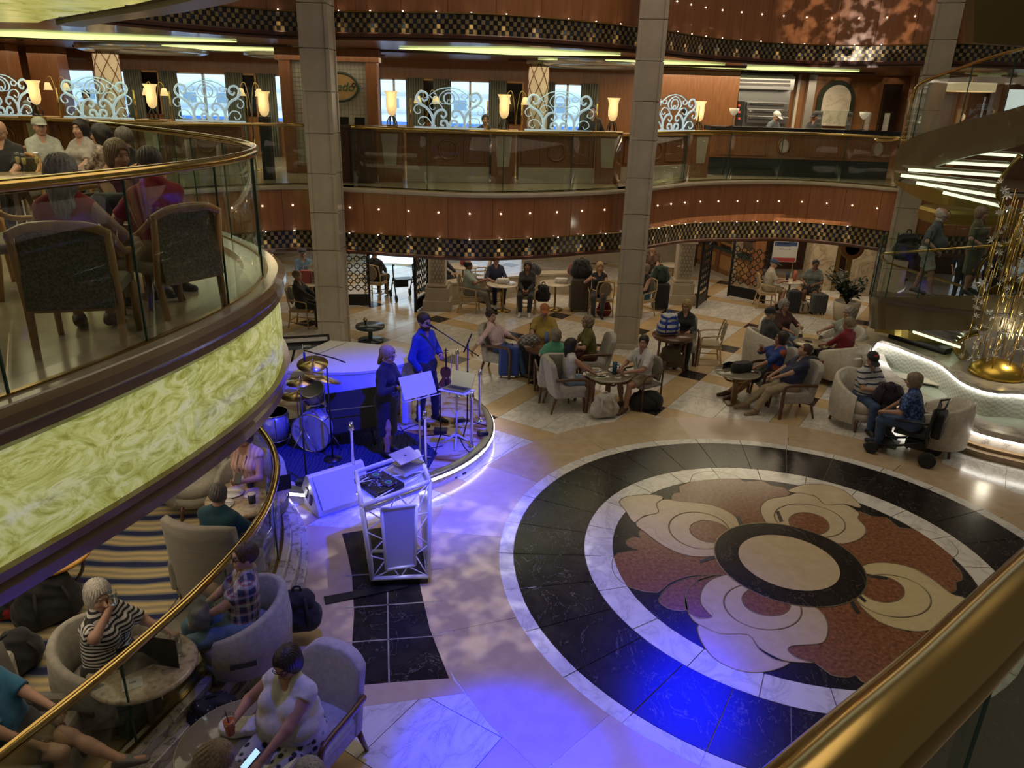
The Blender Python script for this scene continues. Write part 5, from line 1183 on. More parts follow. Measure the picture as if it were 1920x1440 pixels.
# ------------------------------------------------------------------ furniture
fab_g = cloth('warm_grey', (.40, .375, .33)); fab_c = cloth('cream_leather', (.60, .55, .46), rough=.4); fab_t = cloth('taupe', (.26, .24, .20), sc=(1, 1, 22)); fab_o = cloth('oatmeal', (.36, .34, .28))
walnut = MP('walnut', [(.3, (.075, .030, .014)), (.7, (.13, .055, .025))], scale=(10, 10, 2), nscale=2, rough=.35, coat=.3)
rattan = MP('blond_rattan', [(.3, (.42, .28, .13)), (.7, (.56, .40, .20))], nscale=6, rough=.45)
weave = MP('woven_cane', [(.2, (.07, .06, .035)), (.8, (.20, .17, .10))], scale=(1, 1, 1), nscale=60, kind='voronoi', rough=.6)
granite = MP('granite', [(.3, (.16, .11, .06)), (.45, (.38, .30, .19)), (.6, (.50, .42, .29)), (.72, (.26, .19, .12))], nscale=14, detail=7, rough=.15)
tmarb = MP('table_marble', [(.3, (.50, .43, .32)), (.7, (.62, .55, .43))], nscale=5, rough=.2)
def curved_back(b, w, z0, z1, y0, tilt, bow, th, n=10, mi=0, round_top=.10):
    """upholstered back, bowed round the sitter, rounded at its upper corners"""
    rows = 7; vs = []
    for r in range(rows + 1):
        v = r / rows; z = z0 + (z1 - z0) * v
        for k in range(n + 1):
            u = -1 + 2 * k / n; zz = z - (round_top * abs(u) ** 4 if v > .4 else 0) * (v - .4) / .6; x = u * w / 2 * (1 - .06 * v); y = y0 - tilt * v + bow * u * u
            vs.append((x, y, zz))
    N = len(vs); vs += [(x * .985, y - th, z) for x, y, z in vs]; fs = []; C = n + 1
    for r in range(rows):
        for k in range(n):
            a = r * C + k; fs += [(a, a + C, a + C + 1, a + 1), (N + a, N + a + 1, N + a + C + 1, N + a + C)]
    for k in range(n): fs += [(k, k + 1, N + k + 1, N + k), (rows * C + k, N + rows * C + k, N + rows * C + k + 1, rows * C + k + 1)]
    for r in range(rows): a = r * C; fs += [(a, N + a, N + a + C, a + C), (a + n, a + C + n, N + a + C + n, N + a + n)]
    return b.add(vs, fs, mi, True)
def legs4(t, mat, xs, ys, h, r0=.028, r1=.018, splay=.03):
    for sx in (-1, 1):
        for y in ys: MB().tube([(sx * xs, y, h), (sx * (xs + splay), y + (splay if y > 0 else -splay), 0)], [r0, r1], 8).build('leg', mat, t)
PROTO = {}
def proto(kind):
    if kind in PROTO: return PROTO[kind]
    t = thing('armchair', kind, 'chair')
    if kind == 'lounge':      # grey upholstered armchair with wooden arms
        t.name = 'lounge_armchair'
        MB().box((0, .02, .37), (.58, .60, .20)).build('seat', fab_g, t, bev=.05)
        curved_back(MB(), .60, .30, .98, -.20, .12, .05, .11).build('backrest', fab_g, t, bev=.02)
        for s in (-1, 1):
            a = MB(); a.tube(spline([(s * .31, .30, .0), (s * .325, .31, .32), (s * .33, .30, .58), (s * .33, .20, .635), (s * .33, -.05, .645), (s * .31, -.28, .63)], 5), .024, 8, flat=1.3); a.build('arm', walnut, t)
            MB().tube([(s * .25, -.25, .28), (s * .27, -.33, 0)], [.028, .018], 8).build('leg', walnut, t); MB().tube([(s * .25, .26, .28), (s * .26, .28, 0)], [.028, .02], 8).build('leg', walnut, t)
    elif kind in ('barrel', 'tub'):
        t.name = 'barrel_chair' if kind == 'barrel' else 'tub_chair'; mat = fab_c if kind == 'barrel' else fab_o
        b = MB(); n = 28; prof = []; vs = []
        for k in range(n + 1):
            th = math.radians(-128 + 256 * k / n); u = abs(th) / math.radians(128); zt = .86 - .26 * u ** 1.6; zb = .14 if kind == 'barrel' else .22
            for r, z in ((.405 + .02, zb), (.425 + .02, (zb + zt) / 2), (.42, zt - .03), (.385, zt), (.345, zt - .02), (.325, (zb + zt) / 2), (.31, zb)):
                vs.append((r * math.sin(th), -r * math.cos(th), z))
        fs = []
        for k in range(n):
            for q in range(7): fs.append((k * 7 + q, k * 7 + 7 + q, k * 7 + 7 + (q + 1) % 7, k * 7 + (q + 1) % 7))
        fs += [tuple(range(6, -1, -1)), tuple(n * 7 + q for q in range(7))]
        b.add(vs, fs, 0, True).build('shell', mat, t)
        MB().lathe([(0, .30), (.33, .30), (.345, .36), (.34, .44), (.28, .475), (0, .48)], 28, c=(0, .04, 0)).build('seat', mat, t)
        MB().lathe([(.36, .16), (.38, .30)], 24).build('seat_base', mat, t)
        if kind == 'tub':
            for s in (-1, 1): MB().box((s * .40, .02, .40), (.09, .22, .05)).build('slot', M('slot_dark', (.05, .045, .035), .8), t)
        legs4(t, walnut, .24, (-.24, .26), .2)
    elif kind == 'cane':      # blond bentwood chair with oval padded back
        t.name = 'cafe_chair'
        MB().box((0, 0, .44), (.46, .44, .05)).build('seat', cloth('seat_sand', (.40, .32, .20)), t, bev=.02)
        MB().box((0, 0, .405), (.48, .46, .035)).build('seat_frame', rattan, t)
        for s in (-1, 1):
            MB().tube([(s * .22, -.20, .42), (s * .225, -.23, .2), (s * .23, -.27, 0)], .017, 7).build('leg', rattan, t); MB().tube([(s * .22, .20, .62), (s * .22, .20, .42), (s * .225, .22, 0)], .017, 7).build('leg', rattan, t)
            MB().tube(spline([(s * .22, -.19, .42), (s * .23, -.24, .68), (s * .20, -.29, .92)], 4), .017, 7).build('back_post', rattan, t)
            MB().tube(spline([(s * .23, -.24, .68), (s * .26, -.02, .66), (s * .25, .15, .64), (s * .22, .20, .60)], 4), .015, 7).build('arm', rattan, t)
        MB().tube(spline([(-.20, -.29, .92), (0, -.31, .95), (.20, -.29, .92)], 4), .017, 7).build('top_rail', rattan, t)
        MB().tube([(.15 * math.cos(a) * (1 if math.sin(a) > 0 else (1 - .55 * math.sin(-a) ** 2)), -.27 - .07 * math.sin(a) * .5, .72 + .20 * math.sin(a)) for a in np.linspace(0, 2 * PI, 22, endpoint=False)], .013, 6, closed=True).build('oval_frame', rattan, t)
        o = MB().prism([(.14 * math.cos(a) * (1 if math.sin(a) > 0 else (1 - .55 * math.sin(-a) ** 2)), .19 * math.sin(a)) for a in np.linspace(0, 2 * PI, 22, endpoint=False)], -.015, .015); o.v = [(x, -.27 - .035 * y / .2 + z, .72 + y) for x, y, z in o.v]; o.build('back_pad', cloth('pad_taupe', (.22, .19, .14)), t)
        st = MB(); st.bar((-.22, -.23, .18), (.22, -.23, .18), .02); st.bar((-.22, .21, .18), (.22, .21, .18), .02)
        for s in (-1, 1): st.bar((s * .225, -.24, .14), (s * .225, .215, .14), .02)
        st.build('stretcher', rattan, t)
    elif kind == 'woven':     # balcony chair with woven back panel
        t.name = 'woven_chair'
        MB().box((0, .02, .43), (.56, .54, .09)).build('seat', cloth('seat_olive', (.16, .14, .09)), t, bev=.03)
        MB().box((0, -.29, .60), (.54, .03, .52), rx=-.12).build('woven_panel', weave, t)
        fr_ = MB(); fr_.bar((-.28, -.265, .34), (.28, -.265, .34), .05); fr_.build('lower_rail', wood_lt, t)
        MB().tube(spline([(-.30, -.31, .84), (-.15, -.33, .90), (.15, -.33, .90), (.30, -.31, .84)], 4), .032, 8).build('top_rail', wood_lt, t)
        for s in (-1, 1):
            MB().tube([(s * .29, -.32, .86), (s * .28, -.26, .36), (s * .27, -.30, 0)], [.026, .03, .024], 8).build('leg', wood_lt, t); MB().tube([(s * .27, .27, .40), (s * .27, .29, 0)], [.028, .022], 8).build('leg', wood_lt, t)
            MB().tube(spline([(s * .30, -.31, .84), (s * .33, -.12, .70), (s * .32, .12, .66), (s * .28, .26, .60), (s * .27, .27, .42)], 4), .024, 8).build('arm', wood_lt, t)
    elif kind == 'high':      # tall taupe wing back
        t.name = 'highback_chair'
        MB().box((0, .02, .36), (.66, .62, .24)).build('seat', fab_t, t, bev=.05); curved_back(MB(), .84, .12, 1.12, -.24, .10, .16, .10, round_top=.05).build('backrest', fab_t, t)
        for s in (-1, 1): MB().box((s * .36, -.02, .40), (.09, .52, .36)).build('side_pad', fab_t, t, bev=.04)
        legs4(t, walnut, .28, (-.24, .26), .24)
    elif kind == 'dark':      # dark bentwood armchair
        t.name = 'bentwood_chair'; MB().box((0, 0, .44), (.50, .48, .06)).build('seat', fab_t, t, bev=.02); curved_back(MB(), .48, .50, .90, -.22, .05, .05, .05).build('backrest', fab_t, t)
        for s in (-1, 1):
            MB().tube(spline([(s * .26, -.25, 0), (s * .26, -.24, .5), (s * .25, -.28, .86)], 4), .018, 7).build('leg', walnut, t); MB().tube(spline([(s * .26, .22, 0), (s * .27, .22, .6), (s * .28, .05, .66), (s * .26, -.24, .66)], 4), .018, 7).build('leg', walnut, t)
    PROTO[kind] = [t, False]
    return PROTO[kind]
CHAIR_GROUP = {'lounge': 'grey lounge armchairs', 'barrel': 'cream barrel chairs', 'tub': 'pale tub chairs', 'cane': 'blond oval back cafe chairs', 'woven': 'woven back balcony chairs', 'high': 'high back lounge chairs', 'dark': 'dark bentwood chairs'}
def chair(kind, pos, rz, label):
    pr = proto(kind)
    t = copy_tree(pr[0]) if pr[1] else pr[0]
    pr[1] = True
    if kind == 'barrel': t.scale = (1.1, 1.1, 1.06)
    return place(t, pos, rz, label, CHAIR_GROUP[kind])
def table(kind, pos, label, r=.36, z=.72):
    t = thing('round_table', label, 'table', pos)
    if kind == 'marble':   # marble top on brass pedestal
        MB().lathe([(0, z - .03), (r - .02, z - .03), (r, z - .02), (r, z - .005), (r - .015, z), (0, z)], 36).build('tabletop', tmarb, t)
        MB().lathe([(.0, 0), (.22, 0), (.22, .015), (.05, .035), (.028, .08), (.028, z - .05), (.07, z - .03)], 20).build('pedestal', brass_d, t)
    elif kind == 'granite':
        MB().lathe([(0, z - .05), (r - .02, z - .05), (r, z - .035), (r, z - .015), (r - .02, z), (0, z)], 40).build('tabletop', granite, t)
        MB().lathe([(.05, z - .3), (.10, z - .05)], 16).build('hub', walnut, t)
        for k in range(4): a = k * PI / 2 + .5; MB().bar((.06 * math.cos(a), .06 * math.sin(a), z - .06), (r * .62 * math.cos(a), r * .62 * math.sin(a), 0), .05, .06).build('leg', walnut, t)
    elif kind == 'glass':  # bronzed glass top with curved brass straps
        MB().lathe([(0, z - .02), (r, z - .02), (r + .01, z - .01), (r, z), (0, z)], 40).build('tabletop', M('smoked_top', (.20, .18, .135), .08, spec=.8), t)
        MB().tube([(r * math.cos(a), r * math.sin(a), z - .02) for a in np.linspace(0, 2 * PI, 36, endpoint=False)], .018, 6, closed=True).build('rim', MP('rim_stone', [(.3, (.33, .29, .22)), (.7, (.44, .39, .30))], nscale=8, rough=.3), t)
        MB().lathe([(.0, 0), (.2, 0), (.2, .02), (.06, .03), (.06, z - .2), (.05, z - .03)], 4, a0=PI / 4, a1=PI / 4 + 2 * PI, smooth=False).build('pedestal', MP('ped_wood', [(.3, (.20, .12, .05)), (.7, (.30, .19, .09))], nscale=6, rough=.4), t)
        for k in range(2):
            a = k * PI / 2 + .4; c, s = math.cos(a), math.sin(a); MB().tube(spline([(-r * .8 * c, -r * .8 * s, z - .04), (-r * .5 * c, -r * .5 * s, z - .16), (0, 0, z - .2), (r * .5 * c, r * .5 * s, z - .16), (r * .8 * c, r * .8 * s, z - .04)], 5), .02, 6).build('strap', brass_d, t)
    elif kind == 'dark':   # dark wood table, four splayed legs with cross stretcher
        MB().lathe([(0, z - .07), (r - .03, z - .07), (r - .03, z - .03), (r, z - .02), (r, z), (0, z)], 36).build('tabletop', walnut, t)
        for k in range(4):
            a = k * PI / 2 + .6; MB().tube([(r * .85 * math.cos(a), r * .85 * math.sin(a), z - .06), (r * .9 * math.cos(a), r * .9 * math.sin(a), 0)], [.024, .016], 8).build('leg', walnut, t)
        s = MB()
        for k in range(2): a = k * PI / 2 + .6; s.bar((-r * .88 * math.cos(a), -r * .88 * math.sin(a), .15), (r * .88 * math.cos(a), r * .88 * math.sin(a), .15), .025)
        s.build('stretcher', walnut, t)
    return t
def suitcase(pos, rz, label, mat, w=.42, d=.26, h=.62, handle=.0, name='suitcase'):
    t = thing(name, label, 'suitcase', pos, rz)
    MB().box((0, 0, h / 2 + .05), (w, d, h)).build('shell', mat, t, bev=.035)
    rb_ = MB().box((0, 0, 0), (.02, .012, h * .8)).mesh('rib', mat)
    for k in range(4):
        for sy in (-1, 1): ob('rib', rb_, t, loc=(-w * .33 + k * w * .22, sy * (d / 2 + .004), h / 2 + .05))
    for sx in (-1, 1):
        for sy in (-1, 1):
            o = MB().lathe([(.0, -.012), (.028, -.012), (.028, .012), (.0, .012)], 12); o.v = [(z + sx * w * .38, x + sy * d * .32, y + .028) for x, y, z in o.v]; o.build('wheel', black, t)
    MB().tube([(-.07, 0, h + .05), (-.07, 0, h + .085), (.07, 0, h + .085), (.07, 0, h + .05)], .011, 6).build('grip', black, t)
    if handle: MB().tube([(-w * .25, -d * .35, h + .04), (-w * .25, -d * .35, h + handle), (w * .25, -d * .35, h + handle), (w * .25, -d * .35, h + .04)], .011, 6).build('telescopic_handle', black, t)
    return t
def softbag(pos, rz, label, mat, size=(.32, .2, .4), name='backpack', cat='backpack', strap=True, lump=.012, accents=None, lean=0.0):
    t = thing(name, label, cat, pos, rz); w, d, h = size
    F = Field((-w, -d - .1, -.02), (w, d + .1, h * 1.3), .016)
    F.cap((-w * .28, 0, d * .48), (w * .28, 0, d * .48), d * .48, d * .48, .05); F.cap((-w * .22, 0, h * .75), (w * .22, 0, h * .75), d * .38, d * .38, .08, wr=lump)
    F.cap((-w * .3, 0, h * .4), (w * .3, 0, h * .4), d * .48, d * .48, .08, wr=lump); F.ell((0, d * .42, h * .32), (w * .34, d * .28, h * .26), k=.03); F.half((0, 0, .004), (0, 0, -1))
    v, q = F.nets(); o = ob('bag_body', np_mesh('bag_body', [(v, q, 0)], [mat]), t); o.rotation_euler[0] = lean
    if strap:
        sm_ = accents or M('strap_black', (.02, .02, .02), .8); MB().tube(spline([(-.04, 0, h * .88), (-.03, 0, h * 1.02), (.03, 0, h * 1.02), (.04, 0, h * .88)], 4), .012, 6).build('grab_loop', sm_, t)
        for s in (-1, 1): MB().tube(spline([(s * w * .22, -d * .3, h * .85), (s * w * .3, -d * .62, h * .55), (s * w * .28, -d * .45, h * .15)], 5), .018, 6, flat=.4).build('strap', sm_, t)
    return t
def plate(pos, label, r=.11, food=None):
    t = thing('plate', label, 'plate', pos); MB().lathe([(0, .004), (r * .6, .004), (r, .018), (r, .022), (r * .62, .010), (0, .009)], 24).build('dish', white_p, t)
    if food: MB().lathe([(0, .04), (r * .3, .035), (r * .42, .012)], 12, c=(.01, .0, 0)).build('food', M('food_' + food, {'bread': (.50, .30, .12), 'pastry': (.42, .30, .18)}[food], .7), t)
    for s in (-1, 1): MB().bar((-r * .7, s * .012, .024), (r * .9, s * .022, .026), .012, .003).build('cutlery', chrome, t)
    return t
def mug(pos, label, mat, r=.035, h=.1, name='cup', handle=True):
    t = thing(name, label, 'cup', pos); MB().lathe([(0, 0), (r * .85, 0), (r, h), (r * .92, h), (r * .8, .01), (0, .01)], 18).build('cup_body', mat, t)
    if handle: MB().tube(spline([(r * .95, 0, h * .8), (r * 1.7, 0, h * .75), (r * 1.7, 0, h * .3), (r * .9, 0, h * .2)], 4), .007, 6).build('handle', mat, t)
    return t
def menu(pos, rz, label, word, w=.16, h=.22):
    t = thing('menu_stand', label, 'menu', pos, rz); a = .45
    for s in (-1, 1):
        f = MB(); x1 = s * w * math.cos(a); y1 = -w * math.sin(a); f.add([(0, 0, .002), (x1, y1, .002), (x1, y1, h), (0, 0, h), (0, .004, .002), (x1, y1 + .004, .002), (x1, y1 + .004, h), (0, .004, h)], [(0, 1, 2, 3), (7, 6, 5, 4), (0, 4, 5, 1), (1, 5, 6, 2), (2, 6, 7, 3), (3, 7, 4, 0)])
        f.build('leaf', black, t)
    return t
def phone(pos, rot, label, lit=False):
    t = thing('smartphone', label, 'phone', pos); t.rotation_euler = rot
    MB().box((0, 0, 0), (.075, .155, .009)).build('case', black, t, bev=.003); MB().box((0, 0, .0055), (.068, .145, .001)).build('screen', M('lit_screen', (.3, .5, .7), .2, emit=(.35, .6, 1.0), es=1.2) if lit else M('dark_screen', (.02, .02, .025), .1), t)
    return t
# ------------------------------------------------------------------ people and furniture on the main floor
def fl_at(px, py, z, z0=0.0):
    p = P(px, py, z0 + z); return (p.x, p.y, z0)
navy = cloth('navy', (.018, .024, .065)); denim = cloth('denim', (.045, .085, .19)); denim_l = cloth('pale_denim', (.16, .26, .36)); blk = cloth('black', (.016, .016, .018)); khaki = cloth('khaki', (.34, .27, .17)); wht = cloth('white', (.62, .61, .58)); grey_c = cloth('charcoal', (.055, .058, .065)); tan_c = cloth('tan', (.30, .24, .16))
shoe_b = M('shoe_black', (.015, .015, .017), .5); shoe_w = M('shoe_white', (.55, .55, .55), .6); shoe_g = M('shoe_grey', (.14, .13, .12), .6); shoe_n = M('shoe_navy', (.02, .03, .07), .6)
# group around the dark round table
ta = fl_at(1026, 648, .72); table('dark', ta, 'dark round table with a tall blue tumbler amid the group left of the second column', r=.46)
mug((ta[0] - .02, ta[1] + .02, .722), 'tall blue tumbler on the dark round table', M('tumbler_blue', (.10, .16, .36), .4), .042, .26, 'tumbler', False)
phone((ta[0] - .3, ta[1] - .05, .73), (0, 0, .4), 'phone lying on the dark round table')
p = (ta[0] - .92, ta[1] + .38, 0); r = face(1, -.30)
person('man in a pale pink shirt with his arm over the chair back', p, r, seat=.46, lean=.42, head=(-.5, 0), top=cloth('pink', (.68, .50, .51)), sleeve=.75, bot=denim, shoe=shoe_b, hair=('short', 'dbrown'), hands=((.42, -.42, .55), (-.12, .42, .62)), feet=((.10, .55), (-.05, .62)), vox=.015, lanyard=blk)
chair('lounge', p, r, 'grey armchair holding the man in the pale pink shirt')
p = (ta[0] - .05, ta[1] + .78, 0); r = face(.05, -1)
person('man in a mustard shirt and orange cap facing the camera', p, r, seat=.47, b=1.15, lean=.02, head=(0, -.2), top=cloth('mustard', (.40, .28, .06)), bot=blk, shoe=shoe_b, skin='a', hair=('short', 'grey'), cap=cloth('orange', (.42, .14, .04)), hands=((.18, .42, .76), (-.18, .42, .76)), vox=.015, belly=.05)
chair('dark', p, r, 'dark bentwood chair holding the man in the mustard shirt')
p = (ta[0] + .84, ta[1] + .05, 0); r = face(-1, -.15)
person('woman with short blond curls in an olive top leaning on the table', p, r, seat=.47, sex='f', b=1.1, lean=-.12, head=(.2, .1), top=cloth('olive', (.12, .11, .02)), bot=cloth('maroon', (.07, .014, .014)), shoe=shoe_b, hair=('curly', 'ash'), glasses='clear', hands=((.10, .42, .76), (-.15, .42, .76)), vox=.015)
chair('lounge', (p[0] + .06, p[1], 0), r, 'grey armchair holding the woman in the olive top')
p = (ta[0] + .10, ta[1] - .86, 0); r = face(-.05, 1)
person('person in a mint green top seen from behind at the dark table', p, r, seat=.46, sex='f', lean=.05, head=(.15, 0), top=cloth('mint', (.10, .36, .22)), bot=denim_l, shoe=shoe_w, hair=('curly', 'ash'), hands=((.2, .40, .70), (-.2, .40, .70)), vox=.015)
chair('lounge', p, r, 'grey armchair with its back to the camera holding the person in mint green')
suitcase(fl_at(953, 706, 0), .05, 'bright blue suitcase beside the grey armchairs', cloth('case_blue', (.02, .06, .32), rough=.5), .40, .26, .60)
sc2 = fl_at(990, 704, 0); suitcase(sc2, .1, 'black suitcase right of the bright blue one', blk, .36, .26, .56)
softbag((sc2[0], sc2[1], .64), .2, 'grey patterned pouch lying on the black suitcase', MP('pouch_pattern', [(.4, (.09, .085, .08)), (.6, (.30, .28, .26))], scale=(18, 18, 18), nscale=1, kind='check', rough=.8), (.34, .2, .16), 'pouch', 'bag', False)
# couple at the small smoked table
tb = fl_at(1142, 700, .64); table('glass', tb, 'small smoked glass table with plates and a blue mug', r=.40, z=.64)
plate((tb[0] - .22, tb[1] + .12, .642), 'plate with pastry on the smoked table at the young woman', .10, 'pastry'); plate((tb[0] + .12, tb[1] + .14, .642), 'white plate in front of the man in the white shirt', .12)
plate((tb[0] - .16, tb[1] - .12, .642), 'small plate with bread at the near side of the smoked table', .09, 'bread')
mug((tb[0] + .09, tb[1] - .03, .642), 'tall teal blue mug on the smoked table', M('mug_teal', (.02, .07, .12), .3), .045, .22)
p = (tb[0] - .72, tb[1] - .10, 0); r = face(1, .25)
person('young woman with long dark hair in a white sleeveless top', p, r, seat=.47, sex='f', h=1.62, b=.88, lean=.0, head=(-.1, .1), top=cloth('white_top', (.60, .60, .62)), sleeve=0, bot=cloth('denim_short', (.20, .30, .42)), blen=.32, shoe=None, skin='b', hair=('long', 'black'), hands=((.15, .45, .66), (-.1, .46, .66)), vox=.013)
chair('lounge', (p[0] - .05, p[1], 0), r, 'grey armchair holding the young woman in the white top')
p = (tb[0] + .62, tb[1] + .12, 0); r = face(-.75, -.55)
person('young man in a white short sleeved shirt eating at the smoked table', p, r, seat=.47, lean=-.05, head=(.55, 0), top=wht, bot=tan_c, blen=.42, shoe=M('sandal', (.10, .05, .03), .6), skin='b', hair=('short', 'black'), hands=((.16, .40, .74), (-.06, .42, .74)), feet=((.12, .35), (-.12, .5)), vox=.013, lanyard=blk)
chair('dark', p, r, 'dark framed chair holding the young man in the white shirt')
softbag(fl_at(1132, 782, 0), .3, 'cream canvas backpack standing under the smoked table', cloth('canvas', (.46, .43, .38)), (.42, .26, .46), accents=cloth('canvas', (.46, .43, .38)))
softbag(fl_at(1210, 766, 0), .2, 'black backpack lying on the floor right of the smoked table', blk, (.54, .3, .30), name='backpack', strap=True)
# blond woman with the blue bag
tc = fl_at(1262, 628, .76); table('dark', tc, 'dark wooden table carrying a blue and white backpack', r=.42, z=.76)
zig = MP('blue_white_zigzag', [(.42, (.02, .05, .34)), (.48, (.60, .62, .66))], rot=(0, PI / 2, .3), nscale=3.2, detail=1, dist=2.2, kind='wave', rough=.7)
softbag((tc[0] - .12, tc[1] - .02, .76), .3, 'blue and white zigzag backpack standing on the dark table', zig, (.42, .24, .50), accents=M('strap_blue', (.02, .05, .34), .7))
p = (tc[0] + .35, tc[1] + .62, 0); r = face(-.2, -1)
person('woman with a blond bob in a black jacket behind the dark table', p, r, seat=.47, sex='f', lean=.05, head=(-.35, -.05), top=blk, sleeve=1, bot=blk, shoe=shoe_b, hair=('bob', 'blond'), glasses='clear', hands=((.16, .42, .78), (-.1, .42, .78)), vox=.016, collar=wht)
chair('lounge', p, r, 'grey chair holding the blond woman in the black jacket')
p = fl_at(1325, 680, 0); chair('cane', p, face(-1, .1), 'empty blond wooden armchair right of the dark table')
softbag((tc[0] + .02, tc[1] + .1, .02), .1, 'brown shopping bag under the dark table', cloth('brown_bag', (.13, .10, .06)), (.5, .24, .5), 'shopping_bag', 'bag', False)
# ring of people at the stone table by the fountain
td = fl_at(1522, 642, .62); table('granite', td, 'stone topped table in the ring of cream chairs', r=.36, z=.62)
p = (td[0] - .92, td[1] - .02, 0); r = face(1, .12)
person('man in a charcoal tee and black cap seen from the side', p, r, seat=.47, b=1.1, lean=.1, head=(-.1, 0), top=grey_c, bot=denim, shoe=shoe_b, hair=('short', 'grey'), cap=blk, glasses='clear', beard='grey', hands=((.12, .42, .62), (-.12, .42, .62)), vox=.016)
chair('barrel', p, r, 'cream barrel chair holding the man in the black cap')
p = (td[0] - .42, td[1] + .72, 0); r = face(.3, -1)
person('woman with grey curls and glasses in a dark brown shirt', p, r, seat=.47, sex='f', b=1.1, lean=.05, head=(.1, 0), top=cloth('dbrown', (.075, .03, .024)), sleeve=.7, bot=denim_l, shoe=shoe_w, hair=('curly', 'grey'), glasses='clear', hands=((.05, .40, .74), (-.2, .38, .84)), vox=.016)
chair('barrel', p, r, 'cream barrel chair holding the woman in the dark brown shirt')
p = (td[0] + .70, td[1] + .22, 0); r = face(-1, -.2)
person('woman with short grey hair in a sage tee reaching across the table', p, r, seat=.47, sex='f', b=1.25, lean=.15, head=(.1, .1), top=cloth('sage', (.29, .32, .27)), bot=cloth('pale_trouser', (.40, .40, .40)), shoe=shoe_w, hair=('curly', 'grey'), glasses='clear', hands=((.10, .48, .80), (-.25, .30, .60)), vox=.016)
chair('barrel', p, r, 'cream barrel chair holding the woman in the sage tee')
p = (td[0] + .40, td[1] - .66, 0); r = face(-.55, 1)
person('blond woman in a red top seen from behind in a barrel chair', p, r, seat=.48, sex='f', lean=.0, head=(.25, .1), top=cloth('crimson', (.20, .010, .022)), sleeve=.7, bot=blk, shoe=shoe_b, hair=('bun', 'ash'), hands=((.1, .42, .70), (-.15, .42, .70)), vox=.016)
chair('barrel', p, r, 'cream barrel chair with its back to the camera holding the blond woman in red')
t = softbag((td[0] - .25, td[1] - .72, 0), .2, 'black bag on red handled trolley between the chairs', blk, (.36, .26, .62), 'trolley_bag', 'bag')
for s in (-1, 1): MB().bar((s * .16, -.15, .02), (s * .16, -.15, .5), .03).build('red_bar', M('red_bar', (.30, .03, .03), .4), t)
phone((td[0] - .05, td[1] + .05, .63), (0, 0, .9), 'phone on the stone table in the ring of chairs')
# couple at the glass table looking up
te = fl_at(1383, 695, .64); table('glass', te, 'smoked glass table with a black bag and menu on it', r=.40, z=.64)
softbag((te[0] + .06, te[1] - .02, .642), .4, 'black pouch bag lying on the smoked glass table', blk, (.34, .2, .14), 'pouch', 'bag', False); menu((te[0] - .14, te[1] + .14, .642), .3, 'black menu folder on the smoked glass table', '', .18, .12)
phone((te[0] + .28, te[1] - .06, .648), (0, 0, 1.1), 'phone on the smoked glass table beside the black pouch')
p = (te[0] + .86, te[1] - .38, 0); r = face(-1, -.08)
person('man in a navy polo and khaki trousers looking up', p, r, seat=.47, b=1.15, lean=.32, head=(-.25, .45), top=navy, bot=khaki, shoe=M('shoe_suede', (.26, .18, .11), .7), hair=('short', 'brown'), hands=((.16, .36, .62), (-.02, .40, .64)), feet=((.12, .72, .12), (-.10, .62, .09)), vox=.014, belly=.04)
chair('lounge', (p[0] + .05, p[1], 0), r, 'grey armchair holding the man in the navy polo')
p = (te[0] + .72, te[1] + .30, 0); r = face(-1, -.1)
person('woman in a royal blue and orange shirt with her hand at her mouth', p, r, seat=.46, sex='f', b=1.1, lean=.22, head=(-.3, .2), top=MP('blue_orange', [(.52, (.016, .05, .24)), (.60, (.42, .09, .02))], nscale=3.2, detail=1, rough=.8), sleeve=.6, bot=blk, blen=.5, shoe=M('sandal', (.10, .05, .03), .6), skin='b', hair=('bob', 'dbrown'), glasses='clear', hands=((.05, .24, 1.02), (-.16, .42, .66)), feet=((.12, .72), (-.06, .68)), vox=.014)
chair('lounge', (p[0] + .05, p[1], 0), r, 'grey armchair holding the woman in royal blue and orange')
# by the fountain
p = fl_at(1620, 740, .56); r = face(.35, -1)
strp = stripes('polo', (.55, .55, .55), (.03, .04, .09), 3.6, lo=.80, hi=.84, dist=.2)
person('man in a white striped polo and black cap looking at his phone', p, r, seat=.47, b=1.15, lean=.0, head=(-.35, -.45), top=strp, bot=denim, shoe=shoe_b, hair=('short', 'grey'), cap=blk, hands=((.06, .36, .78), (-.14, .40, .66)), feet=((.16, .42), (-.14, .50)), vox=.013, belly=.05, lanyard=blk)
cp_ = [c for c in bpy.data.objects if c.name.startswith('cap') and c.parent and 'striped polo' in c.parent.get('label', '')][0]; hc_ = cp_.parent['_hc']
em = MB().box((0, 0, 0), (.06, .012, .035)).build('cap_emblem', M('emblem_red', (.45, .06, .05), .6), cp_); em.location = (hc_[0] + .035, hc_[1] + .095, hc_[2] + .10); em.rotation_euler = (.35, 0, -.35)
chair('barrel', (p[0] - .03, p[1] + .05, 0), r, 'cream barrel chair holding the man in the striped polo')
sct = fl_at(1648, 815, 0); suitcase(sct, -.4, 'black suitcase standing in front of the man in the striped polo', blk, .34, .26, .52, handle=.42)
softbag((sct[0] + .02, sct[1], .60), -.3, 'dark purple tote strapped on the black suitcase', cloth('plum', (.030, .016, .035)), (.42, .22, .34), 'tote_bag', 'bag')
p = fl_at(1712, 790, .60); r = face(-.8, .6)
floral = MP('blue_floral', [(.42, (.012, .018, .055)), (.50, (.03, .06, .20)), (.60, (.10, .20, .50))], nscale=26, detail=3, rough=.8)
person('woman in a blue floral blouse seated on a mobility scooter', p, r, seat=.52, sex='f', b=1.2, lean=-.18, head=(.05, -.15), top=floral, sleeve=.5, bot=denim, shoe=shoe_n, hair=('bob', 'ash'), hands=((.22, .44, .62), (-.20, .40, .72)), feet=((.10, .44, .12), (-.10, .40, .12)), vox=.013)
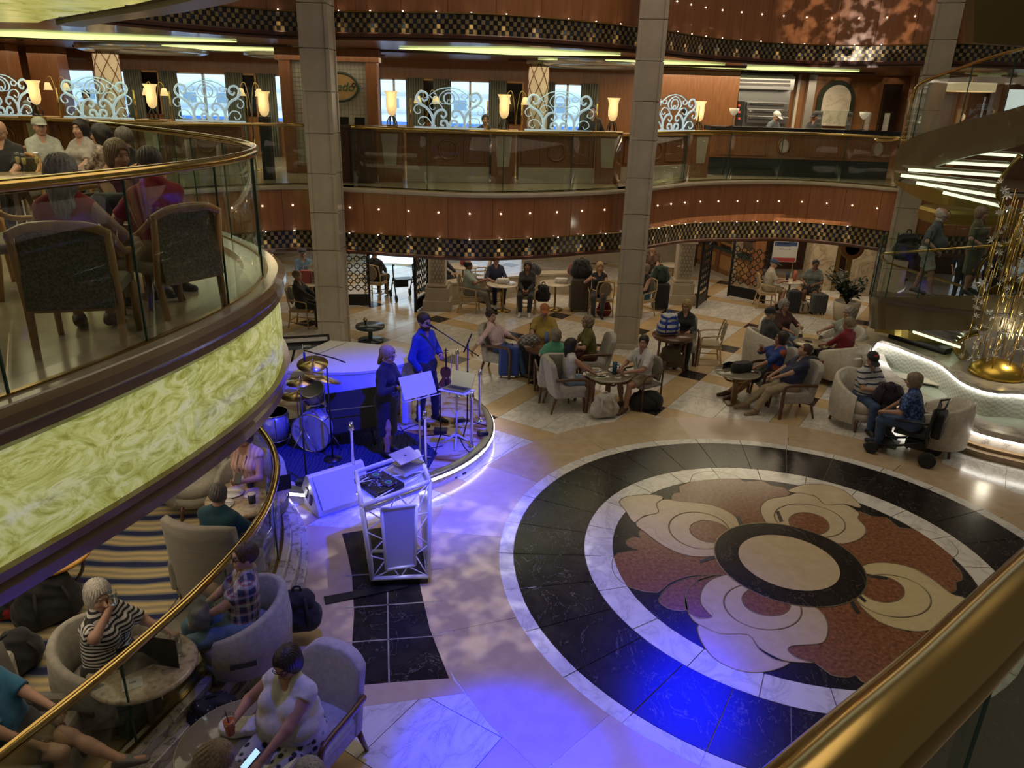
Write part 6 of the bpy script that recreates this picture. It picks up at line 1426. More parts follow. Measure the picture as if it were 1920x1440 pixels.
sct = thing('mobility_scooter', 'black folding mobility scooter carrying the woman in the floral blouse', 'scooter', p, r)
MB().box((0, -.02, .45), (.46, .46, .06)).build('seat', blk, sct, bev=.02)
o = MB().box((0, -.27, .72), (.44, .05, .42), rx=.15).build('backrest', blk, sct, bev=.02)
for s in (-1, 1):
    MB().tube(spline([(s * .26, -.26, .70), (s * .27, -.02, .68), (s * .27, .22, .66)], 3), .02, 7).build('armrest', black, sct)
    MB().tube([(s * .26, -.28, .95), (s * .26, -.26, .45), (s * .24, -.30, .18)], .018, 7).build('side_frame', black, sct)
    MB().tube([(s * .22, -.28, .40), (s * .20, .10, .22), (s * .18, .48, .12)], .02, 7).build('lower_bar', black, sct)
    for y, rr in ((-.34, .13), (.46, .10)):
        w = MB().lathe([(rr * .45, -.03), (rr * .9, -.035), (rr, -.02), (rr, .02), (rr * .9, .035), (rr * .45, .03)], 22); w.v = [(z + s * .27, x + y, q + rr) for x, q, z in w.v]; wo = w.build('wheel', M('tyre', (.016, .016, .017), .7), sct)
        h = MB().lathe([(0, -.02), (rr * .45, -.02), (rr * .45, .02), (0, .02)], 14); h.v = [(z + s * .27, x + y, q + rr) for x, q, z in h.v]; h.build('hub', M('hub_red', (.12, .02, .02), .4), wo)
MB().box((.0, .28, .14), (.36, .30, .03)).build('foot_plate', black, sct); MB().box((0, -.36, .66), (.36, .14, .42)).build('rear_pack', blk, sct, bev=.04)
text('lettering', 'PRIDE', (.0, -.435, .74), (PI / 2, 0, PI), .09, M('letter_white', (.7, .7, .7), .5), sct)
MB().tube([(.26, -.28, .95), (.26, -.40, 1.0), (-.26, -.40, 1.0), (-.26, -.28, .95)], .016, 7).build('push_handle', black, sct); MB().box((0, -.12, .28), (.3, .3, .16)).build('battery_box', black, sct, bev=.02)
chair('barrel', (6.93, 11.18, 0), face(-.6, .45), 'empty pale barrel chair right of the mobility scooter beside the fountain')
# potted plant
pp_ = fl_at(1582, 600, 0); t = thing('potted_plant', 'large leafy plant in a pale round planter behind the seated ring', 'plant', pp_)
MB().lathe([(0, 0), (.26, 0), (.32, .30), (.34, .5), (.30, .5), (.28, .44), (0, .44)], 24).build('planter', stone_col, t)
random.seed(11); lf_ = MB()
stem = MB()
for k in range(26):
    a = random.uniform(0, 2 * PI); L = random.uniform(.5, 1.15); tl = random.uniform(.2, .75); end = (math.cos(a) * L * tl, math.sin(a) * L * tl, .45 + L * .8); stem.tube([(0, 0, .42), (end[0] * .4, end[1] * .4, .45 + L * .45), end], .008, 5)
    for q in range(13):
        u = .35 + .65 * q / 12; c = Vector((end[0] * u, end[1] * u, .45 + L * .8 * u)); d = Vector((random.uniform(-1, 1), random.uniform(-1, 1), random.uniform(-.3, .6))).normalized(); w_ = d.cross(Vector((0, 0, 1))).normalized() * .05; ln = random.uniform(.13, .22)
        lf_.add([c, c + d * ln * .45 + w_, c + d * ln, c + d * ln * .45 - w_], [(0, 1, 2, 3)])
stem.build('stems', M('stem_green', (.05, .06, .02), .7), t); o = lf_.build('foliage', MP('leaf_dark', [(.3, (.010, .020, .008)), (.7, (.03, .055, .02))], nscale=5, rough=.4), t); o['kind'] = 'stuff'
# ------------------------------------------------------------------ cafe under the gallery
wc = struct(bpy.data.objects.new('wall_cafe', None)); COL.objects.link(wc)
MB().box((-6.3, 25.6, 1.3), (9.4, .2, 2.6)).build('stone_wall', stone_col, wc)
MB().box((3.2, 25.6, 1.3), (6.0, .2, 2.6)).build('stone_wall', stone_col, wc)
MB().box((-.7, 25.6, 2.4), (2.0, .2, .5)).build('door_head', stone_col, wc)
w8 = struct(bpy.data.objects.new('door_1', None)); COL.objects.link(w8)
MB().box((-4.0, 24.2, 1.1), (1.5, .05, 2.1)).build('bright_pane', M('daylit_pane', (.8, .9, 1), .3, emit=(.55, .80, 1.0), es=2.2), w8)
for x in (-4.8, -3.2): MB().box((x, 24.18, 1.15), (.1, .12, 2.3)).build('door_frame', wood_md, w8)
# shop fronts at the right
sf = struct(bpy.data.objects.new('wall_shop', None)); COL.objects.link(sf)
A, B = P(1338, 545), P(1410, 590)
A, B = Vector((5.9, 27.0, 0)), Vector((7.2, 22.2, 0)); dv = (B - A).normalized(); rzs = math.atan2(dv.y, dv.x); Lw = (B - A).length
sfe = bpy.data.objects.new('shop_side', None)
def shop(z0, z1, s0, s1, d, mat, name):
    c = A + dv * (Lw * (s0 + s1) / 2); return MB().box((c.x, c.y, (z0 + z1) / 2), (Lw * (s1 - s0), d, z1 - z0), rz=rzs).build(name, mat, sf)
shop(0, .12, 0, 1, .34, stone_col, 'marble_plinth'); shop(.12, .85, 0, 1, .28, wood_md, 'shop_dado'); shop(.85, .95, 0, 1, .4, M('green_sill', (.03, .06, .05), .3), 'shop_sill'); shop(.95, 2.6, 0, 1, .1, M('shop_glass', (.10, .07, .05), .08, spec=.8), 'shop_window')
for q in range(6): shop(.12, 2.6, q / 5 - .015, q / 5 + .015, .36, wood_md, 'shop_mullion')
for q in range(5): shop(1.05, 1.12, q / 5, (q + 1) / 5, .3, wood_lt, 'shop_rail'); shop(1.75, 1.8, q / 5, (q + 1) / 5, .3, wood_lt, 'shop_rail'); shop(.28, .72, q / 5 + .03, (q + 1) / 5 - .03, .31, wood_lt, 'dado_panel')
for px, w, Y in ((1395, .8, 23.2), (1535, .75, 22.6), (1618, .5, 22.0)):
    x = PY(px, 500, Y).x; struct(MB().box((x, Y, 1.3), (w, .5, 2.6)).build('pier', MP('pier_marble', [(0, (.26, .20, .13)), (.05, (.42, .34, .23)), (.3, (.50, .42, .30))], nscale=1.5, kind='vein', dist=1, rough=.25)))
    struct(MB().box((x + w / 2 + .06, Y - .1, 1.3), (.1, .4, 2.6)).build('trim_40', brass_d))
struct(MB().box((10.5, 25.5, 1.3), (9, .2, 2.6)).build('wall_far', wood_dk))
t = thing('poster_stand', 'white sign panel with blue and red print bands behind the cap wearing man', 'sign', PY(1467, 540, 22.8)[:2] + (0.0,) if False else (PY(1467, 500, 22.8).x, 22.8, 0))
MB().box((0, 0, 1.35), (.75, .04, 1.2)).build('board', M('board_white', (.55, .56, .55), .4), t)
for z, c, n in ((1.88, (.06, .16, .30), 'blue'), (1.62, (.45, .33, .15), 'tan'), (1.30, (.04, .07, .18), 'navy'), (.82, (.35, .04, .05), 'red')): MB().box((0, -.022, z), (.68, .005, .12)).build('print_band', M('print_' + n, c, .5), t)
text('lettering', 'Loyal', (-.05, -.03, 1.88), (PI / 2, 0, 0), .11, M('letter_pale', (.5, .55, .6), .5), t)
for q in range(5): MB().box((-.1 + .02 * q, -.022, 1.50 - q * .09), (.35, .005, .018)).build('print_line', M('print_ink', (.1, .1, .12), .5), t)
for s in (-1, 1): MB().bar((s * .3, 0, 0), (s * .3, 0, .8), .03).build('post', chrome, t)
tt = thing('ring_gate_sign', 'round bronze ring emblem on a gold post at the shop entrance', 'sign', (PY(1592, 500, 20.6).x, 20.6, 0)); MB().box((0, .06, 1.2), (.14, .06, 2.4)).build('post', brass_d, tt)
o = MB().lathe([(.20, -.03), (.32, -.03), (.32, .03), (.20, .03), (.20, -.03)], 32); o.v = [(x, z, y + 1.62) for x, y, z in o.v]; o.build('ring', M('ring_bronze', (.16, .07, .03), .35, .6), tt)
o = MB().lathe([(0, -.01), (.2, -.01), (.2, .01), (0, .01)], 32); o.v = [(x, z, y + 1.62) for x, y, z in o.v]; o.build('disc', brass_d, tt)
# iron gates
def gate(x, y, rz, label, w=1.0, h=1.9):
    t = thing('iron_gate', label, 'gate', (x, y, 0), rz, 'black iron gates of the cafe')
    f = MB(); f.bar((-w / 2, 0, 0), (-w / 2, 0, h + .15), .06); f.bar((w / 2, 0, 0), (w / 2, 0, h - .15), .05); f.bar((-w / 2, 0, .30), (w / 2, 0, .30), .05); f.tube(spline([(-w / 2, 0, h + .1), (-w * .25, 0, h), (0, 0, h - .25), (w / 2, 0, h - .2)], 5), .025, 6); f.build('gate_frame', iron, t)
    MB().box((0, 0, .16), (w, .03, .26)).build('kick_plate', iron, t)
    n = 5; m = int(h / (w / n)) - 1; s = w / n; g = MB()
    for i in range(n):
        for j in range(m):
            cx, cz = -w / 2 + (i + .5) * s, .40 + (j + .5) * s
            if cz > h - .3: continue
            g.tube([(cx + s * .34 * math.cos(a), 0, cz + s * .34 * math.sin(a)) for a in np.linspace(0, 2 * PI, 10, endpoint=False)], .014, 4, closed=True); g.bar((cx - s * .5, 0, cz), (cx - s * .3, 0, cz), .02); g.bar((cx + s * .3, 0, cz), (cx + s * .5, 0, cz), .02); g.bar((cx, 0, cz - s * .5), (cx, 0, cz - s * .3), .02); g.bar((cx, 0, cz + s * .3), (cx, 0, cz + s * .5), .02)
    g.build('ring_lattice', iron, t)
gate(-4.25, 18.9, .12, 'black iron ring gate just right of the first column', .95, 2.0); gate(-2.42, 19.0, 1.35, 'black iron ring gate seen edge on beside the left pedestal', .95, 2.0)
gate(5.18, 20.2, 1.1, 'black iron ring gate right of the lattice pedestal', 1.0, 1.9); gate(6.6, 20.9, -.75 + PI, 'black iron ring gate with curved top left of the man in the cap', 1.1, 1.9)
# lattice pedestals
def pedestal(x, y, label, s=1.0):
    t = thing('pedestal', label, 'pedestal', (x, y, 0)); MB().box((0, 0, .13), (.72, .6, .26)).build('step', stone_col, t, bev=.01); MB().box((0, 0, .42), (.60, .5, .34)).build('base', stone_col, t, bev=.01)
    MB().box((0, 0, .64), (.52, .44, .08)).build('collar', stone_col, t, bev=.02); MB().box((0, 0, 1.18), (.44, .38, 1.0)).build('shaft', stone_col, t); MB().box((0, 0, 1.72), (.54, .46, .1)).build('cap_slab', tmarb, t, bev=.01)
    g = MB()
    for i in range(4):
        for j in range(9):
            cx = -.13 + i * .087 + (.043 if j % 2 else 0); cz = .78 + j * .1
            if abs(cx) < .18: g.tube([(cx + .035 * math.cos(a), -.195, cz + .055 * math.sin(a)) for a in np.linspace(0, 2 * PI, 8, endpoint=False)], .008, 4, closed=True)
    g.build('lattice', M('lattice_stone', (.30, .26, .19), .5), t); return t
pedestal(-2.0, 18.95, 'marble lattice pedestal left of the man in the pale teal shirt'); pedestal(4.62, 20.35, 'marble lattice pedestal beside the open iron gate')
pl_ = spline([(-1.65, 19.35), (-1.0, 19.8), (0, 20.4), (1.2, 20.9), (2.6, 21.0)], 5)
t = thing('planter_wall', 'low curved marble wall behind the cafe tables', 'wall'); MB().sweep([(x, y, 0) for x, y in pl_], [(0, .1), (0, .55), (-.35, .55), (-.35, .1)]).build('wall_body', stone_col, t); MB().sweep([(x, y, 0) for x, y in pl_], [(.04, 0), (.04, .12), (-.39, .12), (-.39, 0)]).build('wall_plinth', stone_col, t); MB().sweep([(x, y, 0) for x, y in pl_], [(.03, .55), (.03, .6), (-.38, .6), (-.38, .55)]).build('wall_cap', tmarb, t)
# cafe guests
V = .02
t1 = fl_at(943, 532, .72); table('marble', t1, 'round marble cafe table between the man in teal and the woman in the dark jacket', r=.42)
softbag((t1[0] + .0, t1[1] + .05, .722), 0, 'crumpled white napkins on the left marble cafe table', wht, (.26, .16, .10), 'napkin', 'napkin', False); plate((t1[0] + .18, t1[1] - .05, .722), 'plate on the left marble cafe table', .11)
t2 = fl_at(1042, 530, .72); table('marble', t2, 'empty round marble cafe table left of the tall olive suitcase', r=.42); softbag((t2[0] + .15, t2[1], .722), 0, 'crumpled white napkin on the empty cafe table', wht, (.28, .16, .10), 'napkin', 'napkin', False)
p = (t1[0] - .85, t1[1] - .15, 0); r = face(1, -.1)
person('man in a pale teal shirt and grey trousers in a cafe chair', p, r, seat=.47, b=1.2, lean=.1, head=(.3, 0), top=cloth('pale_teal', (.28, .35, .32)), bot=cloth('taupe_t', (.17, .15, .12)), shoe=shoe_b, skin='c', hair=('balding', 'black'), hands=((.10, .36, .86), (-.10, .36, .84)), feet=((.12, .55), (-.1, .5)), vox=V, belly=.05)
chair('cane', p, r, 'blond cafe chair holding the man in the pale teal shirt')
p = (t1[0] - .22, t1[1] + .62, 0); r = face(.3, -1)
person('man in a navy jacket looking down behind the marble table', p, r, seat=.47, lean=-.05, head=(0, -.4), top=navy, sleeve=.7, bot=navy, shoe=shoe_w, hair=('short', 'black'), glasses='clear', skin='b', hands=((.2, .40, .76), (-.1, .42, .76)), vox=V); chair('cane', p, r, 'blond cafe chair holding the man in the navy jacket')
p = (t1[0] + .62, t1[1] - .05, 0); r = face(-.1, -1)
person('woman with long dark hair in a dark jacket facing the camera', p, r, seat=.47, sex='f', b=1.1, lean=.05, top=cloth('dark_jacket', (.022, .022, .024)), sleeve=1, bot=cloth('dk_trouser', (.03, .03, .035)), shoe=shoe_w, skin='c', hair=('long', 'black'), hands=((.06, .34, .66), (-.06, .34, .66)), vox=V); chair('cane', p, r, 'blond cafe chair holding the woman in the dark jacket')
softbag((p[0] + .42, p[1] - .05, .30), 0, 'black bag hanging beside the woman in the dark jacket', blk, (.3, .2, .5), 'shoulder_bag', 'bag')
s1 = fl_at(1085, 582, 0); suitcase(s1, .1, 'tall olive ribbed suitcase in front of the cafe wall', cloth('olive_case', (.075, .06, .045), rough=.5), .52, .34, .82, name='suitcase'); softbag((s1[0], s1[1], .88), .1, 'black backpack on top of the tall olive suitcase', blk, (.5, .3, .5))
p = fl_at(1122, 545, .6); r = face(-.1, -1)
person('woman with long blond curls in a black top behind the tall suitcase', p, r, seat=.47, sex='f', lean=.1, head=(.2, 0), top=blk, sleeve=.1, bot=grey_c, shoe=shoe_b, hair=('long', 'blond'), vox=V, hands=((.2, .2, .95), None)); chair('cane', p, r, 'blond cafe chair holding the woman with blond curls')
chair('cane', fl_at(1128, 590, 0), face(-.1, 1), 'blond cafe chair with its back to the camera left of the second column'); softbag(fl_at(1132, 585, .1), 0, 'red bag on the chair left of the second column', cloth('red_bag', (.22, .012, .015)), (.3, .2, .42), 'shoulder_bag', 'bag')
p = fl_at(1205, 552, .56); r = face(-.8, -.6)
person('woman in a black tank top and teal skirt right of the second column', p, r, seat=.47, sex='f', b=1.15, lean=.05, top=blk, sleeve=0, bot=cloth('teal_skirt', (.02, .09, .14)), blen=.45, shoe=shoe_b, hair=('bun', 'ash'), vox=V); chair('cane', p, r, 'blond cafe chair holding the woman in the black tank top')
s2 = fl_at(1236, 580, 0); suitcase(s2, 0, 'black suitcase standing right of the woman in the tank top', blk, .42, .3, .66); softbag((s2[0] - .05, s2[1] + .05, .72), 0, 'green backpack on the black suitcase by the second column', cloth('dk_green', (.02, .05, .035)), (.42, .26, .46))
p = (s2[0] + .1, s2[1] + 2.4, 0); person('man in a brown checked shirt seated far behind the second column', p, face(-.2, -1), seat=.47, b=1.15, top=MP('brown_check', [(.4, (.07, .035, .02)), (.6, (.14, .08, .05))], nscale=12, kind='check', rough=.8), bot=blk, shoe=shoe_b, hair=('balding', 'grey'), vox=.024); chair('cane', p, face(-.2, -1), 'blond cafe chair holding the man in the brown checked shirt')
p = (s2[0] - .6, s2[1] + 2.0, 0); person('white haired person in a green tee far behind the second column', p, face(.8, -.4), seat=.47, top=cloth('dgreen', (.03, .06, .04)), bot=blk, shoe=shoe_b, hair=('short', 'white'), vox=.024)
t3 = (s2[0] + .8, s2[1] + 2.5, 0); table('marble', t3, 'round marble table with a small lamp behind the lattice pedestal', r=.40)
t = thing('table_lamp', 'small black stemmed lamp standing on the lattice pedestal', 'lamp', (4.62, 20.35, 1.77)); MB().lathe([(.07, 0), (.07, .02), (.015, .03), (.015, .3)], 12).build('stem', black, t); MB().lathe([(.02, .28), (.09, .34), (.12, .36), (.0, .36)], 14).build('lamp_shade', shade_m, t)
# couple by the right gate
t4 = fl_at(1482, 527, .74); table('marble', t4, 'small marble table between the cap wearing man and the dark haired woman', r=.34, z=.74)
mug((t4[0] - .12, t4[1] - .05, .742), 'dark blue flask on the marble table by the right gate', M('flask_blue', (.02, .04, .09), .4), .045, .26, 'flask', False); mug((t4[0] + .1, t4[1] - .02, .742), 'coral flask with straw on the marble table by the right gate', M('flask_coral', (.40, .10, .06), .4), .05, .30, 'flask', False)
p = (t4[0] - .62, t4[1] - .05, 0); r = face(1, -.1)
person('man in a cream shirt, shorts and blue cap with crossed leg', p, r, seat=.47, lean=-.1, head=(0, -.3), top=cloth('cream_shirt', (.42, .38, .30)), bot=khaki, blen=.42, shoe=shoe_b, hair=('short', 'grey'), cap=cloth('cap_blue', (.03, .06, .12)), hands=((.1, .42, .78), (-.1, .42, .78)), feet=((.1, .40), (-.02, .36)), vox=V); chair('cane', p, r, 'blond cafe chair holding the man in the blue cap')
p = (t4[0] + .62, t4[1] + .02, 0); r = face(-.5, -1)
person('woman with short dark hair in a grey tee and black shorts', p, r, seat=.48, sex='f', b=1.15, lean=.0, head=(.3, 0), top=cloth('slate_tee', (.13, .15, .14)), bot=blk, blen=.42, shoe=shoe_b, skin='e', hair=('short', 'black'), glasses='clear', hands=((.15, .30, .72), (-.1, .34, .74)), vox=V); chair('cane', p, r, 'blond cafe chair holding the woman in the grey tee')
suitcase((t4[0] - .05, t4[1] - .55, 0), 0, 'black suitcase in front of the marble table by the right gate', blk, .36, .26, .56); suitcase((t4[0] + .62, t4[1] - .6, 0), 0, 'dark grey suitcase at the feet of the woman in the grey tee', grey_c, .40, .28, .50); softbag((t4[0] + .26, t4[1] - .58, 0), 0, 'tan handbag between the two suitcases by the right gate', tan_c, (.26, .2, .34), 'handbag', 'bag')
# left of the first column
t5 = fl_at(585, 530, .74); table('marble', t5, 'marble table with pink floral gift bags left of the first column', r=.40, z=.74)
for q, (dx, m_, l) in enumerate(((-.12, cloth('coral_bag', (.50, .13, .12)), 'coral pink gift bag on the marble table'), (.14, MP('floral_bag', [(.40, (.36, .40, .42)), (.5, (.03, .12, .12)), (.6, (.42, .10, .12))], nscale=14, detail=2, rough=.7), 'floral gift bag beside the coral pink one'))):
    g = thing('gift_bag', l, 'bag', (t5[0] + dx, t5[1] - .05, .74), .3 * q); MB().box((0, 0, .16), (.24, .12, .32)).build('paper_body', m_, g); MB().tube(spline([(-.06, 0, .32), (-.05, 0, .42), (.05, 0, .42), (.06, 0, .32)], 4), .006, 5).build('cord_handle', wht, g)
p = (t5[0] - .05, t5[1] + .65, 0); person('woman with short brown hair in a sage top behind the pink bags', p, face(-.1, -1), seat=.48, sex='f', b=1.1, head=(.2, -.3), top=cloth('sage2', (.22, .24, .16)), bot=blk, shoe=shoe_b, hair=('short', 'brown'), vox=V, lanyard=blk)
p = fl_at(566, 568, .56); r = face(1, -.15); person('person in a black jacket and trousers seated in profile left of the first column', p, r, seat=.47, lean=.15, top=cloth('dk_grey_jacket', (.03, .03, .03)), sleeve=1, bot=blk, shoe=shoe_b, hair=('short', 'ash'), vox=V, hands=((.08, .40, .68), (-.08, .40, .68))); chair('cane', p, r, 'blond cafe chair holding the person in black left of the first column')
p = (t5[0] - .5, t5[1] + 1.1, 0); person('person in a black cap in the dim far left corner of the cafe', p, face(.4, -1), seat=.5, top=cloth('bluegrey', (.12, .20, .30)), sleeve=.9, bot=blk, shoe=shoe_b, cap=blk, vox=.024)
# person and rollator beyond the left gate
p = fl_at(700, 565, .15); p = (p[0] - .1, p[1] + 1.0, 0); r = face(.25, 1)
person('person in a dark jacket seen from behind beyond the left iron gate', p, r, seat=.47, b=1.15, top=blk, sleeve=1, bot=blk, shoe=shoe_b, hair=('short', 'grey'), vox=V); chair('cane', p, r, 'blond oval back chair beyond the left iron gate'); chair('cane', (-4.55, 17.9, 0), face(-1, -.3), 'blond cafe chair half hidden behind the first column')
rl_ = (p[0] + .75, p[1] - .1, 0); t = thing('rollator', 'black folding rollator walker against the bright doorway', 'walker', rl_, .4)
for s in (-1, 1):
    MB().tube(spline([(s * .26, -.30, .06), (s * .27, -.10, .5), (s * .27, .0, .92), (s * .27, -.14, .96)], 4), .018, 7).build('side_frame', black, t); MB().tube([(s * .27, .02, .6), (s * .26, .32, .10)], .016, 7).build('front_leg', black, t); MB().tube([(s * .27, -.1, .5), (s * .27, .18, .38)], .014, 6).build('brace', black, t)
    for y in (-.30, .34): w = MB().lathe([(.04, -.02), (.10, -.02), (.10, .02), (.04, .02)], 18); w.v = [(z + s * .27, x + y, q + .10) for x, q, z in w.v]; w.build('wheel', black, t)
MB().box((0, .0, .56), (.46, .30, .04)).build('seat', black, t); MB().box((0, .2, .42), (.36, .14, .24)).build('basket', blk, t)
for k, (px, py, l) in enumerate(((828, 520, 'person in dark trousers half hidden behind the left pedestal'),)):
    p = fl_at(px, py, .55); person(l, (p[0], p[1] + .2, 0), face(.9, -.4), seat=.47, top=blk, sleeve=1, bot=blk, shoe=shoe_b, vox=.024, hair=('short', 'black'))
t6 = fl_at(868, 497, .74); table('marble', t6, 'far marble table behind the man in the pale teal shirt', r=.45); chair('cane', (t6[0] + .5, t6[1] - .1, 0), face(-1, .2), 'empty blond chair at the far marble table')
softbag((t6[0] + .05, t6[1], .74), 0, 'small red flower pot on the far marble table', cloth('red_pot', (.25, .02, .02)), (.16, .14, .16), 'flower_pot', 'pot', False)
# more shelves of chairs and people deep in the cafe
for k, (px, py, c) in enumerate(((1075, 500, (.20, .03, .04)), (1000, 500, (.05, .05, .06)))):
    softbag((fl_at(px, py, .7)[0], 20.55 if k else 20.75, .602), 0, ['red bag on the low wall behind the cafe tables', 'black bag on the low wall behind the cafe tables'][k], cloth('wallbag%d' % k, c), (.34, .2, .3), 'shoulder_bag', 'bag')
# ------------------------------------------------------------------ staff in the open kitchen, guests along the gallery
p = PY(1438, 245, 22.6); person('chef in a white hat bending over the kitchen bench', (p.x, 22.5, Z6), face(.6, -.8), stand=True, lean=-.35, head=(0, -.5), top=cloth('chef_slate', (.10, .12, .15)), sleeve=.8, bot=blk, shoe=shoe_b, hair=('short', 'white'), cap=wht, hands=((.2, .45, 1.05), (-.2, .45, 1.05)), vox=.022)
p = PY(1520, 245, 22.6); person('cook in black uniform and black cap at the arched niche', (p.x, 22.5, Z6), face(-.8, -.5), stand=True, top=blk, sleeve=.8, bot=blk, shoe=shoe_b, skin='c', hair=('short', 'black'), cap=blk, head=(0, -.3), vox=.022)
p = PY(1285, 235, 22.4); person('dark figure standing behind the scroll screen left of the kitchen', (p.x, 22.4, Z6), face(.5, -1), stand=True, top=grey_c, sleeve=.8, bot=blk, shoe=shoe_b, skin='d', hair=('short', 'black'), vox=.024)
p = PY(170, 240, 19.0); person('waiter in a cream jacket behind the first full scroll screen', (p.x, 19.0, Z6), face(.2, -1), stand=True, top=cloth('cream_jacket', (.45, .36, .26)), sleeve=1, bot=blk, shoe=shoe_b, hair=('short', 'black'), skin='c', vox=.022)
for px, l, c, hh in ((910, 'diner with dark hair behind the wide middle screen', (.03, .03, .03), 'black'), (55, 'diner in a dark striped shirt near the left edge screen', (.05, .05, .06), 'grey'), (690 + 420, 'waiter beside the lamp left of the second column', (.03, .03, .03), 'black')):
    p = PY(px, 235, 18.7); person(l, (p.x, 18.7, Z6), face(.1, -1), stand=px > 1000, seat=.55, top=cloth('diner%d' % px, c), sleeve=1, bot=blk, shoe=shoe_b, hair=('short', hh), vox=.024)
# man walking down the stair
p = PY(1722, 552, 14.15); person('man with white beard, backpack and pale shorts walking down the stair landing', (p.x, 14.15, zl), face(.75, -.65), stand=True, b=1.15, lean=-.12, head=(.0, -.45), top=cloth('slate_polo', (.075, .09, .105)), sleeve=.5, bot=cloth('pale_shorts', (.48, .48, .42)), blen=.44, shoe=shoe_g, hair=('balding', 'white'), beard='white', hands=((.30, .22, .95), (-.30, .02, .92)), feet=((.10, .22, .10), (-.10, -.12, .14)), vox=.015, belly=.06)
softbag((p.x - .25, 14.5, zl + .62), 2.4, 'black backpack on the back of the man on the stair', blk, (.36, .26, .58), lean=0)
p = PY(1765, 552, 14.9); person('person in an olive dress behind the man on the stair', (p.x + .25, 14.55, zl), face(.6, -.7), stand=True, sex='f', top=cloth('olive_dress', (.10, .10, .05)), sleeve=.5, skirt=.5, shoe=shoe_b, hair=('bob', 'ash'), hands=((.25, .2, 1.0), None), vox=.018)
for k, (px, py, c) in enumerate(((1800, 500, (.02, .02, .03)), (1850, 505, (.03, .04, .10)), (1880, 480, (.35, .16, .18)))):
    p = P(px, py + 30, .55); person(['person in black far beyond the stair glass', 'person in blue far beyond the stair glass', 'person in a pink top far beyond the stair glass'][k], (p.x, p.y, 0), face(-.3, -1), stand=True, top=cloth('far%d' % k, c), sleeve=.6, bot=blk, shoe=shoe_b, hair=('short', 'dbrown'), vox=.024)
# ------------------------------------------------------------------ lounge under the balcony
LZ = lz + .012; Z0 = lz
t1 = fl_at(462, 930, .60, Z0); table('granite', t1, 'oval granite table with plates and paper cups in the lounge', r=.46, z=.60)
zt = Z0 + .60
plate((t1[0] - .18, t1[1] + .04, zt), 'dirty plate with cutlery beside the paper cup', .13); plate((t1[0] - .20, t1[1] - .22, zt), 'second dirty plate nearest the man in teal', .13)
cupm = M('paper_cup', (.03, .035, .06), .5)
for k, (dx, dy, l) in enumerate(((-.02, .20, 'dark paper cup in front of the woman in pink'), (.12, -.15, 'dark paper cup with froth nearest the man in teal'))):
    c = mug((t1[0] + dx, t1[1] + dy, zt), l, cupm, .045, .12, 'paper_cup', False); MB().lathe([(.045, .11), (.048, .118), (.046, .122), (0, .118)], 18).build('rim', M('cup_white', (.6, .55, .48), .5), c)
for k, (dx, dy, l) in enumerate(((.02, .0, 'white cup lid in the middle of the granite table'), (.28, -.18, 'white cup lid at the right of the granite table'))): o = thing('paper_cup_cover', l, 'cover', (t1[0] + dx, t1[1] + dy, zt)); MB().lathe([(0, .012), (.04, .012), (.05, 0)], 18).build('lid_disc', white_p, o)
menu((t1[0] + .30, t1[1] + .10, zt), 1.0, 'black tent menu on the oval granite table', '', .20, .2)
p = fl_at(470, 905, .56, Z0); r = face(-.15, -1)
person('woman in a pink striped blouse touching her forehead and reading a phone', p, r, seat=.46, sex='f', b=1.1, lean=-.05, head=(.05, -.5), top=stripes('pink', (.56, .33, .29), (.66, .47, .42), 7, rot=(0, 0, 0), dist=.5), sleeve=.08, bot=cloth('pink_skirt', (.50, .36, .32)), blen=.6, shoe=shoe_w, hair=('bob', 'brown'), hands=((.14, .20, 1.18), (-.06, .36, .76)), palm=((-.6, -.3, -.6), (0, .3, .9)), vox=.011, lanyard=blk)
phone((p[0] + .02, p[1] - .42, Z0 + .84), (.5, .1, .2), 'dark red phone in the hand of the woman in pink'); chair('tub', p, r, 'pale tub chair holding the woman in the pink blouse')
chair('tub', (p[0] - .85, p[1] + .35, Z0), face(.6, -.8), 'empty pale tub chair left of the woman in pink')
p = fl_at(415, 1035, .56, Z0); r = face(.25, 1)
person('man in a teal polo seen from behind at the granite table', p, r, seat=.46, b=1.15, lean=-.08, head=(.3, -.05), top=cloth('teal_polo', (.005, .055, .085)), bot=blk, shoe=shoe_b, hair=('short', 'dgrey'), hands=((.2, .40, .70), (-.16, .42, .70)), vox=.012)
chair('high', (p[0] - .02, p[1] - .05, Z0), r, 'tall taupe chair back behind the man in the teal polo')
plaid = plaid_m('plaid', (.03, .04, .10), [((.50, .50, .52), .30, 0.0), ((.02, .03, .09), .12, .45), ((.35, .06, .07), .10, .70)], 11)
p = fl_at(452, 1160, .56, Z0); r = face(-.85, -.35)
person('woman in a navy plaid blouse and pale jeans with hands in her lap', p, r, seat=.47, sex='f', b=1.2, lean=.2, head=(.15, .05), top=plaid, sleeve=.35, bot=denim_l, shoe=shoe_b, hair=('short', 'brown'), glasses='sun', hands=((.06, .36, .68), (-.06, .36, .68)), feet=((.12, .52), (-.12, .50)), vox=.011)
chair('tub', p, r, 'pale tub chair holding the woman in the plaid blouse')
softbag((p[0] - .28, p[1] - .18, Z0 + .64), r, 'grey crossbody pouch on the lap of the woman in plaid', cloth('grey_pouch', (.10, .10, .10), rough=.6), (.26, .14, .2), 'pouch', 'bag', False)
t2 = fl_at(268, 1245, .62, Z0); table('granite', t2, 'round granite table with an open black menu near the striped woman', r=.42, z=.62); zt = Z0 + .62
menu((t2[0] + .08, t2[1] + .0, zt), .3, 'large open black menu standing on the round granite table', '', .24, .28)
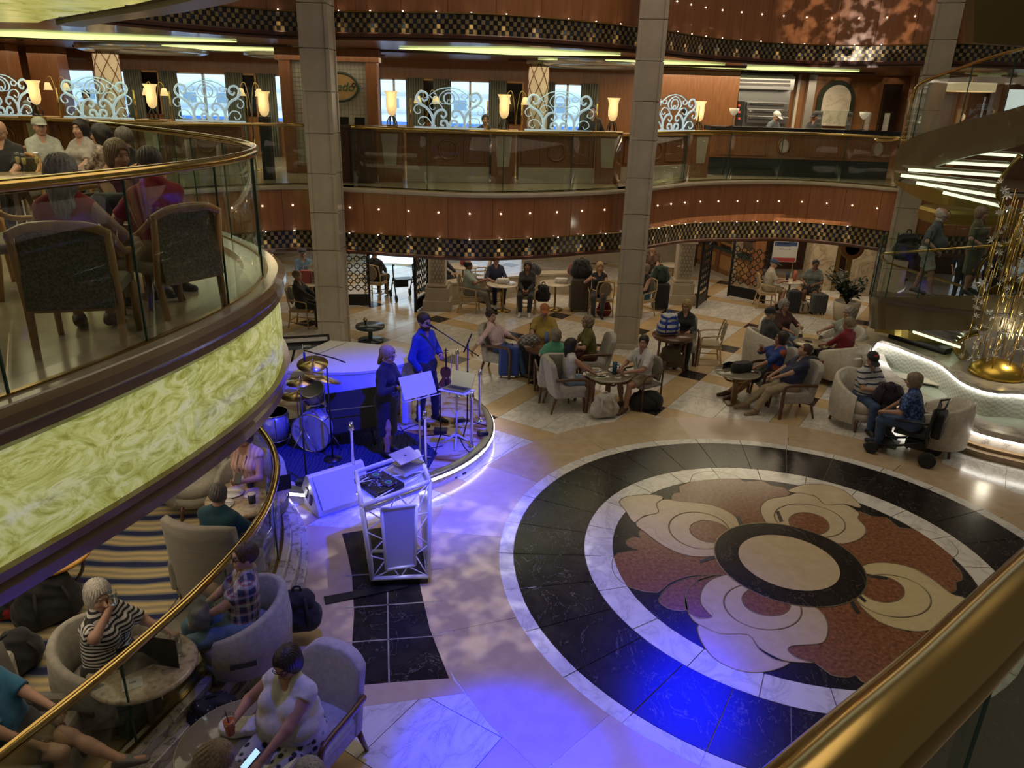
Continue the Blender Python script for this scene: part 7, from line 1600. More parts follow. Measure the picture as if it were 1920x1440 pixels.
for k, (dx, dy) in enumerate(((-.16, .05), (.02, -.22))): o = thing('paper_napkin', ['white printed napkin left of the open menu', 'white printed napkin in front of the open menu'][k], 'napkin', (t2[0] + dx, t2[1] + dy, zt), .5 * k); MB().box((0, 0, .002), (.15, .13, .003)).build('sheet', wht, o); MB().box((0, .01, .004), (.05, .02, .001)).build('print', M('print_navy', (.04, .05, .1), .5), o)
mug((t2[0] + .24, t2[1] + .12, zt), 'empty glass behind the open menu', glass('tumbler_glass', (.85, .88, .86), 1.5), .04, .15, 'glass', False); phone((t2[0] - .05, t2[1] + .2, zt + .01), (0, 0, .3), 'phone with blue screen beside the open menu', True)
p = fl_at(205, 1236, .56, Z0); r = face(1, -.12)
person('woman with white hair in a black and white striped shirt drinking', p, r, seat=.46, sex='f', b=1.25, lean=.0, head=(-.55, -.1), top=stripes('bw', (.02, .02, .022), (.60, .58, .55), 9.5, rot=(0, PI / 2, 0), dist=.8), sleeve=.5, bot=blk, shoe=shoe_b, hair=('bob', 'white'), hands=((.10, .16, 1.14), (-.22, .42, .72)), palm=((-.5, -.4, 0), None), vox=.011, lanyard=blk)
hp = Vector((p[0], p[1], Z0)) + Matrix.Rotation(r, 3, 'Z') @ Vector((.07, .20, 1.20)); mug(hp, 'clear drinking glass at the lips of the striped woman', glass('tumbler_glass', (.85, .88, .86), 1.5), .035, .11, 'glass', False)
chair('tub', p, r, 'pale tub chair holding the woman in the striped shirt')
# man in blue, cut by the frame, leg crossed
p = fl_at(20, 1375, .56, Z0); p = (p[0], p[1], Z0); r = face(1, .05)
person('man in a bright blue shirt with bare crossed leg cut by the left edge', p, r, seat=.46, b=1.15, lean=.35, top=cloth('sky_blue', (.02, .13, .25)), sleeve=.5, bot=cloth('dk_short', (.03, .03, .03)), blen=.38, shoe=shoe_g, hair=('short', 'grey'), hands=((.16, .30, .60), (.02, .46, .74)), feet=((.16, .40), (.10, .82, .40)), knees=((.1, 1, .3), (-.1, .4, 1.0)), toe=((0, 1, -.1), (0, 1, .35)), vox=.012)
chair('high', p, r, 'taupe chair under the man in the bright blue shirt')
softbag(fl_at(20, 1250, .1, Z0), 1.2, 'black backpack lying behind the striped woman', blk, (.5, .3, .42)); o = fl_at(95, 1150, .1, Z0); softbag((o[0], o[1], Z0), .8, 'large black rucksack on the carpet behind the striped woman', blk, (.5, .34, .56))
softbag((o[0] - .45, o[1] + .05, Z0), .3, 'red and black bag at the left edge of the lounge', MP('red_black', [(.45, (.02, .02, .02)), (.52, (.35, .02, .03))], nscale=6, detail=1, rough=.7), (.4, .26, .5), 'sports_bag', 'bag')
ot = fl_at(10, 1250, .3, Z0); t = thing('ottoman', 'pale fabric ottoman cut by the left edge', 'ottoman', (ot[0] - .1, ot[1] - .35, Z0), .3); MB().box((0, 0, .28), (.62, .62, .44)).build('cushion', fab_o, t, bev=.07); MB().box((0, 0, .04), (.5, .5, .06)).build('base', walnut, t)
# lit wooden side table
st2 = fl_at(92, 1040, .60, Z0); t = thing('side_table', 'round orange wood side table with curved legs on the carpet', 'table', st2); MB().lathe([(0, .56), (.36, .56), (.38, .58), (.38, .60), (.36, .605), (0, .605)], 36).build('tabletop', MP('orange_wood', [(.3, (.46, .22, .03)), (.7, (.60, .31, .05))], scale=(2, 9, 2), nscale=2, rough=.3), t)
for k in range(4): a = k * PI / 2 + .3; MB().tube(spline([(.30 * math.cos(a), .30 * math.sin(a), .56), (.26 * math.cos(a), .26 * math.sin(a), .36), (.10 * math.cos(a), .10 * math.sin(a), .14), (.05 * math.cos(a), .05 * math.sin(a), .03)], 4), .018, 7).build('leg', M('leg_grey', (.14, .13, .12), .4), t)
MB().lathe([(0, 0), (.2, 0), (.2, .03), (0, .04)], 24).build('foot', M('leg_grey', (.14, .13, .12), .4), t)
lamp('side_table_downlight', 'SPOT', (st2[0], st2[1], 2.1), 26, (1, .72, .35), aim=(st2[0], st2[1], 0), angle=34, blend=.6, radius=.04)
softbag(fl_at(560, 1150, .2, Z0), .2, 'black case standing against the lounge glass', blk, (.34, .24, .5), 'bag', 'bag')
# group at the bottom: white blouse, blonde with phone
t3 = fl_at(452, 1395, .58); table('glass', (t3[0], t3[1], 0), 'smoked glass table with napkins at the bottom of the picture', r=.46, z=.58)
for k, (dx, dy) in enumerate(((-.08, .12), (.08, .16))): softbag((t3[0] + dx, t3[1] + dy, .58), .6 * k, ['folded white napkin at the left on the smoked table below', 'folded white napkin at the right on the smoked table below'][k], wht, (.16, .12, .06), 'napkin', 'napkin', False)
p = fl_at(552, 1362, .56); r = face(-.45, -1)
person('woman in a white sleeveless blouse with an orange drink', p, r, seat=.46, sex='f', b=1.45, h=1.66, lean=.02, head=(.05, -.3), top=cloth('white_blouse', (.58, .57, .52)), sleeve=.14, bot=MP('bw_net', [(.3, (.02, .02, .02)), (.45, (.45, .45, .42))], nscale=16, kind='voronoi', rough=.85), blen=.55, shoe=shoe_b, hair=('bob', 'dbrown'), glasses='clear', skin='b', hands=((.26, .34, .80), (-.10, .46, .70)), palm=((-1, .1, .1), (0, 0, -1)), vox=.010, belly=.05)
hp = Vector((p[0], p[1], 0)) + Matrix.Rotation(r, 3, 'Z') @ Vector((.21, .42, .78)); d = thing('cocktail_glass', 'orange frozen drink with straw in the hand of the woman in white', 'drink', hp); MB().lathe([(0, 0), (.03, 0), (.04, .09), (.042, .12), (.038, .12), (.0, .1)], 16).build('drink_body', M('orange_drink', (.55, .14, .05), .3), d); MB().tube([(0, 0, .08), (-.03, .02, .2)], .004, 5).build('straw', black, d); MB().lathe([(.041, .10), (.048, .16)], 16).build('rim_glass', glass('tumbler_glass', (.85, .88, .86), 1.5), d)
sg_ = Vector((p[0], p[1], 0)); chair('lounge', (p[0] + .10, p[1] + .12, 0), r, 'grey armchair holding the woman in the white blouse')
hs_ = bpy.data.objects.get('person')
p2 = P(392, 1452, 1.12); person('blonde person seen from above holding a lit phone at the bottom edge', (p2[0], p2[1], 0), face(.7, .5), seat=.46, sex='f', lean=-.05, head=(0, -.5), top=cloth('beige_top', (.35, .28, .2)), bot=blk, shoe=shoe_b, hair=('long', 'ash'), hands=((.14, .42, .78), (.02, .44, .78)), vox=.012)
ph = P(470, 1425, .86); phone(ph, (.5, -.2, -.8), 'phone with bright blue screen at the bottom edge', True)
p3 = P(578, 1462, 1.14); person('grey haired person with a white headband cut by the bottom edge', (p3[0], p3[1], 0), face(-.5, .9), seat=.46, sex='f', head=(0, -.3), top=cloth('navy_top', (.03, .03, .05)), bot=blk, shoe=shoe_b, hair=('bob', 'grey'), vox=.014)
softbag(fl_at(400, 1335, .2), .5, 'polka dot bag on the floor beside the plaid woman', MP('polka', [(.10, (.55, .5, .5)), (.16, (.02, .018, .02))], nscale=24, kind='voronoi', rough=.7), (.36, .24, .36), 'handbag', 'bag')
# ------------------------------------------------------------------ guests on the near balcony
B6 = Z6
def at6(px, py, z=.55): p = P(px, py, B6 + z); return (p.x, p.y, B6)
tb_ = at6(258, 408, .74); table('granite', tb_, 'stone balcony table with a black purse and menu', r=.42, z=.74); zt = B6 + .74
softbag((tb_[0] - .12, tb_[1] - .06, zt), .2, 'black purse lying on the balcony table', blk, (.4, .2, .16), 'purse', 'bag', False); o = thing('key_tag', 'red tag hanging over the edge of the balcony table', 'tag', (tb_[0] - .22, tb_[1] - .36, zt)); MB().box((0, 0, .01), (.10, .06, .02)).build('tag_body', M('tag_red', (.4, .01, .03), .5), o)
o = thing('paper_menu', 'pale paper menu on the balcony table', 'menu', (tb_[0] + .22, tb_[1] + .02, zt)); MB().box((0, 0, .002), (.3, .22, .004)).build('sheet', M('pale_paper', (.55, .55, .36), .6), o)
p = at6(112, 462); p = (-3.14, 5.18, B6); r = face(-.28, .95)
person('woman with long grey hair in a red sleeveless dress seen from behind', p, r, seat=.46, sex='f', b=1.1, lean=.0, side=.1, head=(-.15, 0), top=cloth('red_dress', (.32, .012, .02)), sleeve=0, bot=cloth('red_floral', (.22, .012, .02)), blen=.55, shoe=M('sandal', (.10, .05, .03), .6), hair=('long', 'grey'), hands=((.30, .10, .70), (-.12, .36, .66)), vox=.011)
chair('woven', (p[0] + .06, p[1] + .0, B6), r, 'woven back chair holding the woman in the red dress')
p = (-2.86, 6.05, B6); r = face(-.85, .5)
person('man in a red polo with grey hair looking at his phone', p, r, seat=.46, b=1.15, lean=-.05, head=(-.1, -.35), top=cloth('red_polo', (.30, .010, .022)), bot=khaki, shoe=shoe_b, hair=('short', 'dgrey'), glasses='clear', hands=((.05, .40, .80), (-.12, .42, .78)), vox=.011, belly=.04)
chair('woven', (p[0] + .02, p[1] - .02, B6), r, 'woven back chair holding the man in the red polo'); phone((p[0] - .5, p[1] + .2, B6 + .86), (.3, 0, 1.0), 'dark phone in the hand of the man in the red polo')
p = (tb_[0] - .42, tb_[1] + .55, B6); r = face(1, -.35)
person('woman with a highlighted bob in a burgundy sleeveless top', p, r, seat=.46, sex='f', b=1.1, lean=-.08, head=(-.25, -.1), top=cloth('burgundy', (.085, .010, .018)), sleeve=0, bot=MP('lace', [(.4, (.5, .42, .36)), (.6, (.25, .12, .1))], nscale=30, rough=.8), blen=.45, shoe=shoe_b, hair=('bob', 'ash'), hands=((.1, .42, .78), (-.1, .42, .78)), vox=.012); chair('woven', p, r, 'woven back chair holding the woman in burgundy')
for l, x, y, fx, kw in (('bald man with glasses in a black shirt at the champagne table', -6.6, 9.9, (.2, -1), dict(top=blk, hair=('bald', 'grey'), glasses='clear', b=1.15, head=(0, -.4))), ('woman with a black bob in a dark green top', -6.3, 8.5, (.2, 1), dict(sex='f', top=cloth('dgreen2', (.02, .035, .02)), hair=('bob', 'black'))), ('woman with long black hair and glasses in a patterned top', -5.3, 9.8, (-1, -.1), dict(sex='f', top=MP('spot_top', [(.4, (.1, .06, .05)), (.6, (.45, .38, .33))], nscale=22, rough=.8), sleeve=.8, hair=('long', 'black'), glasses='clear')), ('man with cropped hair in a black sleeveless shirt', -4.75, 9.3, (-.9, .3), dict(top=blk, sleeve=.05, hair=('short', 'dgrey'), b=1.15)), ('person in a pale green cap and white tee at the back rail', -6.9, 11.3, (.6, -.6), dict(top=cloth('pale_tee', (.42, .45, .40)), cap=cloth('pale_cap', (.40, .45, .36)))), ('person with black hair in a pale top at the back rail', -6.2, 11.0, (-.2, -1), dict(sex='f', top=cloth('pale_top2', (.35, .33, .30)), hair=('bob', 'black')))):
    kw = dict(dict(sleeve=.5, bot=blk, shoe=shoe_b, seat=.46, vox=.015), **kw); person(l, (x, y, B6), face(*fx), **kw); chair('woven', (x, y, B6), face(*fx), 'woven back chair holding the ' + l.split(' at ')[0].replace('person in', 'person with')[:70])
t8 = (-6.1, 9.25, B6); table('granite', t8, 'balcony table with champagne glasses', r=.40, z=.74)
for k, (dx, dy) in enumerate(((.1, .0), (.25, -.12), (.32, .02))):
    o = thing('champagne_flute', 'champagne flute, %s of three on the balcony table' % ['left', 'middle', 'right'][k], 'glass', (t8[0] + dx, t8[1] + dy, B6 + .74)); MB().lathe([(.03, 0), (.03, .004), (.004, .01), (.004, .10), (.022, .14), (.028, .22), (.027, .26)], 14).build('flute', glass('flute_glass', (.85, .88, .82), 2.5), o); MB().lathe([(0, .13), (.02, .145), (.025, .21), (0, .21)], 12).build('wine', M('champagne', (.55, .45, .18), .2), o)
for k, (x, y) in enumerate(((-4.35, 4.6), (-5.6, 6.6), (-4.6, 6.6))): chair('woven', (x, y, B6), face(.3, 1), ['empty wooden chair at the left edge of the balcony', 'empty wooden chair behind the woman in the red dress', 'empty wooden chair beside the stone balcony table'][k])
# ------------------------------------------------------------------ stage: piano, band, drums
ZS_ = ZST + .004
pn = thing('grand_piano', 'white grand piano with closed lid at the back of the stage', 'piano', (-2.6, 11.4, ZS_))
def loc_(pts): return [(x + 2.6, y - 11.4) for x, y in pts]
ol = loc_([(-3.50, 10.72), (-3.42, 11.6), (-3.15, 12.24), (-2.76, 12.20)] + spline([(-2.3, 12.1), (-1.80, 11.95), (-1.55, 11.62), (-1.66, 11.28), (-1.95, 11.0), (-2.15, 10.85), (-2.5, 10.72), (-2.9, 10.66)], 4))
MB().prism(ol, .62, .94).build('case', white_p, pn, bev=.01)
k = .98; c0 = (-.0, -.1); lid = [(c0[0] + (x - c0[0]) * 1.02, c0[1] + (y - c0[1]) * 1.02) for x, y in ol]
lo_ = MB().prism(lid, .945, .985).build('lid', white_p, pn, bev=.008)
MB().bar((-.16 - .1, .78, .987), (-.75, -.25, .987), .008, .004).build('hinge_line', M('hinge_dark', (.1, .1, .12), .4), pn)
MB().box((-.72, -.68, .70), (.30, .1, .16), rz=.2).build('keyslip', white_p, pn)
for x, y in ((-.75, -.35), (-.45, .65), (.72, .0)): MB().tube([(x, y, .62), (x, y, .08)], [.07, .045], 10).build('leg', white_p, pn); MB().lathe([(.0, 0), (.05, .02), (.05, .08)], 12, c=(x, y, 0)).build('castor', brass, pn)
MB().box((.90, -.18, .38), (.10, .5, .70)).build('side_panel', white_p, pn, bev=.02)
# singer and violinist
p = P(728, 852, ZS_); person('singer in a black dress holding a microphone on the stage', (p.x, p.y, ZS_), face(.93, -.36), stand=True, sex='f', h=1.70, lean=-.05, head=(-.05, -.2), top=cloth('black_dress', (.014, .014, .022)), sleeve=.97, skirt=.55, shoe=shoe_b, hair=('pony', 'blond'), glasses='clear', hands=((.14, .30, 1.16), (-.05, .36, 1.02)), palm=((-1, 0, .2), (0, .2, -1)), feet=((.11, .05), (-.10, -.05)), vox=.012, open_neck=False)
bl = thing('white_belt', 'white belt buckle on the singer in the black dress', 'belt', (p.x, p.y, ZS_ + 1.04), face(.93, -.36)); MB().box((0, .135, 0), (.10, .02, .045)).build('buckle', white_p, bl); MB().lathe([(.135, -.02), (.14, 0), (.135, .02)], 24, sy=.95).build('band', blk, bl)
r = face(.93, -.36); mv = Vector((p.x, p.y, ZS_)) + Matrix.Rotation(r, 3, 'Z') @ Vector((.10, .38, 1.22))
t = thing('microphone', 'black handheld microphone in the hand of the singer', 'microphone', mv, r); t.rotation_euler[0] = -.5
MB().lathe([(0, -.14), (.011, -.13), (.016, .0), (.02, .03)], 12).build('mic_body', black, t); MB().lathe([(.0, .03), (.024, .035), (.027, .06), (.02, .085), (0, .092)], 14).build('mic_grille', steel, t)
p = P(798, 790, ZS_); rv = face(.88, -.48)
person('violinist in a royal blue shirt and black trousers on the stage', (p.x, p.y, ZS_), rv, stand=True, h=1.84, lean=.03, head=(-.25, -.15), top=cloth('royal_blue', (.012, .035, .26)), sleeve=.97, bot=blk, shoe=shoe_b, hair=('short', 'dbrown'), beard='brown', hands=((.21, .08, .93), (-.10, .25, 1.16)), palm=((-1, .2, 0), (.8, .3, -.2)), feet=((.14, -.02), (-.12, .12)), vox=.012, b=1.05)
vv = Vector((p.x, p.y, ZS_)) + Matrix.Rotation(rv, 3, 'Z') @ Vector((-.10, .33, .80))
t = thing('violin', 'brown violin held upright by the violinist', 'violin', vv, .35); vm = MP('violin_varnish', [(.3, (.14, .035, .012)), (.7, (.24, .07, .02))], nscale=5, rough=.25, coat=.5)
vo = [(x, z) for x, z in spline([(0, -.18), (.09, -.16), (.105, -.08), (.055, -.01), (.085, .08), (.06, .16), (0, .18), (-.06, .16), (-.085, .08), (-.055, -.01), (-.105, -.08), (-.09, -.16)], 4, True)]
o = MB().prism(vo, -.02, .02); o.v = [(x, z, y) for x, y, z in o.v]; o.build('violin_body', vm, t, bev=.006)
MB().bar((0, -.025, .14), (0, -.02, .40), .024, .02).build('neck', black, t); MB().tube(spline([(0, -.01, .40), (0, .0, .46), (0, -.03, .49), (0, -.045, .465)], 4), .013, 7).build('scroll', vm, t)
for z in (.42, .45): MB().bar((-.04, -.01, z), (.04, -.01, z), .008).build('peg', black, t)
MB().bar((0, -.028, -.15), (0, -.028, -.04), .03, .008).build('tailpiece', black, t); MB().bar((-.02, -.03, .0), (.02, -.03, .0), .006, .03).build('bridge', wood_lt, t)
t = thing('violin_bow', 'slender violin bow hanging from the hand of the violinist', 'bow', vv + Vector((.10, .05, .38)), rv); MB().tube([(0, 0, .02), (.12, .02, -.66)], .005, 5).build('stick', vm, t); MB().tube([(.014, 0, .0), (.126, .02, -.64)], .0025, 4).build('hair_ribbon', wht, t)
def tripod(t, z, mat, r=.012, spread=.30, n=3):
    MB().tube([(0, 0, .12), (0, 0, z)], r, 8).build('pole', mat, t)
    for k in range(n): a = k * 2 * PI / n + .4; MB().tube([(0, 0, .16), (spread * math.cos(a), spread * math.sin(a), .008)], r * .9, 6).build('foot', mat, t)
# music stand
p = P(788, 872, ZS_); t = thing('music_stand', 'white music stand in front of the singer', 'music stand', p, face(-.6, .75)); tripod(t, 1.10, white_p, .016, .26)
MB().box((0, .03, 1.22), (.52, .012, .32), rx=-.5).build('desk', white_p, t); MB().box((0, -.07, 1.06), (.58, .07, .012), rx=-.5).build('lip', white_p, t)
p = P(856, 832, ZS_); t = thing('laptop_stand', 'white tripod stand carrying a laptop at the stage edge', 'stand', p, face(-.4, -.9)); tripod(t, .86, white_p, .016, .26, 4); MB().box((0, 0, .88), (.46, .34, .02), rx=.12).build('tray', white_p, t, bev=.01)
l = thing('laptop', 'open grey laptop on the white stage stand', 'laptop', (p.x, p.y, ZS_ + .895), face(-.4, -.9) + PI); l.rotation_euler[0] = -.10
MB().box((0, 0, .012), (.36, .25, .016)).build('base', steel, l, bev=.004); MB().box((0, .01, .021), (.30, .12, .002)).build('keyboard', black, l); MB().box((0, .19, .11), (.36, .012, .24), rx=-.5).build('screen', steel, l); 
p = P(876, 805, ZS_); t = thing('microphone_stand', 'black boom microphone stand right of the violinist', 'microphone stand', p); tripod(t, 1.45, black, .012, .34)
a = PY(818, 617, p.y - .05); b_ = PY(898, 668, p.y + .05); pv = Vector((p.x, p.y, 0))
MB().tube([a - Vector((p.x, p.y, ZS_)), b_ - Vector((p.x, p.y, ZS_))], .009, 6).build('boom', black, t); d = (a - b_).normalized(); a2 = a - Vector((p.x, p.y, ZS_))
MB().tube([a2, a2 + d * .10, a2 + d * .17], [.012, .018, .024], 8).build('mic_body', black, t); MB().lathe([(0, -.03), (.026, 0), (0, .03)], 12, c=a2 + d * .19).build('mic_grille', steel, t)
MB().bar((-.06, 0, 1.30), (.06, 0, 1.60), .05, .02).build('tablet_clamp', black, t)
p = P(826, 832, ZS_); t = thing('instrument_stand', 'thin black violin stand with wide tripod feet', 'stand', p); tripod(t, .95, black, .010, .40); MB().box((0, 0, .22), (.20, .14, .05)).build('pedal_box', black, t)
# stanchions
for k, (px, py) in enumerate(((664, 905), (798, 880), (884, 838), (899, 790), (857, 745))):
    p = P(px, py, ZS_); t = thing('stanchion', 'chrome stanchion post, %s from the left along the stage edge' % ['first', 'second', 'third', 'fourth', 'last'][k], 'stanchion', p, 0, 'chrome posts along the stage edge')
    MB().lathe([(.0, 0), (.055, 0), (.055, .012), (.02, .02), (.024, .06), (.024, .80), (.036, .82), (.036, .84), (.03, .85), (.03, .90), (0, .90)], 18).build('post', chrome, t); MB().tube([(.036 * math.cos(q), .036 * math.sin(q), .80) for q in np.linspace(0, 2 * PI, 14, endpoint=False)], .007, 5, closed=True).build('rope_ring', chrome, t)
p = P(695, 640, .0); t = thing('round_stool', 'dark round stool with brass ball behind the piano', 'stool', (p.x, p.y, 0)); MB().lathe([(0, 0), (.28, 0), (.28, .05), (.05, .07), (.05, .3), (.32, .32), (.32, .38), (0, .38)], 28).build('stool_body', M('stool_teal', (.02, .035, .04), .3), t); MB().lathe([(0, .38), (.02, .39), (.015, .44), (.05, .49), (.05, .52), (0, .56)], 14, c=(-.1, 0, 0)).build('brass_ball', brass, t)
# monitor wedge speaker on stand
p = P(662, 770, ZS_); t = thing('speaker_cabinet', 'large black speaker cabinet tilted behind the singer', 'speaker', (-2.36, 10.36, ZS_), .25)
o = MB().box((0, 0, .48), (.78, .34, .62), rx=-.55, ry=-.1).build('cabinet', blk, t, bev=.015)
for s in (-1, 1): MB().tube([(s * .2, .1, .3), (s * .28, -.2, .0)], .02, 6).build('stand_leg', black, t)
g = MB()
for s in (-1, 1): g.bar((-.39, -.34 + .02, .66) if s > 0 else (-.39, -.02, .16), (.39, -.34 + .02, .70) if s > 0 else (.39, -.02, .20), .012)
g.build('edge_trim', steel, t)
# drum kit
dk_c = P(592, 838, ZS_); D = thing('drum_kit', 'silver drum kit with cymbals at the left of the stage', 'drum kit', (dk_c.x, dk_c.y + .25, ZS_), -.35)
dsh = MP('drum_sparkle', [(.3, (.30, .29, .30)), (.7, (.48, .47, .46))], nscale=40, rough=.25, metal=.3); dhd = M('drum_head', (.66, .66, .70), .5)
def drum(c, r, h, rot, name):
    e = MB().lathe([(r, -h / 2), (r, h / 2)], 28); R3 = Matrix.Rotation(rot[1], 3, 'Z') @ Matrix.Rotation(rot[0], 3, 'X'); c = Vector(c); tf = lambda m: [tuple(c + R3 @ Vector(v)) for v in m.v]
    e.v = tf(e); o = e.build(name, dsh, D)
    hd = MB().lathe([(0, h / 2 + .004), (r * .98, h / 2 + .004)], 28); hd.v = tf(hd); hd.build('drum_head', dhd, o); h2 = MB().lathe([(r * .98, -h / 2 - .004), (0, -h / 2 - .004)], 28); h2.v = tf(h2); h2.build('drum_head', dhd, o)
    for z in (-h / 2, h / 2):
        m = MB().tube([(r * 1.02 * math.cos(q), r * 1.02 * math.sin(q), z) for q in np.linspace(0, 2 * PI, 28, endpoint=False)], .010, 5, closed=True); m.v = tf(m); m.build('hoop', chrome, o)
    lg = MB()
    for q in range(8): a = q * PI / 4; lg.bar((r * 1.02 * math.cos(a), r * 1.02 * math.sin(a), -h * .42), (r * 1.02 * math.cos(a), r * 1.02 * math.sin(a), h * .42), .010)
    lg.v = tf(lg); lg.build('lug_rods', chrome, o)['kind'] = 'stuff'
drum((.10, -.20, .30), .29, .40, (PI / 2, .15), 'bass_drum'); drum((.0, -.08, .80), .165, .20, (.5, .2), 'rack_tom'); drum((-.36, .02, .78), .19, .16, (.25, -.1), 'snare_drum'); drum((-.50, -.42, .34), .22, .40, (.0, 0), 'floor_tom')
cym = M('cymbal_bronze', (.52, .40, .20), .25, 1.0)
def cymbal(c, r, rot):
    m = MB().lathe([(0, .03), (.03, .028), (.05, .015), (r, -.012), (r, -.016), (0, .01)], 36); R3 = Matrix.Rotation(rot[1], 3, 'Z') @ Matrix.Rotation(rot[0], 3, 'X'); c = Vector(c); m.v = [tuple(c + R3 @ Vector(v)) for v in m.v]; o = m.build('cymbal', cym, D)
    MB().tube([tuple(c + Vector((0, 0, .06))), tuple(c), (c.x, c.y, .35)], .009, 6).build('cymbal_stand', chrome, o)
    for k in range(3): a = k * 2.1; MB().tube([(c.x, c.y, .40), (c.x + .24 * math.cos(a), c.y + .24 * math.sin(a), .01)], .008, 6).build('stand_leg', chrome, o)
_Di = Matrix.Rotation(.35, 3, 'Z')
def _dl(px, py, Y): return tuple(_Di @ (PY(px, py, Y) - Vector((dk_c.x, dk_c.y + .25, ZS_))))
cymbal(_dl(586, 681, 10.45), .23, (.25, .5)); cymbal(_dl(606, 708, 10.1), .27, (-.35, -.5)); cymbal(_dl(562, 714, 9.9), .20, (.05, .2)); cymbal(_dl(556, 738, 10.2), .24, (.1, .9))
p = P(624, 862, ZS_); t = thing('microphone_stand', 'black overhead boom microphone stand above the drum kit', 'microphone stand', p); MB().tube([(0, 0, 0), (0, 0, 1.42)], .012, 7).build('pole', black, t); MB().lathe([(.13, 0), (.13, .02), (.02, .04)], 16).build('round_base', black, t)
A = Vector((p.x, p.y, ZS_)); MB().tube([PY(648, 680, p.y) - A, PY(628, 672, p.y) - A, PY(570, 657, p.y + .4) - A], .010, 6).build('boom', black, t); q = PY(570, 660, p.y + .4) - A; MB().tube([q, q - Vector((0, 0, .14))], .016, 7).build('mic_body', M('mic_blue', (.05, .08, .25), .4), t)
p = P(575, 905, ZS_); t = thing('microphone_stand', 'short black stand with round base at the front of the drums', 'microphone stand', p); MB().tube([(0, 0, 0), (0, 0, .95)], .012, 7).build('pole', black, t); MB().lathe([(.15, 0), (.15, .02), (.02, .04)], 18).build('round_base', black, t)
# keyboard case left behind the piano, bottle, pedals, cables
p = P(562, 668, .5); t = thing('keyboard', 'black keyboard on stand behind the left end of the piano', 'keyboard', (p.x, p.y + .3, 0), .3); MB().box((0, 0, .68), (1.0, .34, .10), rx=.3).build('keyboard_body', black, t, bev=.01); MB().box((0, -.05, .745), (.9, .12, .012), rx=.3).build('keys', M('key_white', (.5, .5, .52), .3), t)
for s in (-1, 1): MB().bar((s * .35, -.2, 0), (-s * .35 * .2 + s * .2, .1, .66), .03).build('stand_leg', black, t)
text('lettering', 'Jeno', (.05, -.185, .67), (PI / 2 - .3, 0, 0), .09, M('letter_white', (.7, .7, .7), .5), t)
p = P(771, 775, ZS_); t = thing('water_bottle', 'clear water bottle with black cap on the stage floor', 'bottle', p); MB().lathe([(0, 0), (.035, 0), (.037, .16), (.02, .19), (.02, .2), (0, .2)], 16).build('bottle_body', glass('bottle_glass', (.8, .85, .95), 1.5), t); MB().lathe([(0, .20), (.028, .20), (.028, .25), (0, .25)], 14).build('bottle_cap', black, t)
for k, (px, py) in enumerate(((862, 790), (905, 815))): p = P(px, py, ZS_); t = thing('effects_pedal', ['small black pedal at the feet of the microphone stand', 'black pedal and cables at the right stage edge'][k], 'pedal', p, .4); MB().box((0, 0, .03), (.16, .12, .05)).build('pedal_box', black, t, bev=.01); MB().box((0, -.02, .06), (.1, .05, .02)).build('foot_switch', steel, t)
cb = [((750, 800), (775, 830), (800, 840), (830, 836)), ((850, 790), (872, 840), (900, 852), (915, 830)), ((700, 790), (735, 812), (770, 800), (790, 795))]
for k, l in enumerate(cb): tag(MB().tube(spline([tuple(P(x, y, ZS_ + .008)) for x, y in l], 6), .007, 5).build('cable', black), ['black cable curling in front of the violinist', 'black cable at the right rim of the stage', 'black cable behind the singer'][k], 'cable')
# carpet on the stage: navy patterned rug with tan figure
rug = MP('stage_rug', [(.30, (.012, .016, .07)), (.50, (.02, .03, .12)), (.60, (.06, .09, .22)), (.72, (.015, .02, .08))], scale=(1, 1, 1), nscale=3.0, detail=3, dist=5.0, kind='wave', rough=.95)
o = struct(MB().prism([tuple(P(x, y, ZS_)[:2]) for x, y in ((520, 790), (640, 770), (742, 806), (785, 815), (820, 850), (800, 885), (740, 903), (650, 912), (560, 908), (500, 880))], ZST + .0, ZST + .010).build('floor_rug', rug))
# ------------------------------------------------------------------ DJ booth of white truss, white wedge speaker
base = [Vector(v) for v in ((-1.50, 7.02, 0), (-.88, 7.10, 0), (-.98, 7.62, 0), (-1.62, 7.55, 0))]
topc = [P(678, 950, 1.06), P(806, 902, 1.06), P(783, 846, 1.10), P(668, 885, 1.10)]
dj = thing('dj_booth', 'white truss DJ booth leaning over the floor in front of the stage', 'booth', (-1.22, 7.3, 0)); o0 = Vector((-1.22, 7.3, 0))
base = [v - o0 + Vector((0, 0, .10)) for v in base]; topc = [v - o0 for v in topc]
for a, b_ in list(zip(base, topc)): MB().tube([a, b_], .026, 9).build('upright_tube', white_p, dj)
for L in (base, topc):
    for k in range(4): MB().tube([L[k], L[(k + 1) % 4]], .026, 9).build('ring_tube', white_p, dj)
lp = lambda a, b, t: a + (b - a) * t
fi = [lp(base[0], base[1], .27) + (topc[0] - base[0]) * .12, lp(base[0], base[1], .76) + (topc[1] - base[1]) * .12, lp(topc[0], topc[1], .80) - (topc[1] - base[1]) * .13, lp(topc[0], topc[1], .26) - (topc[0] - base[0]) * .13]
fi[2] = fi[3] + (fi[1] - fi[0]) * 1.18
for k in range(4): MB().tube([fi[k], fi[(k + 1) % 4]], .018, 8).build('inner_tube', white_p, dj)
MB().add(fi + [v + Vector((0, .02, 0)) for v in fi], [(0, 1, 2, 3), (7, 6, 5, 4)]).build('front_panel', M('panel_silver', (.50, .52, .58), .3), dj)
z = MB()
def zig_(a0, a1, b0, b1, n, r=.008):
    for k in range(n):
        s = k / n; e = (k + 1) / n; p_, q_ = (lp(a0, a1, s), lp(b0, b1, e)) if k % 2 == 0 else (lp(b0, b1, s), lp(a0, a1, e)); z.tube([p_, q_], r, 5)
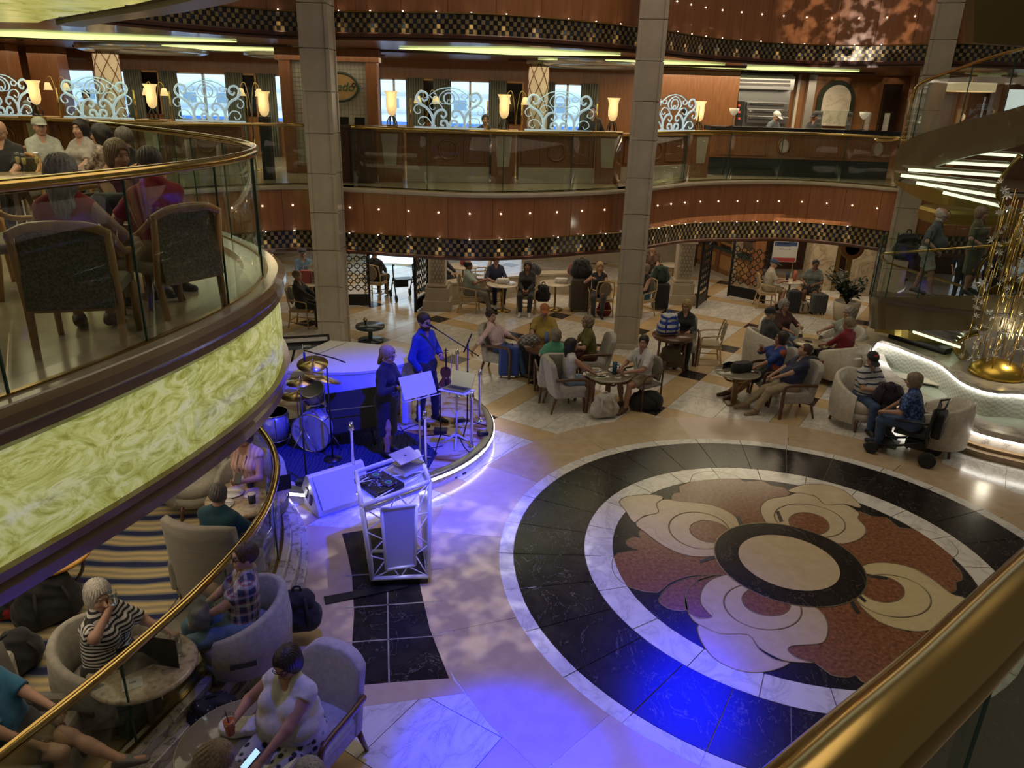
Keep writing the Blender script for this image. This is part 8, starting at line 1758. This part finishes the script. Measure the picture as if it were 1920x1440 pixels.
zig_(base[0], topc[0], fi[0], fi[3], 6); zig_(base[1], topc[1], fi[1], fi[2], 6); zig_(base[0], base[1], fi[0], fi[1], 4); zig_(topc[0], topc[1], fi[3], fi[2], 4); zig_(base[1], topc[1], base[2], topc[2], 7); zig_(topc[0], topc[3], topc[1], topc[2], 3); zig_(base[0], topc[0], base[3], topc[3], 7)
z.build('truss_webbing', white_p, dj)
MB().prism([(v.x, v.y) for v in base], .02, .09).build('base_plate', black, dj); MB().add([base[1] + Vector((-.02, .05, 0)), base[2] + Vector((-.02, 0, 0)), topc[2] + Vector((-.03, 0, -.05)), topc[1] + Vector((-.03, .03, -.05))], [(0, 1, 2, 3)]).build('side_panel', white_p, dj)
sh_ = [lp(topc[0], topc[1], .5) * .0 + v - Vector((0, 0, .06)) for v in topc]; MB().add(sh_ + [v - Vector((0, 0, .03)) for v in sh_], [(0, 1, 2, 3), (7, 6, 5, 4), (0, 4, 5, 1), (1, 5, 6, 2), (2, 6, 7, 3), (3, 7, 4, 0)]).build('shelf', white_p, dj)
cx = lp(lp(topc[0], topc[3], .5), lp(topc[1], topc[2], .5), .30) + o0; ax = (topc[1] - topc[0]).normalized(); rzd = math.atan2(ax.y, ax.x)
ctl = thing('dj_controller', 'black DJ controller with two jog wheels on the truss booth', 'controller', cx + Vector((0, 0, -.05)), rzd + .05)
MB().box((0, 0, .03), (.36, .46, .06)).build('controller_body', black, ctl, bev=.006)
for s in (-1, 1): MB().lathe([(.0, .075), (.075, .075), (.085, .06)], 26, c=(.04, s * .12, 0)).build('jog_wheel', M('jog', (.03, .03, .032), .25), ctl); MB().lathe([(.03, .076), (.035, .078), (.04, .076)], 20, c=(.04, s * .12, 0)).build('jog_display', M('jog_lit', (.1, .3, .3), .3, emit=(.3, .7, .8), es=.08), ctl)
kb_ = MB(); random.seed(3)
for q in range(70): kb_.box((random.uniform(-.16, .16), random.uniform(-.20, .20), .064), (random.choice((.008, .014)), random.choice((.008, .018)), .01))
kb_.build('small_buttons', M('button_grey', (.35, .36, .38), .4), ctl)['kind'] = 'stuff'
c2_ = lp(lp(topc[0], topc[3], .55), lp(topc[1], topc[2], .55), .76) + o0; l = thing('laptop', 'closed silver laptop with dark mark on the truss booth', 'laptop', c2_ + Vector((0, 0, .06)), rzd + .1); MB().box((0, .05, .10), (.32, .23, .014), rx=.25).build('lid', M('lid_silver', (.50, .48, .46), .35, .6), l, bev=.004); MB().lathe([(0, .0), (.016, .001)], 12, c=(.0, .05, .109)).build('lid_mark', black, l); MB().box((0, .0, .02), (.30, .24, .016)).build('base', steel, l); MB().box((0, .0, -.03), (.28, .2, .09)).build('riser', white_p, l)
# wedge speaker
w = [P(594, 981), P(683, 968), P(668, 905), P(590, 925)]
wp = (w[0] + w[1] + w[2] + w[3]) / 4; t = thing('stage_wedge', 'white wedge stage monitor on the floor before the stage', 'speaker', (wp.x - .02, wp.y + .05, 0), .70)
pf = [(-.30, 0), (.28, 0), (.30, .10), (.02, .50), (-.06, .50), (-.34, .12)]
o = MB().prism(pf, -.40, .40); o.v = [(zz, -x * .9, y) for x, y, zz in o.v]; o.build('cabinet', white_p, t, bev=.015)
g = MB(); g.box((0, -.17, .30), (.70, .01, .46), rx=-.62); g.build('grille', M('grille_white', (.62, .62, .66), .6), t)
for q in range(2): MB().box((-.405, .06 - q * .12, .24 - q * .06), (.012, .06, .16), rx=.4).build('port', black, t)
tag(MB().add([P(607, 1120, .006), P(760, 1092, .006), P(765, 1102, .006), P(610, 1134, .006)], [(0, 3, 2, 1)]).build('cable_cover', black), 'black flat cable ramp lying from the kerb to the truss booth', 'cable ramp')
o = bpy.data.objects['cable_cover'].modifiers.new('thick', 'SOLIDIFY'); o.thickness = .012; o.offset = 1
for k in range(2):
    p = P(848 + 17 * k, 893 - 8 * k, .02); t = thing('floor_socket', ['left black floor socket below the stage light strip', 'right black floor socket below the stage light strip'][k], 'socket', p, .5); MB().box((0, 0, -.005), (.11, .11, .02)).build('cover', black, t); MB().box((0, 0, .008), (.04, .04, .006)).build('pin_plate', steel, t)
for o in bpy.data.objects:
    for k in ('_hc', '_w'):
        if k in o: del o[k]
